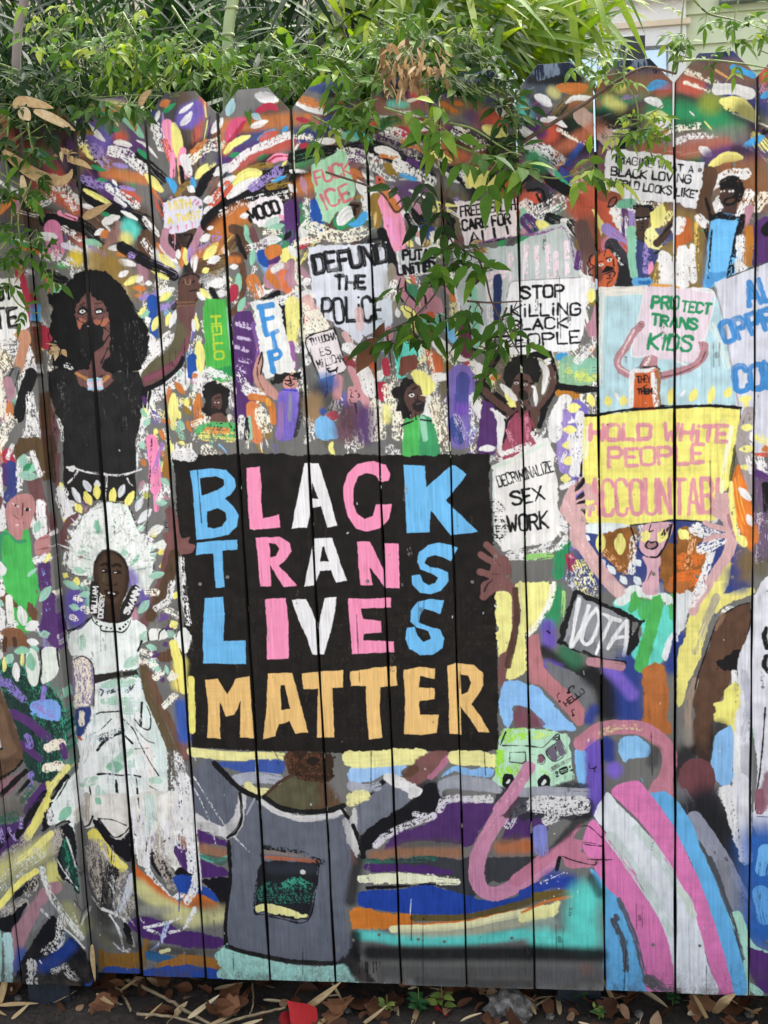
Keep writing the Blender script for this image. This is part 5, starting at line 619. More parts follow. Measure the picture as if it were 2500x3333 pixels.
b('58553e', '700 470 820 380 960 270 1060 320 1260 350 1370 480 1420 540 1280 590 1060 610 860 560', wob=2, var=.18); b('5d3f30', '1200 350 1310 350 1420 540 1260 590 1080 600 1200 520', op=.7, soft=8); s('4a3328', 30, '730 450 860 330 980 260', dry=.1)
b('666a75', '90 260 140 160 250 130 420 300 520 450 660 480 780 540 1060 640 1270 620 1420 570 1560 850 1600 950 1500 1130 1450 1500 1480 1700 1520 1800 1400 1950 1150 1960 770 1900 400 1810 370 1700 410 1200 400 850 120 720', wob=2, var=.1, soft=1); a('585c66', 300, '820 800 900 900', .3)
b('616571', '80 280 160 150 260 170 480 430 470 560 380 720 250 680 110 620', wob=1.5, var=.12); b('cfcbc8', '500 400 555 440 545 640 500 760 400 850 340 820 110 740 100 610 230 680 370 720 440 640 470 540', wob=3, var=.3, op=.85); s('k', 30, '500 430 515 560 510 680 460 770 390 830'); s('k', 50, '270 160 380 270 500 390 660 470', bris=0); c('w', 14, '80 280 160 400 240 530 360 720', .42); c('w', 14, '90 390 160 520 220 660 280 880', .42); c('w', 14, '450 820 580 950', .48); s('a9abb5', 18, '560 620 630 480', op=.8)
s('d4d0cd', 56, '690 510 800 580 950 640 1100 660 1280 640 1430 590', bris=.4, wob=2); s('17171a', 50, '720 470 860 560 1060 600 1270 590 1430 540', bris=.1); s('k', 36, '1410 560 1500 690 1570 850 1600 1000', bris=0); b('bfbcba', '1440 660 1500 720 1560 850 1590 980 1520 930 1440 800', wob=4, op=.8)
s('17171a', 36, '400 860 405 1000 415 1150 390 1400 370 1600 375 1790', bris=0); s('17171a', 50, '375 1800 500 1850 770 1910 1000 1950 1350 1965', bris=.1)
# pocket picture
p('212226', '700 1040 1200 1050 1190 1260 1150 1430 1100 1580 860 1550 640 1490 650 1280 660 1130', wob=2); s('a8644a', 40, '730 1010 900 1020 1190 1045', dry=.15); s('85766f', 50, '730 960 900 975 1100 1000', dry=.3); c('17171a', 46, '720 920 900 945 1050 970 1240 1050', .44); a('2f333c', 110, '780 1110 1130 1110', .8); s('d9d5cf', 50, '1058 1140 1066 1142'); c('2f7d68', 220, '760 1340 900 1330 1080 1320', .54); c('3f9a80', 70, '900 1260 1000 1210 1120 1270', .42); b('e8e29a', '635 1470 700 1430 850 1445 960 1470 1100 1530 1060 1560 900 1530 740 1510', wob=4); s('17171a', 14, '690 980 700 1130 650 1220 630 1490 700 1520 860 1560 1100 1585 1180 1320 1210 1080', chalk=.3)
b('a6d8cc', '300 1870 370 1790 420 1830 560 1880 770 1930 1000 1970 1350 1980 1450 1970 1540 2110 1540 2160 400 2110 320 2000 290 1920', wob=4, var=.12); s('17171a', 40, '380 1810 500 1850 770 1910 1000 1950 1350 1965', bris=.1); b('15151a', '1380 1960 1450 1900 1540 1780 1600 2000 1700 2120 1550 2110 1450 1980', wob=5, op=.9, soft=4); a('15151a', 110, '1570 1000 1530 1200 1500 1400', .8); a('6a4a3a', 60, '1510 960 1530 1040', .5)
# ---- bands to the right of the shirt
T(1150, 2425, S6)
a('15151a', 300, '300 600 500 520 620 420', .9); b('9fc6ee', '-20 180 300 180 450 170 430 260 250 250 150 310 -20 320', wob=3, op=.95); s('ece59a', 150, '-20 120 200 120 400 100 580 100', bris=.08, wob=3); b('7a5350', '520 160 600 80 760 50 830 90 760 200 640 290 500 360 430 270', wob=4, soft=3); b('b07088', '690 230 790 100 850 90 830 140 740 240 670 300 640 270', wob=2); b('5f4332', '420 220 520 170 560 220 450 280', op=.9); b('86b4e2', '860 180 1000 200 1200 190 1190 260 1000 260 880 230 750 280', wob=3); s('ece59a', 130, '880 110 1050 110 1200 130', bris=.08, wob=3)
b('6f737d', '30 500 280 270 440 330 540 420 400 560 200 680 40 760 10 620', wob=3); s('17171a', 46, '60 470 150 400 290 290', bris=0); s('a7a9b4', 90, '-10 350 100 370 200 350', dry=.2); c('e2db9a', 110, '-10 470 50 440 90 430', .2); c('dedbd8', 100, '310 290 420 340 560 410', .16); b('d0cdca', '490 380 590 390 500 480 470 440', wob=4); b('cfccc9', '0 540 30 600 50 900 10 950 -30 700', wob=3, op=.8)
b('15151a', '60 780 350 590 560 430 640 320 760 380 760 560 600 600 400 690 200 850 80 930', wob=5); s('17171a', 40, '0 690 60 850 90 960', bris=0)
b('4f3066', '270 890 330 790 420 740 660 660 780 500 900 480 1200 500 1200 560 1080 760 1000 870 860 850 640 830 440 850 330 900', wob=3, var=.15); c('d8d2d8', 60, '190 860 270 790 400 720 560 660 690 610', .33); c('d8d2d8', 60, '540 600 620 610', .42); c('d8d2d8', 60, '740 560 780 480 900 460', .35); c('d8d2d8', 60, '950 470 1050 465 1180 470', .35); b('9a9da6', '730 340 790 280 920 260 1100 280 1260 360 1280 400 1160 410 960 380 780 380 770 450', wob=3, soft=2)
a('93694f', 110, '180 960 420 930 700 930 900 930', .95); a('4a4642', 80, '430 860 700 840 880 850', .6); b('3a3c40', '100 990 400 980 680 960 920 990 1000 970 1540 960 1560 1010 1300 1180 1180 1190 1000 1330 800 1250 700 1200 900 1180 700 1130 400 1080', wob=3); c('2f6a5a', 50, '120 1000 400 990 700 975', .45); b('4b2a66', '90 1040 180 1015 360 1030 600 1040 800 1070 860 1110 700 1120 400 1090 150 1090', wob=3)
s('ecebc8', 100, '60 1150 150 1150 350 1150 600 1160 900 1175', dry=.12, taper=.3, wob=4); s('15151a', 30, '120 1230 400 1220 700 1200', dry=.2); b('23439a', '40 1290 100 1250 400 1240 600 1210 780 1240 950 1290 1200 1340 1450 1280 1680 1150 1680 1240 1500 1330 1200 1400 960 1470 800 1470 500 1460 250 1430 60 1390', wob=3, var=.12); s('dfe6f2', 10, '498 1330 485 1520'); b('d07a30', '-20 1400 100 1400 250 1440 420 1450 520 1470 500 1540 400 1560 250 1590 60 1590 -20 1580', wob=4); s('5f5230', 60, '520 1490 800 1490 1000 1480 1300 1410 1660 1300', dry=.15); s('cc702c', 40, '400 1560 700 1545 980 1525 1300 1460 1660 1390', bris=.2)
s('ece7b4', 70, '340 1590 600 1580 960 1555 1300 1480 1660 1410', bris=.1); a('b5b59a', 110, '420 1640 960 1620 1300 1550 1660 1480', .75); a('5fcfc4', 100, '60 1640 200 1650 420 1690 960 1690 1300 1650 1660 1600', .95); a('17191c', 150, '150 1790 500 1800 960 1800 1500 1800', .95); a('17191c', 100, '20 1640 20 1800', .9); a('565654', 130, '260 1960 560 1950 960 1960 1500 1950', .85); a('3a3c3e', 80, '560 2030 1100 2060 1560 2060', .7); a('4a4444', 90, '100 1900 100 2000', .6)
for x, L in ((50, 90), (105, 70), (170, 70), (195, 50), (225, 30), (120, 140)): s('111114', 10, '%d 1870 %d %d' % (x, x + 3, 1890 + L))
# right end: pink arm round the ribbon and more bands
b('4f3066', '1290 760 1360 620 1460 500 1530 480 1660 540 1660 760 1540 790 1400 820 1300 810', wob=3); c('d8d2d8', 90, '1340 680 1400 570 1500 520', .42); a('b06a44', 130, '1280 880 1500 870', .9); a('4a4642', 70, '1290 830 1420 790', .5); s('a7a9b4', 100, '1430 430 1560 430 1700 430', dry=.1); c('d8d2d8', 110, '1590 530 1680 520', .36)
s('8080c8', 100, '1600 740 1600 900', dry=.3)
ARM = '1510 250 1420 380 1270 600 1150 800 1080 960 1060 1100 1100 1230 1200 1280 1330 1250 1480 1160 1650 1050 1720 980'
s('c888a4', 135, ARM, bris=.12, wob=2); c('e0b0b4', 60, '1450 320 1320 520 1180 730', .6)
# ---- street scene, van, VOTA
T(1550, 1900, 2.95)
a('2f8f5b', 150, '760 80 740 300 680 360', .95); s('9cc97a', 40, '840 80 830 300', dry=.3); b('ece591', '190 80 320 70 440 -20 740 -20 700 160 620 340 520 480 470 500 480 780 440 880 290 910 300 800 350 600 290 640 210 700 195 400', wob=4, var=.12); s('d8d49a', 30, '420 0 430 300 400 480', dry=.2); c('f6f4e0', 50, '740 0 700 180 600 360 500 490', .3)
b('7a5350', '60 -20 300 -40 380 60 400 260 380 480 310 700 290 820 270 960 210 960 215 700 290 640 330 480 340 260 320 90 200 70 90 140 50 110', wob=1.5); s('533a30', 60, '370 60 390 300 350 560 300 780', bris=.1)
a('6a52b0', 130, '680 400 700 560', .95); s('15151a', 16, '680 450 700 470'); a('17191c', 120, '640 640 760 720 1000 860', .9); a('2c6a4a', 150, '860 650 960 740', .9); a('6a52b0', 110, '690 780 780 820', .8); b('6d6e71', '660 740 760 780 1000 880 1130 1060 1150 1180 1070 1290 980 1240 900 1060 780 940 680 830', wob=2, op=.95); a('17191c', 190, '1100 860 1220 980 1270 1200', .95); a('2b4795', 200, '1390 900 1400 1180', .95); a('7a62c4', 100, '1240 820 1380 960 1470 1030', .95); b('b5828c', '1080 720 1200 760 1410 770 1390 870 1280 790 1160 780'); a('2b3a86', 110, '1130 1210 1080 1300', .9)
b('b07478', '500 520 550 490 600 490 620 640 660 800 800 950 1000 1150 1040 1250 1020 1350 960 1350 860 1230 700 1060 620 980 510 940 490 760', wob=2); 
b('8dbdec', '240 1010 280 940 400 930 500 980 560 980 700 1100 830 1260 940 1370 920 1410 760 1410 640 1380 560 1240 480 1190 380 1170 350 1190 350 1310 310 1370 260 1340 210 1210', wob=3); a('6d4a4c', 90, '400 1270 560 1330', .8); b('7a4a58', '360 1330 370 1190 440 1170 600 1280 640 1370 400 1380', op=.8, wob=3)
tx('17171a', 12, 'HELLO', 865, 1175, 1040, 1040, 56, 0, .03); s('k', 10, '790 1130 795 1120 775 1070 800 1045'); s('k', 20, '795 1128 800 1125'); s('k', 10, '885 1045 890 1000 935 975 935 1000'); s('k', 20, '880 1045 890 1040'); s('k', 10, '930 1260 915 1215 940 1205'); s('k', 20, '926 1262 932 1260')
# VOTA
p('1a1a1d', '930 60 960 50 1200 180 1480 300 1500 320 1480 690 1440 700 1410 765 1180 720 900 620 780 560 790 480', wob=3); p('8d8f92', '970 90 1180 200 1475 320 1440 690 1160 690 830 545', wob=2); s('76787b', 130, '930 540 1160 640 1400 660', dry=.2)
for q in ('985 140 940 400 905 600 985 480 1080 210', '1150 230 1060 360 1010 520 1060 580 1130 500 1180 330 1150 230', '1220 290 1300 330 1380 350', '1300 330 1220 500 1150 670', '1440 350 1350 470 1260 620', '1440 350 1440 500 1420 680', '1310 520 1440 500'): s('e4e4e4', 34, q, wob=3)
# van
p('b7dcc0', '220 1500 280 1390 520 1380 660 1390 860 1440 900 1520 920 1700 930 1870 780 1940 560 1960 420 1960 200 1940 165 1880 190 1640', wob=4, var=.12); c('a5e04a', 130, '300 1460 440 1440', .46); c('a5e04a', 90, '560 1450 680 1430', .5); c('9fe03f', 90, '230 1620 220 1800 260 1880', .36); c('a5e04a', 100, '300 1790 420 1780', .46); c('d8ee6a', 60, '580 1470 660 1430', .5); c('a5e04a', 50, '620 1780 700 1860', .55)
s('k', 9, '230 1545 280 1420'); s('k', 9, '250 1548 460 1552 600 1570 650 1560 780 1440 800 1490 860 1620 750 1705 670 1610 790 1510'); s('k', 10, '320 1615 470 1612 475 1700 440 1720 320 1705 320 1615', sm=False); b('6a6070', '680 1610 745 1555 785 1660 745 1700'); b('6a6070', '760 1540 810 1500 855 1620 800 1655'); s('k', 9, '750 1545 795 1665'); s('k', 9, '735 1500 775 1470 790 1490 760 1500'); b('7a5560', '590 1650 630 1640 655 1690 630 1730 590 1720'); s('k', 9, '590 1650 630 1640 660 1690 640 1730 590 1725 590 1650'); s('k', 7, '520 1635 560 1642'); s('5a6a5a', 5, '715 1765 850 1695 960 1660')
tx('5a5f55', 5, 'CAUTION FOR CHILDREN', 715, 1800, 970, 1665, 26); b('k', '800 1780 870 1750 880 1800 815 1830'); s('b7dcc0', 6, '810 1795 870 1775'); s('b7dcc0', 6, '815 1810 872 1790'); s('k', 8, '770 1800 760 1815 775 1825 782 1810 770 1800'); s('k', 8, '895 1745 890 1760 900 1765 905 1748 895 1745'); b('k', '900 1785 930 1775 925 1795 900 1800'); b('k', '765 1845 790 1840 775 1855')
for x, y, r in ((305, 1890, 66), (645, 1905, 64)):
    b('17171a', ' '.join('%d %d' % (x + r * 1.0 * math.cos(t * .7), y + r * 1.15 * math.sin(t * .7)) for t in range(9)), wob=3); b('d9e2da', '%d %d %d %d %d %d %d %d' % (x - 20, y + 20, x + 5, y - 22, x + 22, y - 10, x, y + 22))
b('7fb6e6', '940 1600 1000 1580 1060 1610 1075 1720 1050 1900 1010 1960 980 1920 950 1760', wob=2); a('6a52b0', 130, '1110 1560 1120 1720 1150 1900', .95); a('2b3a86', 90, '1240 1500 1240 1640', .9); a('7a62c4', 120, '1320 1760', .9); s('k', 9, '1085 1715 1090 1740 1075 1760 1115 1775 1145 1775 1155 1750'); s('k', 7, '1085 1775 1080 1805'); s('k', 7, '1100 1775 1100 1810'); s('k', 7, '1135 1775 1140 1805'); s('k', 7, '1085 1735 1110 1720')
b('2f3036', '230 1960 560 1970 700 1960 900 1900 1100 1960 1120 2200 1080 2260 560 2260 200 2200', wob=4, soft=3, op=.9); s('a2a4ac', 110, '-10 1900 120 1930 220 1980', dry=.1, taper=.3); s('9c9ea6', 90, '430 2000 700 1990 1110 2010', dry=.1); c('d8d6d4', 110, '560 2100 760 2090 1020 2090', .36); c('d8d6d4', 60, '0 2060 130 2040', .36); a('5a48a0', 110, '1170 2000 1150 2180', .9)
s('c888a4', 120, '505 1760 460 1830 350 2000 220 2160', bris=.1); c('e0b0b4', 40, '430 1880 300 2080', .6)
# ---- right side, striped shirt, bird-like brown arm
T(1900, 1900, 2.765)
a('2b3f86', 260, '430 720 400 1000 420 1180', .95); a('2b3f86', 140, '790 740 870 500', .95); a('7a62c4', 110, '210 740 340 880 430 990', .95); a('1c1c20', 170, '90 820 200 960 220 1160', .85)
b('68d6c4', '260 190 360 140 760 200 800 340 800 440 740 580 700 700 620 760 500 700 430 620 520 400', wob=2, soft=2); s('4fae55', 110, '670 140 620 340 560 560 510 740', bris=.1); d('4fae55', 80, '460 90 450 180 420 240'); d('4fae55', 100, '550 120 540 220 530 310'); s('4fae55', 50, '790 110 790 300'); b('dde6e0', '260 180 370 50 420 10 520 60 780 90 770 180 660 140 480 110 380 180', wob=3); d('4fae55', 90, '640 130 690 150'); d('4fae55', 60, '460 80 440 180'); b('d4b2b0', '200 -20 300 -20 370 80 300 120', wob=2); b('d4a8b2', '530 -20 660 -20 660 90 540 80')
b('dfe2e4', '810 90 930 60 950 130 930 300 860 470 830 480', wob=5, op=.9); b('dfe2e4', '790 440 800 480 780 580 740 690 700 640 730 540'); b('b06a38', '530 760 710 720 750 900 760 1040 740 1220 770 1240 780 1330 740 1340 640 1290 520 1240 540 1180 530 960', wob=3, var=.18); b('b06a38', '730 30 790 -20 950 -20 910 60 820 80 760 70', wob=3)
p('1a1a1d', '-10 80 150 150 520 320 540 330 500 430 480 560 400 640 370 640 480 360 150 190 -10 120', wob=3); s('1a1a1d', 36, '0 610 150 680 360 710'); s('b5848c', 80, '60 700 200 720 330 740', dry=.1)
b('e6dc80', '1290 -20 1240 110 1160 280 1100 460 1030 700 940 900 850 1110 840 800 850 640 920 440 940 300 1010 230 1130 60 1170 -20', wob=3, var=.12); b('e6dc80', '1230 110 1400 50 1520 30 1530 90 1400 130 1270 190 1180 270', wob=3); a('2b3f86', 120, '1320 20 1420 30', .7); s('b0a890', 70, '1190 120 1100 320 1000 600', dry=.35); s('d2a9a8', 70, '1130 0 1030 130 980 250', bris=.05); c('w', 80, '1060 30 970 170', .34); b('8f95a8', '700 -20 720 60 700 90 640 60', op=.5)
b('5b4233', '1500 180 1400 190 1260 270 1170 390 1130 560 1060 720 1000 900 980 1080 1000 1180 960 1500 1080 1560 1130 1600 1170 1260 1200 1100 1300 920 1440 600 1500 400', wob=1.5, var=.18); s('9a8878', 60, '1000 870 940 1080 940 1300 950 1480', dry=.2); s('k', 10, '1505 170 1400 190 1260 270 1190 350 1100 610 1030 810 1000 950'); s('k', 10, '1500 220 1490 400 1430 620'); s('8a6a55', 40, '1250 280 1190 400', dry=.3); b('1a1719', '1180 690 1250 650 1310 650 1360 600 1440 620 1450 700 1400 730 1360 770 1310 780 1230 780 1190 740', wob=7)
b('d8d8de', '1400 640 1500 400 1510 180 1540 100 1700 60 1700 2160 1520 2160 1560 1700 1500 1300 1480 2300 1400 2200 1350 2000 1340 1100 1380 900', wob=2, var=.14); s('b9bac4', 60, '1440 800 1480 1100 1430 1400', dry=.25); a('9a9aa0', 120, '1450 1500 1460 1800', .6); c('w', 50, '1350 800 1380 1400 1390 1900', .3)
b('ece37e', '1270 960 1340 890 1390 920 1405 1060 1360 1160 1350 1250 1350 1360 1310 1280 1170 1230 1190 1130 1170 1080 1250 1040', wob=3); a('1c1c20', 140, '1220 1290 1180 1480 1150 1640', .8); b('89b9e4', '1200 1340 1280 1290 1340 1310 1340 1620 1340 1740 1270 1830 1190 1760 1145 1620 1170 1440', wob=2)
a('1c1c20', 190, '960 1500 880 1600 900 1700', .9); a('8a847c', 90, '930 1320 940 1420', .7); b('3a2c28', '1000 1480 1100 1520 1120 1620 1040 1600'); b('6a4044', '860 1680 940 1580 1050 1570 1150 1640 1180 1780 1130 1900 1000 1950 900 1870 850 1780', wob=2); b('6a4044', '960 1600 1060 1570 1120 1660 1000 1720'); a('2a2a30', 260, '1130 1960 1000 2060 1200 2160', .95); c('e0dedc', 110, '1260 1880 1340 2040 1400 2200', .3); s('6d6e74', 90, '890 1880 960 2000 960 2100', dry=.3)
# arm reaching from the upper left round to the flag
s('bd7c8c', 130, '-30 1440 150 1310 330 1285 520 1300 680 1400 760 1510 770 1640 730 1760', bris=.1); c('d8c896', 60, '160 1340 330 1280 500 1290', .52); b('bd7c8c', '590 1830 640 1750 720 1700 800 1740 800 1940 740 1880 690 1860 600 1890 580 1860', wob=2); b('8cc0ea', '310 1490 340 1390 450 1360 520 1390 610 1490 540 1560 420 1570 370 1610 330 1570', wob=3); a('3a3a3c', 110, '640 1500 620 1600', .8); a('6a52b0', 130, '90 1480 90 1700 100 1900', .9); a('2b3a86', 100, '230 1440 230 1560', .9); a('7a62c4', 130, '270 1680', .9)
s('k', 9, '40 1610 50 1640 45 1660 95 1660 110 1640'); s('k', 7, '60 1660 58 1695'); s('k', 7, '90 1660 100 1695')
# text at the far right edge
c('17171a', 40, '1640 400 1620 480 1650 570', .2); c('17171a', 40, '1640 650 1620 720 1650 790', .2); s('k', 12, '1630 1110 1610 1400 1580 1700 1550 1900 1540 2040'); b('8a5a68', '1660 1700 1600 1800 1550 2000 1660 2020', wob=3, soft=4, op=.9); s('k', 9, '1560 2090 1660 2095')
# ---- the flag
T(1700, 2550, 2.0738)
a('1f2024', 320, '1220 230 1330 300 1420 500', .95); a('3a3a3c', 200, '1480 800 1440 600', .8); s('9092a0', 110, '1160 240 1270 400 1400 620 1530 900', dry=.15, bris=.3); s('85878f', 90, '1340 560 1440 800 1530 960', dry=.05)
c('e2e0de', 90, '1380 60 1440 240 1510 500', .25); b('dcdce0', '1420 0 1535 -10 1530 520 1480 420', wob=3, op=.9); a('2a62b0', 330, '1640 420 1660 700 1640 960', .97); s('6fb0e6', 90, '1640 450 1620 580', dry=.1); s('5fa0dc', 110, '1610 740 1640 900', dry=.15); s('a8d5c0', 90, '1440 900 1520 1100 1660 1180', dry=.05); b('553070', '1510 1130 1560 1110 1680 1180 1680 1400 1600 1390 1530 1280', wob=4); s('a8d5c0', 50, '1540 1370 1600 1420', dry=.1); s('8a5a68', 60, '1600 60 1600 180', dry=.2); s('a8d5c0', 40, '1480 1050 1510 1200 1515 1420', dry=.05)
b('68b1e2', '800 -40 860 60 960 50 1050 130 1140 260 1200 420 1280 600 1350 780 1420 960 1480 1180 1510 1400 1420 1430 1330 1060 1150 560 1040 350 960 200 880 110', wob=1.5, sm=True); b('68b1e2', '455 570 540 640 640 760 700 900 770 1080 840 1300 850 1410 560 1410 555 800 500 680', wob=1.5)
b('dd7cb2', '600 50 650 0 780 -20 840 40 960 200 1040 330 1130 520 1220 720 1300 960 1370 1180 1420 1430 1320 1420 1260 1230 1150 880 1040 680 900 400 760 220 640 110', wob=1.2); b('dd7cb2', '480 240 560 340 640 400 740 560 820 740 920 900 1000 1030 1000 1140 1050 1420 850 1410 790 1160 700 900 640 770 560 690 490 580 410 440 420 330', wob=1.2); b('dd7cb2', '1030 380 1080 420 1130 520 1060 440'); 
b('dfe2e6', '550 90 580 60 660 150 780 260 900 420 1010 590 1120 760 1170 900 1210 1040 1260 1240 1320 1420 1060 1420 1010 1180 960 1000 860 800 740 560 620 380 490 240 500 170', wob=1.5, var=.1); s('ccd8d2', 60, '770 300 900 450 1030 660', dry=.15); s('ccd8d2', 80, '600 360 740 560 900 800 1010 1000', dry=.3); s('d3dcd0', 50, '1060 720 1110 780 1150 880', dry=.1)
s('4f5560', 40, '610 920 650 1000 690 1120 700 1260', dry=.2, wob=3); s('4f5560', 36, '630 890 640 910'); s('5a6470', 34, '650 780 720 940 770 1080 830 1340', dry=.25); s('4a4f58', 26, '1270 500 1360 740 1430 960 1490 1180', dry=.2); s('5a5a60', 90, '860 1330 940 1390 1030 1400', dry=.35)
# near hand
s('c07a90', 90, '-40 650 60 580 180 490 300 440 360 420', bris=.08); b('c07a90', '200 450 300 350 390 265 400 290 340 370 430 380 420 400 320 410 400 460 500 520 500 550 430 570 300 565 270 500', wob=2); s('k', 6, '390 290 450 290 540 370'); s('k', 6, '410 400 460 400 540 425 420 410'); s('k', 6, '270 490 350 520 480 550 500 530'); s('k', 6, '440 510 520 515 610 510')
s('17171a', 30, '230 580 250 500', dry=.1); b('1f2024', '120 500 270 330 390 190 470 120 470 220 380 300 260 400', op=.8, soft=5); c('d8d6d4', 120, '90 150 250 160 400 150', .38); c('d8d6d4', 60, '160 250 220 230', .42); s('8085c8', 90, '120 320 130 450', dry=.25); a('b0643a', 80, '20 420', .8); a('2b439a', 130, '200 650 320 670', .95); s('2b439a', 60, '0 740 160 680 330 660', dry=.1); s('6a5a2c', 60, '90 760 300 740', dry=.2); s('cc702c', 20, '0 870 150 800 330 760'); b('ece7a0', '-10 880 100 840 240 790 250 830 210 900 100 920 -10 930', wob=3, soft=2); a('62d6c8', 220, '430 760 400 900 420 1040', .97); a('62d6c8', 130, '100 1050 300 1060', .9); a('8fa59a', 90, '60 960 200 940', .6); a('17191c', 110, '60 1140 300 1150 520 1160', .95); a('5a5a5c', 150, '120 1300 300 1300 500 1280', .85); a('7a5a50', 90, '430 1250', .6); a('1f2024', 70, '470 640 520 740', .7); c('e6e4e2', 8, '120 670 280 600', .5)
for q in ('195 622', '250 630', '165 672', '125 675', '240 660', '280 600', '300 603', '150 788', '213 760', '245 708', '215 338'): s('e8e8ea', 9, q + ' ' + q)
T(500, 1425, 1.4426)
for q in ('1640 600 1600 540 1562 500', '1640 610 1580 575 1535 548', '1630 640 1580 640 1533 628', '1640 650 1590 680 1548 745'): s('7a5350', 32, q, bris=0, wob=1)
b('7a5350', '1600 560 1660 560 1680 640 1650 710 1590 700 1575 640', wob=1); s('17171a', 4, '1590 665 1565 690 1552 720', chalk=.3); s('5a3a36', 4, '1600 560 1625 600'); s('5a3a36', 4, '1590 640 1620 640')
# ------------------------------------------------------------------ finishing the paint: cracks, drips, grain, dirt at the foot
T(0, 0, 1)
for q in ('1377 3225 1376 3010 1380 2990', '2030 3240 2036 3110 2040 3060', '2298 3232 2298 3140', '1340 2960 1338 3060', '985 3170 985 3080', '760 3160 759 3100', '1208 2440 1207 2560', '1160 2000 1170 2220', '640 1500 655 1700',
          '1500 2060 1496 2240', '1060 1180 1064 1260', '890 2440 905 2470', '2118 2380 2122 2520', '390 1480 386 1560', '1575 2440 1580 2520', '1850 1700 1852 1900', '2310 1500 2312 1700', '1330 700 1332 900', '1820 900 1824 1100', '600 1100 604 1250'):
    s('17171a', 3.2, q, op=.75, wob=1.2, soft=.6)
r7 = np.random.default_rng(77)
for i in range(150):
    x, y = r7.uniform(-100, 2600), r7.uniform(350, 3200); cc = 'w' if r7.random() < .55 else 'k'
    s(cc, r7.uniform(1.4, 3.6), '%f %f %f %f' % (x, y, x + r7.normal(0, 2), y + abs(r7.normal(0, 5))), op=.7, wob=1)
for x, y in ((560, 1180), (860, 700), (1120, 2350), (1370, 1980), (1600, 2240), (1850, 2560), (2080, 2980), (2330, 1150), (330, 2080), (1010, 2900), (2060, 620), (1820, 3050), (640, 2720)):
    w_ = r7.uniform(7, 13)
    s('2a231d', w_, '%f %f %f %f' % (x, y, x + 2, y + w_), op=.55, wob=2, soft=1.2); s('1a1613', 2.4, '%f %f %f %f %f %f' % (x - w_, y - 40, x - w_ * .9, y, x - w_ * .8, y + 44), op=.5); s('1a1613', 2.4, '%f %f %f %f %f %f' % (x + w_ + 2, y - 36, x + w_, y, x + w_, y + 40), op=.5)
for i in range(70):                                                   # chipped paint and drips
    x, y = r7.uniform(0, 2500), r7.uniform(400, 3190)
    c('4a443e' if i % 2 else '8a8680', r7.uniform(6, 14), '%f %f %f %f' % (x, y, x + r7.normal(0, 2), y + r7.uniform(10, 60)), .56, op=.8)
g = np.clip((.30 - NW) / .2, 0, 1)
IMG *= (1 - .16 * g)[..., None]
foot = np.clip((np.arange(CH) / PPM - (CZ1 - .11)) / .11, 0, 1)[:, None] ** 1.6 * np.clip(NB * 1.2 + NG * 1.2 - .75, 0, 1)   # soil splashed on the board ends
IMG += (.75 * foot)[..., None] * (lin('4a443c') - IMG)
IMG = np.clip(IMG * 1.0, 0, .86)
def srgb(v): return np.where(v <= .0031308, v * 12.92, 1.055 * np.power(np.maximum(v, 1e-6), 1 / 2.4) - .055)
paint = bpy.data.images.new('mural_paint', CW, CH, alpha=False)
buf = np.ones((CH, CW, 4), np.float32); buf[..., :3] = srgb(IMG)[::-1]
paint.pixels.foreach_set(buf.ravel()); paint.update(); paint.pack()
del buf
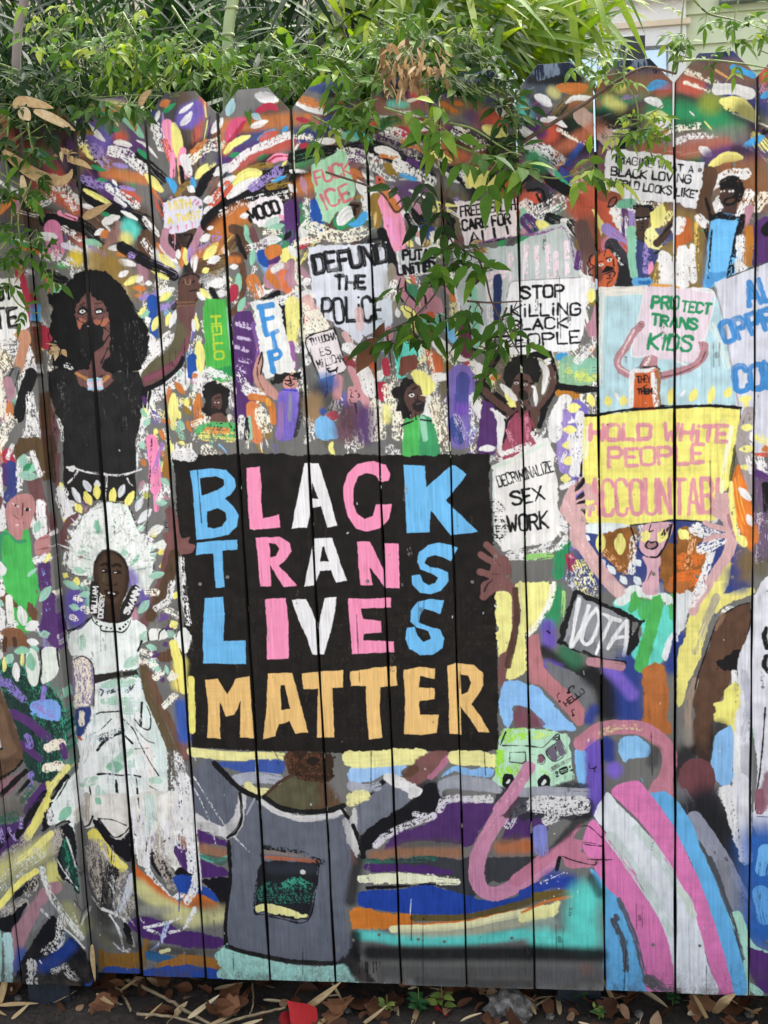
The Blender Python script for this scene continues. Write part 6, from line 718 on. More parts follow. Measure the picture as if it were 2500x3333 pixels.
# ------------------------------------------------------------------ helpers
def tag(o, label=None, cat=None, group=None, kind=None):
    for k, v in (('label', label), ('category', cat), ('group', group), ('kind', kind)):
        if v: o[k] = v
    return o
def link(name, verts, faces, mat, parent=None, sm=False, loc=None):
    me = bpy.data.meshes.new(name); me.from_pydata([tuple(v) for v in verts], [], [tuple(f) for f in faces]); me.update()
    if mat: me.materials.append(mat)
    if sm: me.polygons.foreach_set('use_smooth', [True] * len(me.polygons))
    o = bpy.data.objects.new(name, me); COLL.objects.link(o)
    if parent: o.parent = parent
    if loc is not None: o.location = loc
    return o
def empty(name, loc, label, cat, group=None):
    o = bpy.data.objects.new(name, None); COLL.objects.link(o); o.location = loc; o.empty_display_size = .05
    return tag(o, label, cat, group)
class MB:
    def __init__(s): s.v = []; s.f = []
    def box(s, a, b):
        n = len(s.v); (x0, y0, z0), (x1, y1, z1) = a, b
        s.v += [(x0, y0, z0), (x1, y0, z0), (x1, y1, z0), (x0, y1, z0), (x0, y0, z1), (x1, y0, z1), (x1, y1, z1), (x0, y1, z1)]
        s.f += [tuple(n + i for i in q) for q in ((0, 3, 2, 1), (4, 5, 6, 7), (0, 1, 5, 4), (1, 2, 6, 5), (2, 3, 7, 6), (3, 0, 4, 7))]; return s
    def tube(s, pts, r0, r1=None, k=7):
        r1 = r0 if r1 is None else r1; P = [Vector(p) for p in pts]; n0 = len(s.v)
        for i, p_ in enumerate(P):
            dv = (P[min(i + 1, len(P) - 1)] - P[max(i - 1, 0)]); dv = dv.normalized() if dv.length > 1e-9 else Vector((0, 0, 1))
            u = dv.orthogonal().normalized(); w = dv.cross(u); rr = r0 + (r1 - r0) * i / max(1, len(P) - 1)
            if i and abs(u.dot(pu)) < .99: u = (pu - dv * pu.dot(dv)).normalized(); w = dv.cross(u)
            pu = u
            for j in range(k):
                an = 2 * math.pi * j / k; s.v.append(tuple(p_ + (u * math.cos(an) + w * math.sin(an)) * rr))
        for i in range(len(P) - 1):
            for j in range(k): a_, b_ = n0 + i * k + j, n0 + i * k + (j + 1) % k; s.f.append((a_, b_, b_ + k, a_ + k))
        s.f.append(tuple(n0 + j for j in reversed(range(k)))); s.f.append(tuple(n0 + (len(P) - 1) * k + j for j in range(k))); return s
    def build(s, name, mat, parent=None, sm=False, off=None):
        v = s.v if off is None else [(a[0] - off[0], a[1] - off[1], a[2] - off[2]) for a in s.v]
        return link(name, v, s.f, mat, parent, sm)
def material(name): 
    m = bpy.data.materials.new(name); m.use_nodes = True; nt = m.node_tree
    return m, nt.nodes, nt.links, nt.nodes['Principled BSDF']
def noise(n, l, scale, detail=4, vec=None, rough=.55):
    t = n.new('ShaderNodeTexNoise'); t.inputs['Scale'].default_value = scale; t.inputs['Detail'].default_value = detail; t.inputs['Roughness'].default_value = rough
    if vec: l.new(vec, t.inputs['Vector'])
    return t
def ramp(n, l, fac, stops):
    rp = n.new('ShaderNodeValToRGB'); e = rp.color_ramp.elements
    while len(e) < len(stops): e.new(.5)
    for q, (p_, c_) in zip(e, stops): q.position = p_; q.color = (*lin(c_), 1) if isinstance(c_, str) else (*c_, 1)
    l.new(fac, rp.inputs[0]); return rp
def coords(n, l, kind='Object', scale=(1, 1, 1)):
    tc = n.new('ShaderNodeTexCoord'); mp = n.new('ShaderNodeMapping'); mp.inputs['Scale'].default_value = scale
    l.new(tc.outputs[kind], mp.inputs[0]); return mp.outputs[0]
def bump(n, l, h, bs, strength=.3, dist=.002, prev=None):
    b_ = n.new('ShaderNodeBump'); b_.inputs['Strength'].default_value = strength; b_.inputs['Distance'].default_value = dist; l.new(h, b_.inputs['Height'])
    if prev: l.new(prev.outputs[0], b_.inputs['Normal'])
    if bs: l.new(b_.outputs[0], bs.inputs['Normal'])
    return b_
def simple(name, stops, scale=20, rough=.7, bs=.3, bd=.002, vscale=(1, 1, 1), det=5):
    m, n, l, p_ = material(name); v = coords(n, l, 'Object', vscale); t = noise(n, l, scale, det, v)
    l.new(ramp(n, l, t.outputs[0], stops).outputs[0], p_.inputs['Base Color']); p_.inputs['Roughness'].default_value = rough
    bump(n, l, t.outputs[0], p_, bs, bd); return m
# ------------------------------------------------------------------ materials
def mural_material():
    m, n, l, p_ = material('painted_wood'); im = n.new('ShaderNodeTexImage'); im.image = paint; im.interpolation = 'Cubic'; im.extension = 'EXTEND'
    uv = n.new('ShaderNodeUVMap'); uv.uv_map = 'paint'; l.new(uv.outputs[0], im.inputs[0])
    v = coords(n, l, 'Object', (220, 220, 7)); g1 = noise(n, l, 1.0, 6, v, .65); v2 = coords(n, l, 'Object', (60, 60, 2.2)); g2 = noise(n, l, 1.0, 4, v2)
    v3 = coords(n, l, 'Object', (1, 1, 1)); g3 = noise(n, l, 380, 3, v3)
    hsv = n.new('ShaderNodeHueSaturation'); l.new(im.outputs[0], hsv.inputs['Color']); mr = n.new('ShaderNodeMapRange'); mr.inputs[1].default_value = .3; mr.inputs[2].default_value = .7; oi = n.new('ShaderNodeObjectInfo'); mr.inputs[3].default_value = .84; mr.inputs[4].default_value = 1.08
    bt = n.new('ShaderNodeMapRange'); bt.inputs[3].default_value = .93; bt.inputs[4].default_value = 1.04; l.new(oi.outputs['Random'], bt.inputs[0]); mm = n.new('ShaderNodeMath'); mm.operation = 'MULTIPLY'; l.new(mr.outputs[0], mm.inputs[0]); l.new(bt.outputs[0], mm.inputs[1])
    l.new(g1.outputs[0], mr.inputs[0]); l.new(mm.outputs[0], hsv.inputs['Value']); l.new(hsv.outputs[0], p_.inputs['Base Color'])
    rr = n.new('ShaderNodeMapRange'); rr.inputs[3].default_value = .42; rr.inputs[4].default_value = .68; l.new(g2.outputs[0], rr.inputs[0]); l.new(rr.outputs[0], p_.inputs['Roughness'])
    p_.inputs['Specular IOR Level'].default_value = .14
    b1 = bump(n, l, g1.outputs[0], None, .75, .0028); b2 = bump(n, l, g2.outputs[0], None, .5, .003, b1)
    bw = n.new('ShaderNodeRGBToBW'); l.new(im.outputs[0], bw.inputs[0]); b3 = bump(n, l, bw.outputs[0], None, .25, .0012, b2); bump(n, l, g3.outputs[0], p_, .18, .0006, b3)
    return m
M_MURAL = mural_material()
M_WOOD = simple('dark_fence_timber', [(.3, '2a2825'), (.7, '4a4238')], 3, .85, .4, .002, (30, 30, 3))
M_EDGE = simple('dark_board_edge', [(.3, '141414'), (.7, '262422')], 8, .85, .4, .002, (30, 30, 3))
M_POST = simple('painted_post', [(.3, '15181f'), (.6, '1f2733'), (.8, '3a3a38')], 6, .75, .4, .002, (10, 10, 2))
M_SCREW = simple('screw_head', [(.3, '3a3836'), (.7, '8a8780')], 300, .5)
def leaf_material(name, stops, trans=.35, rough=.45):
    m, n, l, p_ = material(name); at_ = n.new('ShaderNodeAttribute'); at_.attribute_name = 'tint'; v = coords(n, l); t = noise(n, l, 90, 3, v)
    ad = n.new('ShaderNodeMath'); ad.operation = 'MULTIPLY_ADD'; ad.inputs[1].default_value = .25; ad.inputs[2].default_value = -.12; l.new(t.outputs[0], ad.inputs[0]); a2 = n.new('ShaderNodeMath'); l.new(ad.outputs[0], a2.inputs[0]); l.new(at_.outputs['Fac'], a2.inputs[1])
    rp = ramp(n, l, a2.outputs[0], stops); l.new(rp.outputs[0], p_.inputs['Base Color']); p_.inputs['Roughness'].default_value = rough + .1; p_.inputs['Specular IOR Level'].default_value = .16
    if trans:
        tr_ = n.new('ShaderNodeBsdfTranslucent'); hs = n.new('ShaderNodeHueSaturation'); hs.inputs['Hue'].default_value = .485; hs.inputs['Value'].default_value = 1.35; hs.inputs['Saturation'].default_value = 1.15; l.new(rp.outputs[0], hs.inputs['Color']); l.new(hs.outputs[0], tr_.inputs[0])
        mx = n.new('ShaderNodeMixShader'); mx.inputs[0].default_value = trans; l.new(p_.outputs[0], mx.inputs[1]); l.new(tr_.outputs[0], mx.inputs[2]); l.new(mx.outputs[0], n['Material Output'].inputs[0])
    bump(n, l, t.outputs[0], p_, .2, .001); return m
M_VINE = leaf_material('vine_leaf', [(0, '263f13'), (.35, '3a5d1c'), (.65, '567c26'), (.85, '7c9836'), (1, 'a4b04e')])
M_DARKLEAF = leaf_material('dark_leaf', [(0, '142410'), (.5, '233d17'), (.85, '3b581d'), (1, '5c742a')], .3)
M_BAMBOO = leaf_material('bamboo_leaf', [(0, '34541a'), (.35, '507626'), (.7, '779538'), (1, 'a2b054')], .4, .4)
M_BAMBOO_D = leaf_material('shaded_bamboo_leaf', [(0, '0f2010'), (.4, '1b3416'), (.75, '2f511d'), (1, '557a2a')], .4, .4)  # darker copy of the bamboo leaf, shade put into its colour
M_DRY = leaf_material('dry_leaf', [(0, '5a432c'), (.4, '8f7350'), (.75, 'b59a70'), (1, 'c9b896')], .1, .6)
M_BROWN = leaf_material('brown_leaf', [(0, '2b1d15'), (.35, '4a3022'), (.65, '6b4630'), (.85, '8a6246'), (1, 'a08468')], .08, .6)
M_RED = leaf_material('red_leaf', [(0, '8a1f22'), (.5, 'b02a2c'), (1, 'c94a3c')], .15, .5)
M_WEED = leaf_material('weed_leaf', [(0, '24482a'), (.5, '3f6a3c'), (1, '8a9a4a')], .25, .5)
M_STEM = simple('green_stem', [(.3, '4a5f2a'), (.7, '7a8a48')], 60, .6)
M_TWIG = simple('woody_twig', [(.3, '3a2a22'), (.7, '5f4a3c')], 80, .8)
M_STRAW = simple('straw_twig', [(.3, '6f5f48'), (.7, '9d8a6a')], 60, .75)
M_CULM = simple('bamboo_culm', [(.3, '7f9060'), (.7, 'a9b584')], 8, .45, .1)
M_BARK = simple('grey_bark', [(.3, '4a4440'), (.7, '8a8078')], 14, .9, .6, .004, (1, 1, .3))
M_SIDING = simple('pale_green_siding', [(.3, 'c2cba6'), (.7, 'ccd4b2')], 5, .6, .12, .002)
M_TRIM = simple('white_trim', [(.3, 'dcdcd8'), (.7, 'e8e6e2')], 6, .5, .1)
M_CREAM = simple('cream_trim', [(.3, 'd2bfa0'), (.7, 'dccbb0')], 6, .5, .1)
M_SLATE = simple('roof_slate', [(.3, '6c7670'), (.7, '8a938c')], 6, .8)
M_DARKOBJ = simple('black_plastic', [(.3, '17181b'), (.7, '24262a')], 10, .4)
def glass_material():
    m, n, l, p_ = material('window_glass'); p_.inputs['Base Color'].default_value = (.16, .24, .30, 1); p_.inputs['Roughness'].default_value = .06; p_.inputs['Specular IOR Level'].default_value = 1.0; p_.inputs['Metallic'].default_value = .55; p_.inputs['Base Color'].default_value = (.55, .68, .78, 1)
    v = coords(n, l); t = noise(n, l, 2, 2, v); bump(n, l, t.outputs[0], p_, .05, .01); return m
M_GLASS = glass_material()
def soil_material():
    m, n, l, p_ = material('soil'); v = coords(n, l); t = noise(n, l, 45, 8, v, .7); t2 = noise(n, l, 240, 6, v, .7)
    mx = n.new('ShaderNodeMath'); mx.operation = 'MULTIPLY'; l.new(t.outputs[0], mx.inputs[0]); l.new(t2.outputs[0], mx.inputs[1])
    l.new(ramp(n, l, mx.outputs[0], [(.1, '1b1714'), (.28, '3a322b'), (.5, '5e5248')]).outputs[0], p_.inputs['Base Color']); p_.inputs['Roughness'].default_value = .95
    b1 = bump(n, l, t.outputs[0], None, .9, .01); bump(n, l, t2.outputs[0], p_, .9, .004, b1); return m
M_SOIL = soil_material()
M_PAVE = simple('concrete_pavement', [(.3, '8f8a82'), (.7, 'a8a39a')], 30, .9, .3, .003)
M_ROCK = simple('rough_concrete', [(.3, '2f2d2a'), (.5, '5c5955'), (.75, '8b8883')], 55, .95, .9, .006)
# ------------------------------------------------------------------ ground
def gz(x, y): return -.078 + .008 * math.sin(x * 7 + 1) * math.cos(y * 9) + .006 * math.sin(x * 23 + y * 17)
gv = []; gf = []; xs = np.unique(np.r_[np.linspace(-60, -1.6, 14), np.linspace(-1.6, 1.6, 90), np.linspace(1.6, 60, 14)]); ys = np.unique(np.r_[np.linspace(-.85, .7, 44), np.linspace(.7, 70, 26)])
rg = random.Random(3)
for y in ys:
    for x in xs: gv.append((x, y, gz(x, y) + rg.uniform(-.003, .003)))
for j in range(len(ys) - 1):
    for i in range(len(xs) - 1): k = j * len(xs) + i; gf.append((k, k + 1, k + len(xs) + 1, k + len(xs)))
tag(link('ground', gv, gf, M_SOIL, None, True), kind='structure')
tag(MB().box((-60, -60, -.24), (60, -.85, -.05)).build('bounce_pavement', M_PAVE), kind='structure')  # pale ground out of view, added to bounce light onto the fence
# soil crumbs: too many to count
rs = np.random.default_rng(5); cv = []; cf = []
for i in range(2600):
    x = rs.uniform(-1.15, .95); y = rs.uniform(-.25, .35); r_ = rs.uniform(.0015, .006); c0 = np.array([x, y, gz(x, y) + r_ * .3]); n0 = len(cv)
    for d_ in ((1, 0, 0), (-1, 0, 0), (0, 1, 0), (0, -1, 0), (0, 0, 1), (0, 0, -1)): cv.append(c0 + np.array(d_) * r_ * rs.uniform(.6, 1.3, 3) + rs.normal(0, r_ * .2, 3))
    for q in ((0, 2, 4), (2, 1, 4), (1, 3, 4), (3, 0, 4), (2, 0, 5), (1, 2, 5), (3, 1, 5), (0, 3, 5)): cf.append(tuple(n0 + t for t in q))
tag(link('soil_crumbs', cv, cf, M_SOIL), 'loose crumbs of dark soil scattered along the foot of the fence', 'soil', kind='stuff')
# ------------------------------------------------------------------ fence
fence = empty('fence', (0, 0, -.08), 'tall dog eared wooden board fence painted edge to edge with a protest mural', 'fence')
OFF = [0, .002, .0022, .0021, .0013, -.0022, -.0033, -.0021, -.0027, 0]
EDGE = [(i - 4.5) * .14 + OFF[i] for i in range(10)]                # gaps between the boards, as measured
slots = [(EDGE[i], EDGE[i + 1], 0.0) for i in range(9)] + [(EDGE[9] + k * .14, EDGE[9] + (k + 1) * .14, 0.0) for k in range(3)]
slots += [(-.741, EDGE[0], .006), (-.893, -.735, -.022), (-1.035, -.893, -.018)]
rb = random.Random(12)
GAP = {round(x, 3): g_ for x, g_ in zip(EDGE, (.0085, .0048, .0052, .005, .0042, .0034, .0038, .0046, .0052, .0036))}
def board(x0, x1, yf, idx):
    x0 += GAP.get(round(x0, 3), .004) / 2; x1 -= GAP.get(round(x1, 3), .004) / 2; w = x1 - x0; sh = 1.757 + rb.uniform(-.003, .003); top = sh + .043; cut = .040 * min(1, w / .13); zb = rb.uniform(-.003, .003) - (.012 if yf < 0 else 0); th = .019; e = .0016
    o2 = [(x0, zb), (x1, zb)]
    n = 28
    right = [(x1 + .0007 * math.sin(i * 1.3 + idx), zb + (sh - zb) * i / n) for i in range(n + 1)]; left = [(x0 + .0007 * math.sin(i * 1.7 + idx * 2), zb + (sh - zb) * i / n) for i in range(n + 1)]
    V = []; F = []
    def ins(p_, q): cx = (x0 + x1) / 2; return (p_[0] + (e if p_[0] < cx else -e), q, p_[1])
    for i in range(n + 1):
        wv = .0012 * math.sin(i * .35 + idx * 3)
        lx, lz = left[i]; rx, rz = right[i]; cup = rb.uniform(-.0002, .0002)
        V += [(lx, yf + e + wv, lz), (lx + e, yf + wv, lz), (lx + w * .35, yf + wv - .0008, lz), (rx - w * .35, yf + wv - .0008, rz), (rx - e, yf + wv, rz), (rx, yf + e + wv, rz), (rx, yf + th, rz), (lx, yf + th, lz)]
    for i in range(n):
        for j in range(8): a_, b_ = i * 8 + j, i * 8 + (j + 1) % 8; F.append((a_, b_, b_ + 8, a_ + 8))
    k = n * 8; wv = 0
    V += [(x0 + cut, yf + e, top), (x0 + cut, yf, top - e), (x0 + w * .42, yf - .0004, top - e), (x1 - w * .42, yf - .0004, top - e), (x1 - cut, yf, top - e), (x1 - cut, yf + e, top), (x1 - cut, yf + th, top), (x0 + cut, yf + th, top)]
    for j in range(8): a_, b_ = k + j, k + (j + 1) % 8; F.append((a_, b_, b_ + 8, a_ + 8))
    F.append(tuple(k + 8 + j for j in range(8))); F.append(tuple(reversed(range(8))))
    o = link('board', [(a[0] - x0, a[1], a[2] + .08) for a in V], F, M_MURAL, fence, False); o.location = (x0, 0, 0); o.data.materials.append(M_EDGE)
    for q in range(n * 8 + 8):
        if q % 8 in (6, 7) or (q % 8 == 5 and yf >= 0): o.data.polygons[q].material_index = 1
    o.data.polygons[n * 8 + 8].material_index = 1
    uv = o.data.uv_layers.new(name='paint'); co = np.empty(len(V) * 3); o.data.vertices.foreach_get('co', co); co = co.reshape(-1, 3); li = np.empty(len(o.data.loops), int); o.data.loops.foreach_get('vertex_index', li)
    X = co[li, 0] + x0; Z = co[li, 2] - .08
    uv.data.foreach_set('uv', np.c_[(X - CX0) * PPM / CW, 1 - (CZ1 - Z) * PPM / CH].astype(np.float32).ravel())
    for zz in (.105, .86, 1.60):
        for fx in (.28, .72):
            if rb.random() < .75:
                cx, cz = w * (fx + rb.uniform(-.05, .05)), zz + rb.uniform(-.012, .012); sv = [(cx + .0034 * math.cos(t * .785), yf - .0016, cz + .08 + .0034 * math.sin(t * .785)) for t in range(8)] + [(cx + .0040 * math.cos(t * .785), yf + .001, cz + .08 + .0040 * math.sin(t * .785)) for t in range(8)]
                link('screw', sv, [tuple(range(8))[::-1]] + [(t, (t + 1) % 8, 8 + (t + 1) % 8, 8 + t) for t in range(8)], M_SCREW, o)
    return o
for i, sl in enumerate(slots): board(*sl, i)
for zz in (.02, .82, 1.56): MB().box((-1.1, .027, zz + .08), (1.06, .062, zz + .08 + .088)).build('rail', M_WOOD, fence)
for xx in (-.80, .30): MB().box((xx - .045, .064, -.1), (xx + .045, .154, 1.70 + .08)).build('post', M_POST, fence)
MB().box((-.89, .0, -.06), (-.795, .024, .085)).build('post_stub', M_POST, fence)
# ------------------------------------------------------------------ the house beyond the garden
HY = 4.5
house = empty('house', (0, HY, 0), 'pale green house with lap siding and a white framed window behind the garden', 'house')
wall = MB(); n0 = 0
rows = 34; ex = .165
for k in range(rows):
    z0 = -.1 + k * ex; n0 = len(wall.v); wall.v += [(-6, -.022, z0), (5, -.022, z0), (5, .0, z0 + ex), (-6, .0, z0 + ex), (-6, .0, z0), (5, .0, z0)]; wall.f += [(n0, n0 + 1, n0 + 2, n0 + 3), (n0 + 4, n0 + 5, n0 + 1, n0)]
wl_ = wall.build('wall', M_SIDING, house); wl_.location = (0, 0, 0)
MB().box((-6, .002, -.1), (5, .2, 5.5)).build('wall_core', M_SIDING, house)
win = MB()
WX0, WX1, WZ0, WZ1 = .12, 1.15, 1.55, 3.03
win.box((WX0 - .1, -.075, WZ0 - .1), (WX0, -.024, WZ1 + .1)).box((WX1, -.075, WZ0 - .1), (WX1 + .1, -.024, WZ1 + .1)).box((WX0, -.075, WZ1), (WX1, -.024, WZ1 + .1)).box((WX0, -.075, WZ0 - .1), (WX1, -.024, WZ0))
win.box((WX0 - .1, -.06, WZ1 + .13), (WX1 + .1, -.024, WZ1 + .24)).box((WX0 + .66, -.07, WZ0), (WX0 + .71, -.026, WZ1))
wf = win.build('window', M_TRIM, house)
MB().box((WX0 - .12, -.10, WZ1 + .10), (WX1 + .12, -.024, WZ1 + .13)).build('sill', M_CREAM, wf)
MB().box((WX0 - .14, -.13, WZ1 + .24), (WX1 + .16, -.024, WZ1 + .27)).build('cornice', M_TRIM, wf)
MB().box((WX0, -.03, WZ0), (WX1, -.0225, WZ1)).build('pane', M_GLASS, wf)
MB().box((1.44, -.09, 3.235), (5, -.024, 3.275)).build('band', M_SLATE, house); MB().box((-6, -.07, 3.40), (5, -.024, 3.62)).build('fascia', M_CREAM, house)
MB().box((.88, -.22, 2.90), (1.0, -.076, 3.05)).build('wall_lamp', M_DARKOBJ, house)
# ------------------------------------------------------------------ leaves
rl = np.random.default_rng(21)
def unit(v): v = np.asarray(v, float); return v / (np.linalg.norm(v) + 1e-9)
def leaves_mesh(name, L, mat, parent, shape=((0, 0), (.28, .5), (.62, .40), (1, 0)), fold=.22):
    """L: (base, direction, normal, length, width, droop, tint) for every leaf"""
    V = []; F = []; Tn = []
    for (p_, d_, nn, ln, wd, dr, ti) in L:
        d_ = unit(d_); nn = np.asarray(nn, float); nn = unit(nn - d_ * nn.dot(d_)); sd = np.cross(d_, nn); n0 = len(V); tw = rl.normal(0, .25)
        def pt(t, w_):
            bend = dr * ln * t * t; c_ = p_ + d_ * ln * t * (1 - .25 * abs(dr) * t) - np.array([0, 0, 1]) * bend
            s2 = sd * math.cos(tw * t) + nn * math.sin(tw * t)
            return c_ + s2 * w_ + nn * abs(w_) * fold * 1.2
        V.append(pt(0, 0)); st = shape[1:-1]
        for (t, w_) in st: V += [pt(t, -w_ * wd), pt(t, 0), pt(t, w_ * wd)]
        V.append(pt(1, 0)); m_ = len(st)
        F += [(n0, n0 + 2, n0 + 1), (n0, n0 + 3, n0 + 2)]
        for k in range(m_ - 1): a_ = n0 + 1 + 3 * k; F += [(a_, a_ + 1, a_ + 4, a_ + 3), (a_ + 1, a_ + 2, a_ + 5, a_ + 4)]
        a_ = n0 + 1 + 3 * (m_ - 1); tp = n0 + 1 + 3 * m_; F += [(a_, a_ + 1, tp), (a_ + 1, a_ + 2, tp)]
        Tn += [ti] * (tp - n0 + 1)
    o = link(name, V, F, mat, parent, True)
    at_ = o.data.attributes.new('tint', 'FLOAT', 'POINT'); at_.data.foreach_set('value', np.clip(Tn, 0, 1).astype(np.float32))
    return o
OVAL = ((0, 0), (.14, .34), (.36, .5), (.66, .33), (.86, .12), (1, 0))
BLADE = ((0, 0), (.2, .5), (.5, .46), (.78, .25), (1, 0))
def sprig(L, p_, d_, n_pairs, ln, tint, hang=.6):
    """a pinnate jasmine leaf: paired leaflets and a longer end one"""
    d_ = unit(d_); side = unit(np.cross(d_, [0, -.6, .8])) if abs(d_[2]) < .95 else np.array([1, 0, 0]); up = np.array([rl.normal(0, .35), -.75, .65])
    stem = ln * (.35 + .42 * n_pairs); pts = [p_]
    for k in range(n_pairs):
        q = p_ + d_ * stem * (k + .7) / (n_pairs + .3) - np.array([0, 0, 1]) * .25 * stem * ((k + .7) / n_pairs) ** 2 * hang
        for sg in (-1, 1):
            dd = d_ * .45 + side * sg * rl.uniform(.7, 1.1) - np.array([0, 0, 1]) * hang * rl.uniform(.3, 1.1) + rl.normal(0, .14, 3)
            L.append((q, dd, up + rl.normal(0, .3, 3), ln * rl.uniform(.7, 1.0), ln * rl.uniform(.34, .46), rl.uniform(.05, .4), tint + rl.normal(0, .12)))
        pts.append(q)
    q = p_ + d_ * stem - np.array([0, 0, 1]) * .25 * stem * hang; pts.append(q)
    L.append((q, d_ - np.array([0, 0, 1]) * hang * rl.uniform(.4, 1.2), up + rl.normal(0, .3, 3), ln * rl.uniform(1.1, 1.45), ln * rl.uniform(.40, .52), rl.uniform(.1, .45), tint + rl.normal(0, .12)))
    return pts
def curve(pts, n=6):
    q = [np.asarray(p_, float) for p_ in pts]; q = [2 * q[0] - q[1]] + q + [2 * q[-1] - q[-2]]; o = []
    for i in range(1, len(q) - 2):
        for t in np.arange(n) / n: o.append(.5 * (2 * q[i] + (q[i + 1] - q[i - 1]) * t + (2 * q[i - 1] - 5 * q[i] + 4 * q[i + 1] - q[i + 2]) * t * t + (3 * q[i] - q[i - 1] - 3 * q[i + 1] + q[i + 2]) * t ** 3))
    o.append(q[-2]); return o
def src(txt, Y): 
    v = [float(t) for t in txt.split()]; n_ = len(v) // 2
    Ys = Y if isinstance(Y, (list, tuple)) else (Y, Y)
    return [at(v[2 * i], v[2 * i + 1], Ys[0] + (Ys[1] - Ys[0]) * i / max(1, n_ - 1)) for i in range(n_)]
def vine(label, strands, mat=None, stem_r=.0022, step=.05, ln=.036, pairs=(1, 2), tint=.5, hang=.6, skip=.0, smat=None, extra=()):
    """strands: (pixel path traced on the photograph, depth at both ends); every strand becomes a real stem with leaves at its real depth"""
    L = []; first = None; allm = []; allp = []
    for path, Y in strands:
        mb = MB(); allm.append(mb)
        P = curve(src(path, Y)); allp += [(p_, mb) for p_ in P]; first = P[0] if first is None else first; mb.tube(P, stem_r, stem_r * .55, 6); acc = 0
        for i in range(1, len(P)):
            acc += np.linalg.norm(P[i] - P[i - 1])
            if acc > step * 1.25:
                acc = rl.uniform(-.3, .3) * step
                if rl.random() < skip: continue
                for sg in (-1, 1):
                    if rl.random() < .2: continue
                    d_ = unit(P[i] - P[i - 1]); sd = np.array([-d_[2], 0, d_[0]]) * sg; dd = sd + d_ * .4 + np.array([rl.normal(0, .3), -rl.uniform(.1, .8), rl.normal(-.1, .3)])
                    pts = sprig(L, P[i], dd, rl.integers(pairs[0], pairs[1] + 1), ln * .74 * rl.uniform(.75, 1.2), tint + rl.normal(0, .1), hang); mb.tube([P[i]] + pts, .0008, .0006, 4)
    for (px, py, Y, sz, ti) in extra:
        p_ = at(px, py, Y); pts = sprig(L, p_, [rl.normal(0, 1), -.5, rl.normal(-.2, .5)], rl.integers(1, 3), sz * .74, ti, hang); 
        dist = [np.linalg.norm(a_[0] - p_) for a_ in allp]; q, mb = allp[int(np.argmin(dist))]; mid = (q + p_) / 2 - np.array([rl.normal(0, .01), .012, .02 * min(1, min(dist) / .1)])
        mb.tube(curve([q, mid, p_] + pts[1:], 4), .0011, .0006, 4)
    o = empty('jasmine_vine', tuple(first), label, 'vine', 'jasmine vines on the fence'); off = first
    for mb in allm: mb.build('stem', smat or M_STEM, o, True, off)
    lo = leaves_mesh('foliage', [(a_[0] - off,) + tuple(a_[1:]) for a_ in L], mat or M_VINE, o, OVAL); return o
def spread(n, x0, x1, y0, y1, Y0, Y1, sz, ti, keep=None):
    o = []
    for _ in range(int(n * .8)):
        x, y = rl.uniform(x0, x1), rl.uniform(y0, y1)
        if keep and not keep(x, y): continue
        o.append((x, y, rl.uniform(Y0, Y1), rl.uniform(*sz), rl.uniform(*ti)))
    return o
# vines, left to right
vine('dense dark green vine heaped over the left end of the fence top', [('-120 330 20 300 150 330 290 360', (.03, -.02)), ('-80 180 60 230 200 290 330 330', (.1, -.01)), ('40 340 90 420 120 520', (-.03, -.05))], M_DARKLEAF, tint=.5, step=.035,
     extra=spread(150, -150, 320, 240, 400, -.03, .1, (.03, .045), (.15, .75)) + spread(26, -150, 170, 380, 500, -.06, -.03, (.03, .04), (.2, .7)))
vine('thin vine hanging down the left edge of the fence to the placard', [('30 380 20 520 40 680 30 800 50 900', (-.05, -.06)), ('90 400 110 560 60 700 80 860', (-.05, -.07)), ('-60 520 60 600 150 640', (-.05, -.06)), ('-40 720 60 770 160 830 170 960', (-.06, -.06)), ('20 820 40 960 90 1010 130 1020', (-.06, -.07))], tint=.42, step=.045, ln=.034,
     extra=spread(34, -60, 150, 560, 950, -.08, -.05, (.024, .036), (.2, .7)))
vine('mixed vine hanging in front of the bamboo above the second and third boards', [('120 60 240 150 330 230 420 290', (.16, .02)), ('400 40 460 150 470 230 520 300', (.12, .02)), ('560 20 640 130 800 230 960 250 1010 200', (.12, .02)), ('300 320 430 310 560 315', (.03, .0))], tint=.62, step=.04,
     extra=spread(130, 230, 760, 110, 280, .0, .15, (.026, .04), (.25, .85)) + spread(60, 60, 560, 20, 200, .05, .2, (.028, .04), (.4, .95)) + spread(14, 330, 480, 330, 380, -.05, -.03, (.034, .044), (.1, .4)))
vine('leafy vine trailing along the fence top beside the pale bamboo stem', [('760 240 900 210 1060 180 1200 240', (.06, .02)), ('640 200 720 260 800 280', (.06, .02)), ('880 110 960 190 1000 240 1040 260', (.12, .02))], tint=.55, step=.04,
     extra=spread(110, 740, 1240, 130, 300, .0, .14, (.026, .04), (.2, .85), lambda x, y: y < 285 - .06 * (x - 740)))
vine('broad leaved vine tumbling over the middle boards beneath the dry clump', [('1130 150 1160 250 1170 330 1180 420', (.08, -.04)), ('1180 260 1100 360 1060 420', (-.03, -.05)), ('1020 380 1090 410 1170 400 1240 420', (-.04, -.05)), ('1230 200 1210 300 1200 400', (.03, -.05))], tint=.5, step=.035,
     extra=spread(60, 1090, 1240, 200, 400, -.06, .08, (.03, .044), (.2, .8)) + spread(6, 1000, 1060, 380, 520, -.07, -.05, (.03, .04), (.4, .7)))
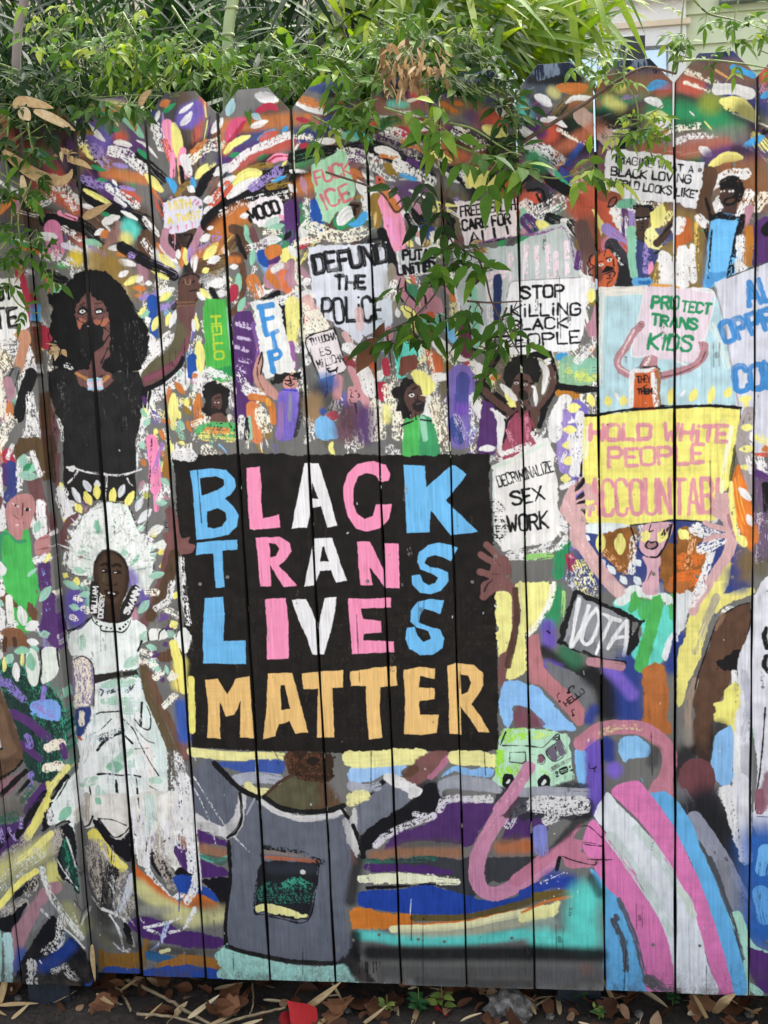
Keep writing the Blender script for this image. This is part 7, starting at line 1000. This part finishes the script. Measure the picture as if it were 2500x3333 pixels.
vine('long green vine branch arching across the boards beside the mint placard', [('1250 350 1330 380 1480 470 1600 520 1700 560 1800 580 1860 570 1930 540', (-.05, -.07)), ('1320 380 1360 470 1420 530 1440 570', (-.06, -.06)), ('1460 400 1540 420 1620 470 1690 510', (-.05, -.06))], tint=.55, step=.1, ln=.044, pairs=(1, 1), hang=.8,
     extra=spread(5, 1250, 1500, 340, 410, -.09, -.05, (.048, .066), (.4, .85)) + spread(5, 1480, 1780, 490, 550, -.09, -.05, (.046, .062), (.35, .8)) + spread(5, 1430, 1480, 420, 480, -.09, -.06, (.044, .054), (.3, .6)) + [(1520, 560, -.08, .07, .45), (1590, 580, -.08, .07, .4), (1660, 590, -.08, .066, .5), (1900, 560, -.09, .046, .8), (1930, 560, -.09, .044, .9), (1950, 580, -.09, .046, .95), (1910, 600, -.08, .05, .6)])
vine('dark leafy vine climbing the gap right of the dry clump', [('1690 620 1680 520 1672 420 1640 330 1600 260', (-.04, .0)), ('1690 480 1660 360 1590 310', (-.04, -.03)), ('1560 180 1590 260 1650 300', (.06, -.02))], M_DARKLEAF, tint=.62, step=.03, ln=.034, hang=.5,
     extra=spread(24, 1630, 1700, 330, 560, -.05, -.02, (.026, .038), (.3, .9)) + spread(26, 1350, 1600, 110, 200, -.02, .1, (.028, .04), (.3, .9)) + spread(26, 1430, 1640, 225, 300, -.05, -.02, (.03, .042), (.3, .95)))
vine('leaf tufts hanging from a thin brown stem beside the pink painted figure', [('1435 560 1445 640 1452 740 1480 800 1510 830', (-.05, -.06)), ('1460 600 1440 680 1380 760', (-.05, -.06)), ('1370 640 1400 690 1440 710', (-.05, -.06))], M_DARKLEAF, tint=.6, step=.12, ln=.046, pairs=(1, 1), hang=.9, smat=M_TWIG,
     extra=spread(4, 1340, 1440, 580, 690, -.08, -.05, (.05, .066), (.3, .8)) + spread(2, 1390, 1440, 660, 740, -.08, -.06, (.046, .056), (.3, .6)))
vine('twining vine in front of the mint green sheet and the white placard', [('1540 800 1580 900 1600 980 1650 1080 1690 1150', (-.05, -.07)), ('1480 790 1530 830 1600 860', (-.05, -.05)), ('1520 980 1600 985 1700 980', (-.06, -.07)), ('1650 1000 1610 1110 1600 1180', (-.06, -.07))], tint=.36, step=.13, ln=.042, pairs=(1, 1), smat=M_TWIG,
     extra=spread(9, 1450, 1640, 800, 880, -.08, -.05, (.044, .058), (.2, .6)) + spread(7, 1530, 1700, 960, 1070, -.08, -.05, (.042, .056), (.2, .6)) + spread(6, 1560, 1700, 1080, 1130, -.08, -.05, (.036, .05), (.2, .55)) + [(1610, 1180, -.07, .045, .4), (1600, 1140, -.07, .04, .4)])
vine('small vine sprays across the pink figure under the black lettered placard', [('1450 860 1420 950 1350 1030 1300 1060 1250 1080', (-.05, -.06)), ('1340 1020 1350 1100 1360 1160', (-.06, -.07)), ('1260 1090 1270 1160 1275 1200', (-.06, -.06)), ('1370 1060 1400 1110 1400 1130', (-.06, -.06))], tint=.36, step=.11, ln=.046, pairs=(1, 1), smat=M_TWIG, hang=.9,
     extra=spread(7, 1330, 1470, 920, 1070, -.08, -.05, (.05, .064), (.2, .55)) + spread(6, 1250, 1400, 1060, 1150, -.08, -.05, (.05, .064), (.2, .5)))
vine('bright young vine shoot drooping from the top of the right hand boards', [('2040 160 2030 250 2070 330 2080 400', (-.02, -.06)), ('1950 180 2020 240 2050 280', (.02, -.03)), ('2070 400 2110 470 2130 540', (-.06, -.06)), ('2080 400 2020 420 1990 470', (-.06, -.07)), ('2080 400 2160 340', (-.06, -.07)), ('2180 440 2150 520', (-.05, -.06))], tint=.72, step=.045, ln=.028, hang=.5,
     extra=spread(14, 1880, 2090, 170, 290, -.06, .06, (.026, .036), (.4, .9)) + spread(30, 2010, 2140, 370, 460, -.08, -.05, (.016, .03), (.6, 1)))
vine('spiky leafed shoots standing up from the right end of the fence', [('2200 240 2215 150 2220 60 2230 -30', (.02, .08)), ('2230 -40 2300 40 2400 65', (.1, .1)), ('2400 190 2390 80 2410 -30', (.04, .1)), ('2190 200 2290 195 2400 205 2520 225', (-.02, -.03)), ('2470 180 2500 90 2530 20', (.02, .06))], tint=.6, step=.045, ln=.032, pairs=(1, 2), hang=.3,
     extra=spread(16, 2150, 2280, 110, 200, -.02, .05, (.024, .034), (.4, .8)) + spread(14, 2360, 2560, 60, 190, -.01, .06, (.024, .034), (.4, .85)))
# a bare woody runner across the right hand boards
for path, Y, lab in (('1690 470 1800 400 1900 340 2000 270 2100 220 2200 240', (-.03, -.03), 'bare dark twig slanting across the right hand boards'), ('1060 560 1230 620 1290 690 1330 640', (-.045, -.06), 'bare forked brown twig beside the pink painted tongue')):
    P = curve(src(path, Y)); o = MB().tube([p_ - P[0] for p_ in P], .0042 if Y[0] > -.04 else .002, .002, 7).build('twig', M_TWIG, None, True); o.location = P[0]; tag(o, lab, 'twig')
# ------------------------------------------------------------------ bamboo, added shrubs and stems behind the fence
def blades(n, x0, x1, y0, y1, Y0, Y1, ln, wd, base, sdv, ti, clump=6):
    L = []
    for _ in range(n // clump):
        p_ = at(rl.uniform(x0, x1), rl.uniform(y0, y1), rl.uniform(Y0, Y1)); b0 = np.array(base) + rl.normal(0, sdv, 3); t0 = rl.uniform(*ti)
        for k in range(clump):
            d_ = b0 + rl.normal(0, .45, 3); L.append((p_ + rl.normal(0, .02, 3), d_, np.array([rl.normal(0, .5), -.6, .7]), rl.uniform(*ln), rl.uniform(*wd), rl.uniform(.0, .35), t0 + rl.normal(0, .12)))
    return L
def plant(name, label, cat, base, L, mat, stems=(), smat=None, shape=BLADE, group=None, sr=.008):
    o = empty(name, base, label, cat, group); off = np.array(base)
    if stems:
        mb = MB()
        for P in stems: mb.tube(curve(P), sr, sr * .6, 8)
        mb.build('stem', smat or M_CULM, o, True, off)
    leaves_mesh('foliage', [(a_[0] - off,) + tuple(a_[1:]) for a_ in L], mat, o, shape, .12); return o
def stemup(px, py, Y, n=3, lean=.12):
    p_ = at(px, py, Y); return [np.array([p_[0] + rl.uniform(-lean, lean), Y, -.08]), np.array([p_[0], Y, p_[2] * .5]), p_, p_ + np.array([rl.uniform(-.1, .1), rl.uniform(-.05, .05), .5])]
GB = 'bamboo clumps behind the fence'
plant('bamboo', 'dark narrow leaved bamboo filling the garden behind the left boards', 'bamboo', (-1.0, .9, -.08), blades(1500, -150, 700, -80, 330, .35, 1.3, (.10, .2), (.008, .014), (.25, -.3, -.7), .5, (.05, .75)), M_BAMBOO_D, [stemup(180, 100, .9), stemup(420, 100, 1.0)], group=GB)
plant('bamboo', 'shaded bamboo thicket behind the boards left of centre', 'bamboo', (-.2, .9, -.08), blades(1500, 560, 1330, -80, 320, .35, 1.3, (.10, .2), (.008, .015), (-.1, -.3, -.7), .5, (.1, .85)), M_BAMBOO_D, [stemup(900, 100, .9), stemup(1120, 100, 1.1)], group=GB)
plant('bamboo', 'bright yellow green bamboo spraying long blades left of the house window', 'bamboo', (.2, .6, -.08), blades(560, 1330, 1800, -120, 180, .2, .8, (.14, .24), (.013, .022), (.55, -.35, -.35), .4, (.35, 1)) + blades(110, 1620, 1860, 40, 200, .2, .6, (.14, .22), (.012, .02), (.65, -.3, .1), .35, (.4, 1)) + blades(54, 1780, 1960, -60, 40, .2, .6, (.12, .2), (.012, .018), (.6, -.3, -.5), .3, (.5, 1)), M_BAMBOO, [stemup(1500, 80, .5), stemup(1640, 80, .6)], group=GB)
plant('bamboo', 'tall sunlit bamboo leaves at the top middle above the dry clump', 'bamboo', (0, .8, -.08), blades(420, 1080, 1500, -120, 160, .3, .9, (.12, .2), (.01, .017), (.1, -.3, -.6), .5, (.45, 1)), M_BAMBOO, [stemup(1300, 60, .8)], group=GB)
plant('climber', 'loose green climber covering the bamboo above the middle boards', 'climber', (.0, .3, -.08), [], M_VINE) if False else None
vine('bushy green vine mounded behind the dry clump at the top middle', [('1240 60 1340 120 1440 180 1560 230', (.2, .03)), ('1200 140 1300 170 1420 230', (.15, .02)), ('1500 60 1560 150 1600 250', (.2, .03))], tint=.6, step=.035, extra=spread(150, 1200, 1600, 40, 240, .02, .22, (.026, .04), (.3, .95)))
for x, w_, lab in ((735, .012, 'thick pale green bamboo stem rising behind the third gap of the fence'), (50, .010, 'grey brown bare trunk at the far left behind the fence')):
    p_ = at(x + 8, 330, .22); q = at(x + 30 if x > 500 else x + 40, -60, .22); P = curve([np.array([p_[0] - .01, .22, -.08]), np.array([p_[0], .22, .9]), p_, q])
    o = empty('bamboo_culm' if x > 500 else 'tree_trunk', (P[0][0], .22, -.08), lab, 'stem'); off = np.array([P[0][0], .22, -.08]); MB().tube([v - off for v in P], w_, w_ * .95, 12).build('stem', M_CULM if x > 500 else M_BARK, o, True)
    if x > 500:
        for t in (8, 11, 14, 16): MB().tube([P[t] - off - np.array([0, 0, .003]), P[t] - off + np.array([0, 0, .003])], w_ * 1.16, w_ * 1.16, 12).build('node', M_CULM, o, True)
GS = 'added shrubs blocking the fence gaps'  # dense shrubs added as occluders so the fence gaps stay dark
for i, (x0, x1, top, lab) in enumerate(((-1.6, -.75, 1.62, 'added dark shrub blocking the gaps behind the leftmost boards'), (-.8, -.1, 1.66, 'added dark shrub blocking the gaps between the boards left of the big black lettering'), (-.15, .47, 1.66, 'added dark shrub blocking the gaps between the boards right of the big black lettering'), (.47, .70, 1.36, 'lower added dark shrub blocking the gaps of the right hand boards'), (.68, 1.6, 1.62, 'added dark shrub beyond the right end of the photo'))):
    L = []
    for _ in range(2600):
        p_ = np.array([rl.uniform(x0, x1), rl.uniform(.16, .75), rl.uniform(-.05, top)]); L.append((p_, rl.normal(0, 1, 3) + [0, -.2, -.3], rl.normal(0, .6, 3) + [0, -.5, .6], rl.uniform(.07, .12), rl.uniform(.03, .05), rl.uniform(0, .3), rl.uniform(0, .5)))
    b0 = ((x0 + x1) / 2, .5, -.08); plant('shrub', lab, 'shrub', b0, L, M_DARKLEAF, [[np.array([b0[0] + d_, .5, -.08]), np.array([b0[0] + d_ * 2, .5, .6]), np.array([b0[0] + d_ * 3, .45, top - .2])] for d_ in (-.08, .06)], M_BARK, OVAL, GS)
# ------------------------------------------------------------------ dry leaves caught on the fence
def blade_obj(name, pts, wd, mat, label, cat, group=None, tint=.6, parent=None, curl=.25):
    P = curve(pts, 7); n_ = len(P); V = []; F = []
    for i, p_ in enumerate(P):
        t = i / (n_ - 1); d_ = unit(P[min(i + 1, n_ - 1)] - P[max(i - 1, 0)]); sd = unit(np.cross(d_, [0, -1, .12])); w_ = wd * (math.sin(math.pi * min(1, .03 + t * .97) ** .75) ** .8) * .5 + .0004
        nn = np.array([0, -1, 0.]) ; cu = curl * w_
        V += [p_ - sd * w_ + nn * cu, p_ - sd * w_ * .5 + nn * cu * .2, p_, p_ + sd * w_ * .5 + nn * cu * .2, p_ + sd * w_ + nn * cu]
    for i in range(n_ - 1):
        for j in range(4): a_ = i * 5 + j; F.append((a_, a_ + 1, a_ + 6, a_ + 5))
    off = P[0]; o = link(name, [v - off for v in V], F, mat, parent, True)
    if not parent: o.location = off
    at_ = o.data.attributes.new('tint', 'FLOAT', 'POINT'); at_.data.foreach_set('value', np.clip(tint + rl.normal(0, .08, len(V)), 0, 1).astype(np.float32))
    sm_ = o.modifiers.new('thick', 'SOLIDIFY'); sm_.thickness = .0006
    if label: tag(o, label, cat, group)
    return o
GD = 'dry bamboo leaves caught on the fence'
for path, Y, w_, ti, lab in (('10 490 60 530 120 570 190 590 225 575 235 550', (-.06, -.06), .022, .6, 'broad tan dry leaf curling up at its tip over the second gap'), ('45 350 70 330 130 340 175 352', (-.06, -.05), .018, .7, 'folded tan dry leaf arched at the top left corner'), ('110 360 160 380 210 405 245 425', (-.06, -.04), .016, .85, 'pale straw dry leaf pointing at the second gap'),
        ('220 520 265 530 300 550', (-.045, -.04), .011, .7, 'small tan dry leaf pointing right across the second board'), ('270 710 310 690 365 660', (-.04, -.035), .016, .55, 'tan dry leaf stuck on the black painted streak'), ('455 345 470 315 492 292', (-.04, -.04), .013, .6, 'upright tan dry leaf on the top of the third board'),
        ('72 570 80 620 95 660 112 690', (-.06, -.05), .014, .9, 'narrow cream dry leaf hanging in the first gap'), ('65 355 85 375 98 392', (-.065, -.06), .022, .95, 'crumpled cream dry leaf under the folded tan one'), ('300 3075 303 3130 310 3195', (-.02, -.02), .010, .75, 'slim cream leaf standing against the dark board foot')):
    blade_obj('dry_leaf', src(path, Y), w_, M_DRY, lab, 'leaf', GD, ti)
o = empty('dry_leaf_clump', tuple(at(1310, 240, -.04)), 'clump of withered tan leaves hanging over the top of the middle boards', 'dead leaves'); off = at(1310, 240, -.04); L = []
for x, y in [(rl.uniform(1240, 1500), rl.uniform(120, 270)) for _ in range(44)] + [(rl.uniform(1250, 1400), rl.uniform(190, 300)) for _ in range(60)]:
    L.append((at(x, y, rl.uniform(-.07, -.02)) - off, np.array([rl.normal(0, .55), rl.normal(-.1, .4), -1]), np.array([rl.normal(0, .8), -1, rl.normal(0, .4)]), rl.uniform(.014, .04), rl.uniform(.003, .011), rl.uniform(-.3, .5), rl.uniform(.0, 1)))
leaves_mesh('withered_leaves', L, M_DRY, o, OVAL, .6); mb = MB()
for k in range(6): mb.tube(curve([at(1310 + rl.normal(0, 20), 150, -.02) - off, at(1320 + rl.normal(0, 50), 190, -.04) - off, at(1340 + rl.normal(0, 70), rl.uniform(230, 300), -.05) - off]), .0009, .0006, 5)
mb.build('stalks', M_STRAW, o, True)
for x, y, lab in ((215, 500, 'small withered flower stuck beside the second gap'), (190, 1140, 'tiny dried seed head on the black painted hair'), (60, 870, 'shrivelled cream blossom hanging by the placard at the left edge'), (1330, 1075, 'withered tan blossom beside the brown curled leaf'), (1565, 800, 'crumpled yellow leaf cluster above the mint sheet')):
    p_ = at(x, y, -.05); L = [(np.zeros(3) + rl.normal(0, .006, 3), rl.normal(0, 1, 3) + [0, -.4, -.6], rl.normal(0, 1, 3), rl.uniform(.012, .026), rl.uniform(.006, .012), .2, rl.uniform(.5, 1)) for _ in range(13)]
    o = leaves_mesh('withered_blossom', L, M_DRY, None, OVAL, .4); o.location = p_; tag(o, lab, 'dead flower', 'withered blossoms on the vines')
# brown curled leaf hanging in the middle
bl = empty('curled_leaf', tuple(at(1220, 1060, -.05)), 'large rust brown curled leaf hanging by the small white placard', 'leaf'); off = at(1220, 1060, -.05)
for a_, b_, w_, ti, nm in (((1224, 1098), (1158, 1212), .040, .6, 'blade'), ((1226, 1104), (1252, 1042), .019, .5, 'blade_tip')):
    p_, q = at(*a_, -.05), at(*b_, -.06); leaves_mesh(nm, [(p_ - off, q - p_, [.35, -1, .3], np.linalg.norm(q - p_), w_, .06, ti)], M_BROWN, bl, ((0, 0), (.12, .25), (.3, .5), (.5, .46), (.7, .34), (.88, .12), (1, 0)), .55)
MB().tube(curve([v - off for v in src('1180 1090 1200 1112 1215 1125', (-.05, -.05))]), .001, .0008, 5).build('stalk', M_TWIG, bl)
# ------------------------------------------------------------------ litter on the ground
def gat(px, py, lift=0.0):
    d_ = ROT @ np.array([(px - 1250) / CF, (1666.5 - py) / CF, -1.0]); t = (-.078 + lift - CAM[2]) / d_[2]; return CAM + d_ * t
def fallen(p_, ln, wd, rot, tilt, mat, tint, label, group, shape=OVAL, fold=.35, stalk=True):
    L = [(np.array([-ln / 2, 0, 0]), [1, 0, rl.normal(0, .15)], [rl.normal(0, .2), rl.normal(0, .2), 1], ln, wd, rl.uniform(-.35, .3), tint)]
    o = leaves_mesh('fallen_leaf', L, mat, None, shape, fold); o.location = p_; o.rotation_euler = (tilt[0], tilt[1], rot); sm_ = o.modifiers.new('sub', 'SUBSURF'); sm_.levels = sm_.render_levels = 2
    return tag(o, label, 'leaf', group)
MAPLE = ((0, 0), (.10, .62), (.24, .34), (.40, .78), (.56, .32), (.74, .38), (1, 0))
rf = random.Random(9)
kinds = [(M_BROWN, OVAL, (.035, .06), (.45, .6), 'curled brown dead leaf lying on the soil under the fence', 'curled brown leaves on the soil', (.25, .8)),
         (M_BROWN, MAPLE, (.05, .075), (.75, .95), 'crumpled lobed brown leaf lying on the soil under the fence', 'lobed brown leaves on the soil', (.3, .85)),
         (M_DRY, BLADE, (.06, .12), (.10, .16), 'narrow straw coloured bamboo leaf lying on the soil', 'straw bamboo leaves on the soil', (.5, 1)),
         (M_BROWN, OVAL, (.03, .05), (.5, .7), 'pale greyish dead leaf lying on the soil', 'pale dead leaves on the soil', (.9, 1))]
for i in range(270):
    mt, shp, lnr, wdr, lab, grp, tir = kinds[rf.choices(range(4), (5, 4, 4, 1.6))[0]]; x = rf.uniform(-1.1, .85); y = rf.uniform(-.05, .12) if rf.random() < .86 else rf.uniform(-.3, .3); ln = rf.uniform(*lnr) * .88; z = gz(x, y) + rf.uniform(.004, .02)
    fallen((x, y, z), ln, ln * rf.uniform(*wdr), rf.uniform(0, 6.3), (rf.gauss(.35, .4), rf.gauss(0, .35)), mt, rf.uniform(*tir), lab, grp, shp, rf.uniform(.1, .6))
p_, q = at(1020, 3345, -.045), at(930, 3240, -.03); o = leaves_mesh('fallen_leaf', [(p_ * 0, q - p_, [-.1, -.8, .7], np.linalg.norm(q - p_), .058, .1, .5)], M_RED, None, ((0, 0), (.1, .35), (.3, .55), (.52, .42), (.72, .22), (.88, .08), (1, 0)), .3); o.location = p_; tag(o, 'bright red fallen leaf with its tip up below the mint painted hem', 'leaf')
p_ = gat(930, 3315, .02); fallen(tuple(p_), .045, .03, 1.0, (.6, .2), M_RED, .0, 'dull maroon leaf tucked beside the bright red one', None)
for path, w_, ti, lab in (('985 3290 1040 3250 1110 3196', .014, .75, 'long tan bamboo leaf leaning on the fence foot beside the red leaf'), ('2325 3300 2355 3260 2395 3235', .020, .7, 'broad tan dry leaf propped under the trans flag painting'), ('0 3270 15 3200 22 3150', .014, .7, 'tan dry leaf standing against the left edge of the fence foot'), ('545 3330 580 3290 610 3260', .014, .8, 'cream bamboo leaf sticking up from the litter left of centre')):
    v = [float(t) for t in path.split()]; blade_obj('dry_leaf', [gat(v[0], v[1], .015), at(v[2], v[3], -.012), at(v[4], v[5], -.006)], w_, M_DRY, lab, 'leaf', 'dry leaves leaning at the fence foot', ti)
for path, r_, lab in (('405 3188 520 3240 640 3310 760 3370', .0042, 'long straw coloured twig slanting across the litter at the lower left'), ('360 3190 400 3240 425 3290', .0036, 'short straw twig in the soil beneath the fence'), ('445 3300 560 3310 680 3345', .0035, 'pale twig lying along the bottom edge'), ('640 3360 800 3310 930 3280', .0038, 'pale bent twig left of the red leaf'), ('820 3200 824 3260 812 3310', .0022, 'thin upright stalk under the grey painted shirt'), ('290 3290 330 3240 400 3270', .0022, 'thin bent stalk by the dark post'), ('1560 3230 1620 3250 1700 3235', .0016, 'fine dry stem beside the concrete lump'), ('1900 3230 1980 3250 2050 3240', .0016, 'fine dry stem under the blue painted ribbon'), ('1390 3212 1450 3222 1530 3205', .0018, 'wiry brown root hanging below the boards')):
    v = [float(t) for t in path.split()]; P = curve([gat(v[i], v[i + 1], .012) for i in range(0, len(v), 2)], 8); P = [p_ + rl.normal(0, .0008, 3) for p_ in P]
    o = MB().tube([p_ - P[0] for p_ in P], r_, r_ * .7, 7).build('twig', M_STRAW, None, True); o.location = P[0]; tag(o, lab, 'twig')
# weeds
def weed(px, py, n_, sz, tint, lab, upr=1.0):
    b0 = gat(px, py); L = []; mb = MB()
    for k in range(n_):
        an = k * 2.4; h = .012 + .05 * sz / .03 * k / n_ * .5; q = b0 + np.array([rl.normal(0, .004), rl.normal(0, .004), h]); L.append((q - b0, [math.cos(an), math.sin(an) * .6 - .3, .35 * upr], [0, -.4, 1], sz * rl.uniform(.7, 1.1), sz * rl.uniform(.4, .55), .2, tint + rl.normal(0, .15)))
    o = empty('weed', tuple(b0), lab, 'weed', 'weeds at the foot of the fence'); mb.tube([np.zeros(3), np.array([0, 0, .06 * sz / .03])], .0014, .001, 5).build('stem', M_STEM, o); leaves_mesh('foliage', L, M_WEED, o, OVAL, .2)
for a_ in ((1262, 3300, 8, .022, .85, 'small yellow green weed at the left of the weed patch'), (1365, 3300, 15, .030, .3, 'leafy dark green weed under the dark painted band'), (1440, 3290, 6, .034, .95, 'young weed with drooping yellow green leaves beside the concrete lump'), (1950, 3320, 20, .016, .7, 'small succulent green weed right of the concrete lump'), (2190, 3270, 14, .018, .2, 'low dark weed under the pink painted stripe'), (2260, 3260, 12, .018, .25, 'low weed beside the propped tan leaf'), (1890, 3270, 9, .022, .3, 'thin grassy weed beneath the turquoise band')): weed(*a_)
p_ = gat(1435, 3290, .02); fallen(tuple(p_), .05, .034, 1.9, (1.0, .2), M_RED, .25, 'reddish green leaf hanging over the soil beside the dark weed', None)
# concrete lump and stones
def lump(px, py, r_, mat, lab, cat, seed, group=None, name='stone'):
    bm = bmesh.new(); bmesh.ops.create_icosphere(bm, subdivisions=4, radius=1); rr = np.random.default_rng(seed); ph = rr.uniform(0, 6, 8)
    for v in bm.verts:
        c0 = v.co.copy(); v.co = Vector((c0.x * r_[0], c0.y * r_[1], c0.z * r_[2])) * (1 + .16 * math.sin(c0.x * 5 + ph[0]) * math.sin(c0.y * 6 + ph[1]) + .10 * math.sin(c0.z * 9 + ph[2] + c0.x * 7) + .05 * math.sin(c0.x * 21 + ph[3]) * math.sin(c0.z * 19 + ph[4]))
    me = bpy.data.meshes.new(name); bm.to_mesh(me); bm.free(); me.materials.append(mat); o = bpy.data.objects.new(name, me); COLL.objects.link(o); o.location = gat(px, py, r_[2] * .3); tag(o, lab, cat, group)
lump(1660, 3290, (.046, .035, .042), M_ROCK, 'rough grey lump of broken concrete under the fence right of centre', 'rubble', 1, None, 'concrete_lump')
for i, (px, py) in enumerate(((60, 3250), (700, 3260), (1130, 3290), (1790, 3310), (2080, 3300), (2440, 3300), (1530, 3280))): lump(px, py, (.009, .008, .007), M_ROCK, 'small grey pebble half sunk in the soil under the fence', 'pebble', 10 + i, 'pebbles in the soil', 'pebble')
fl = gat(2120, 3262, .02);
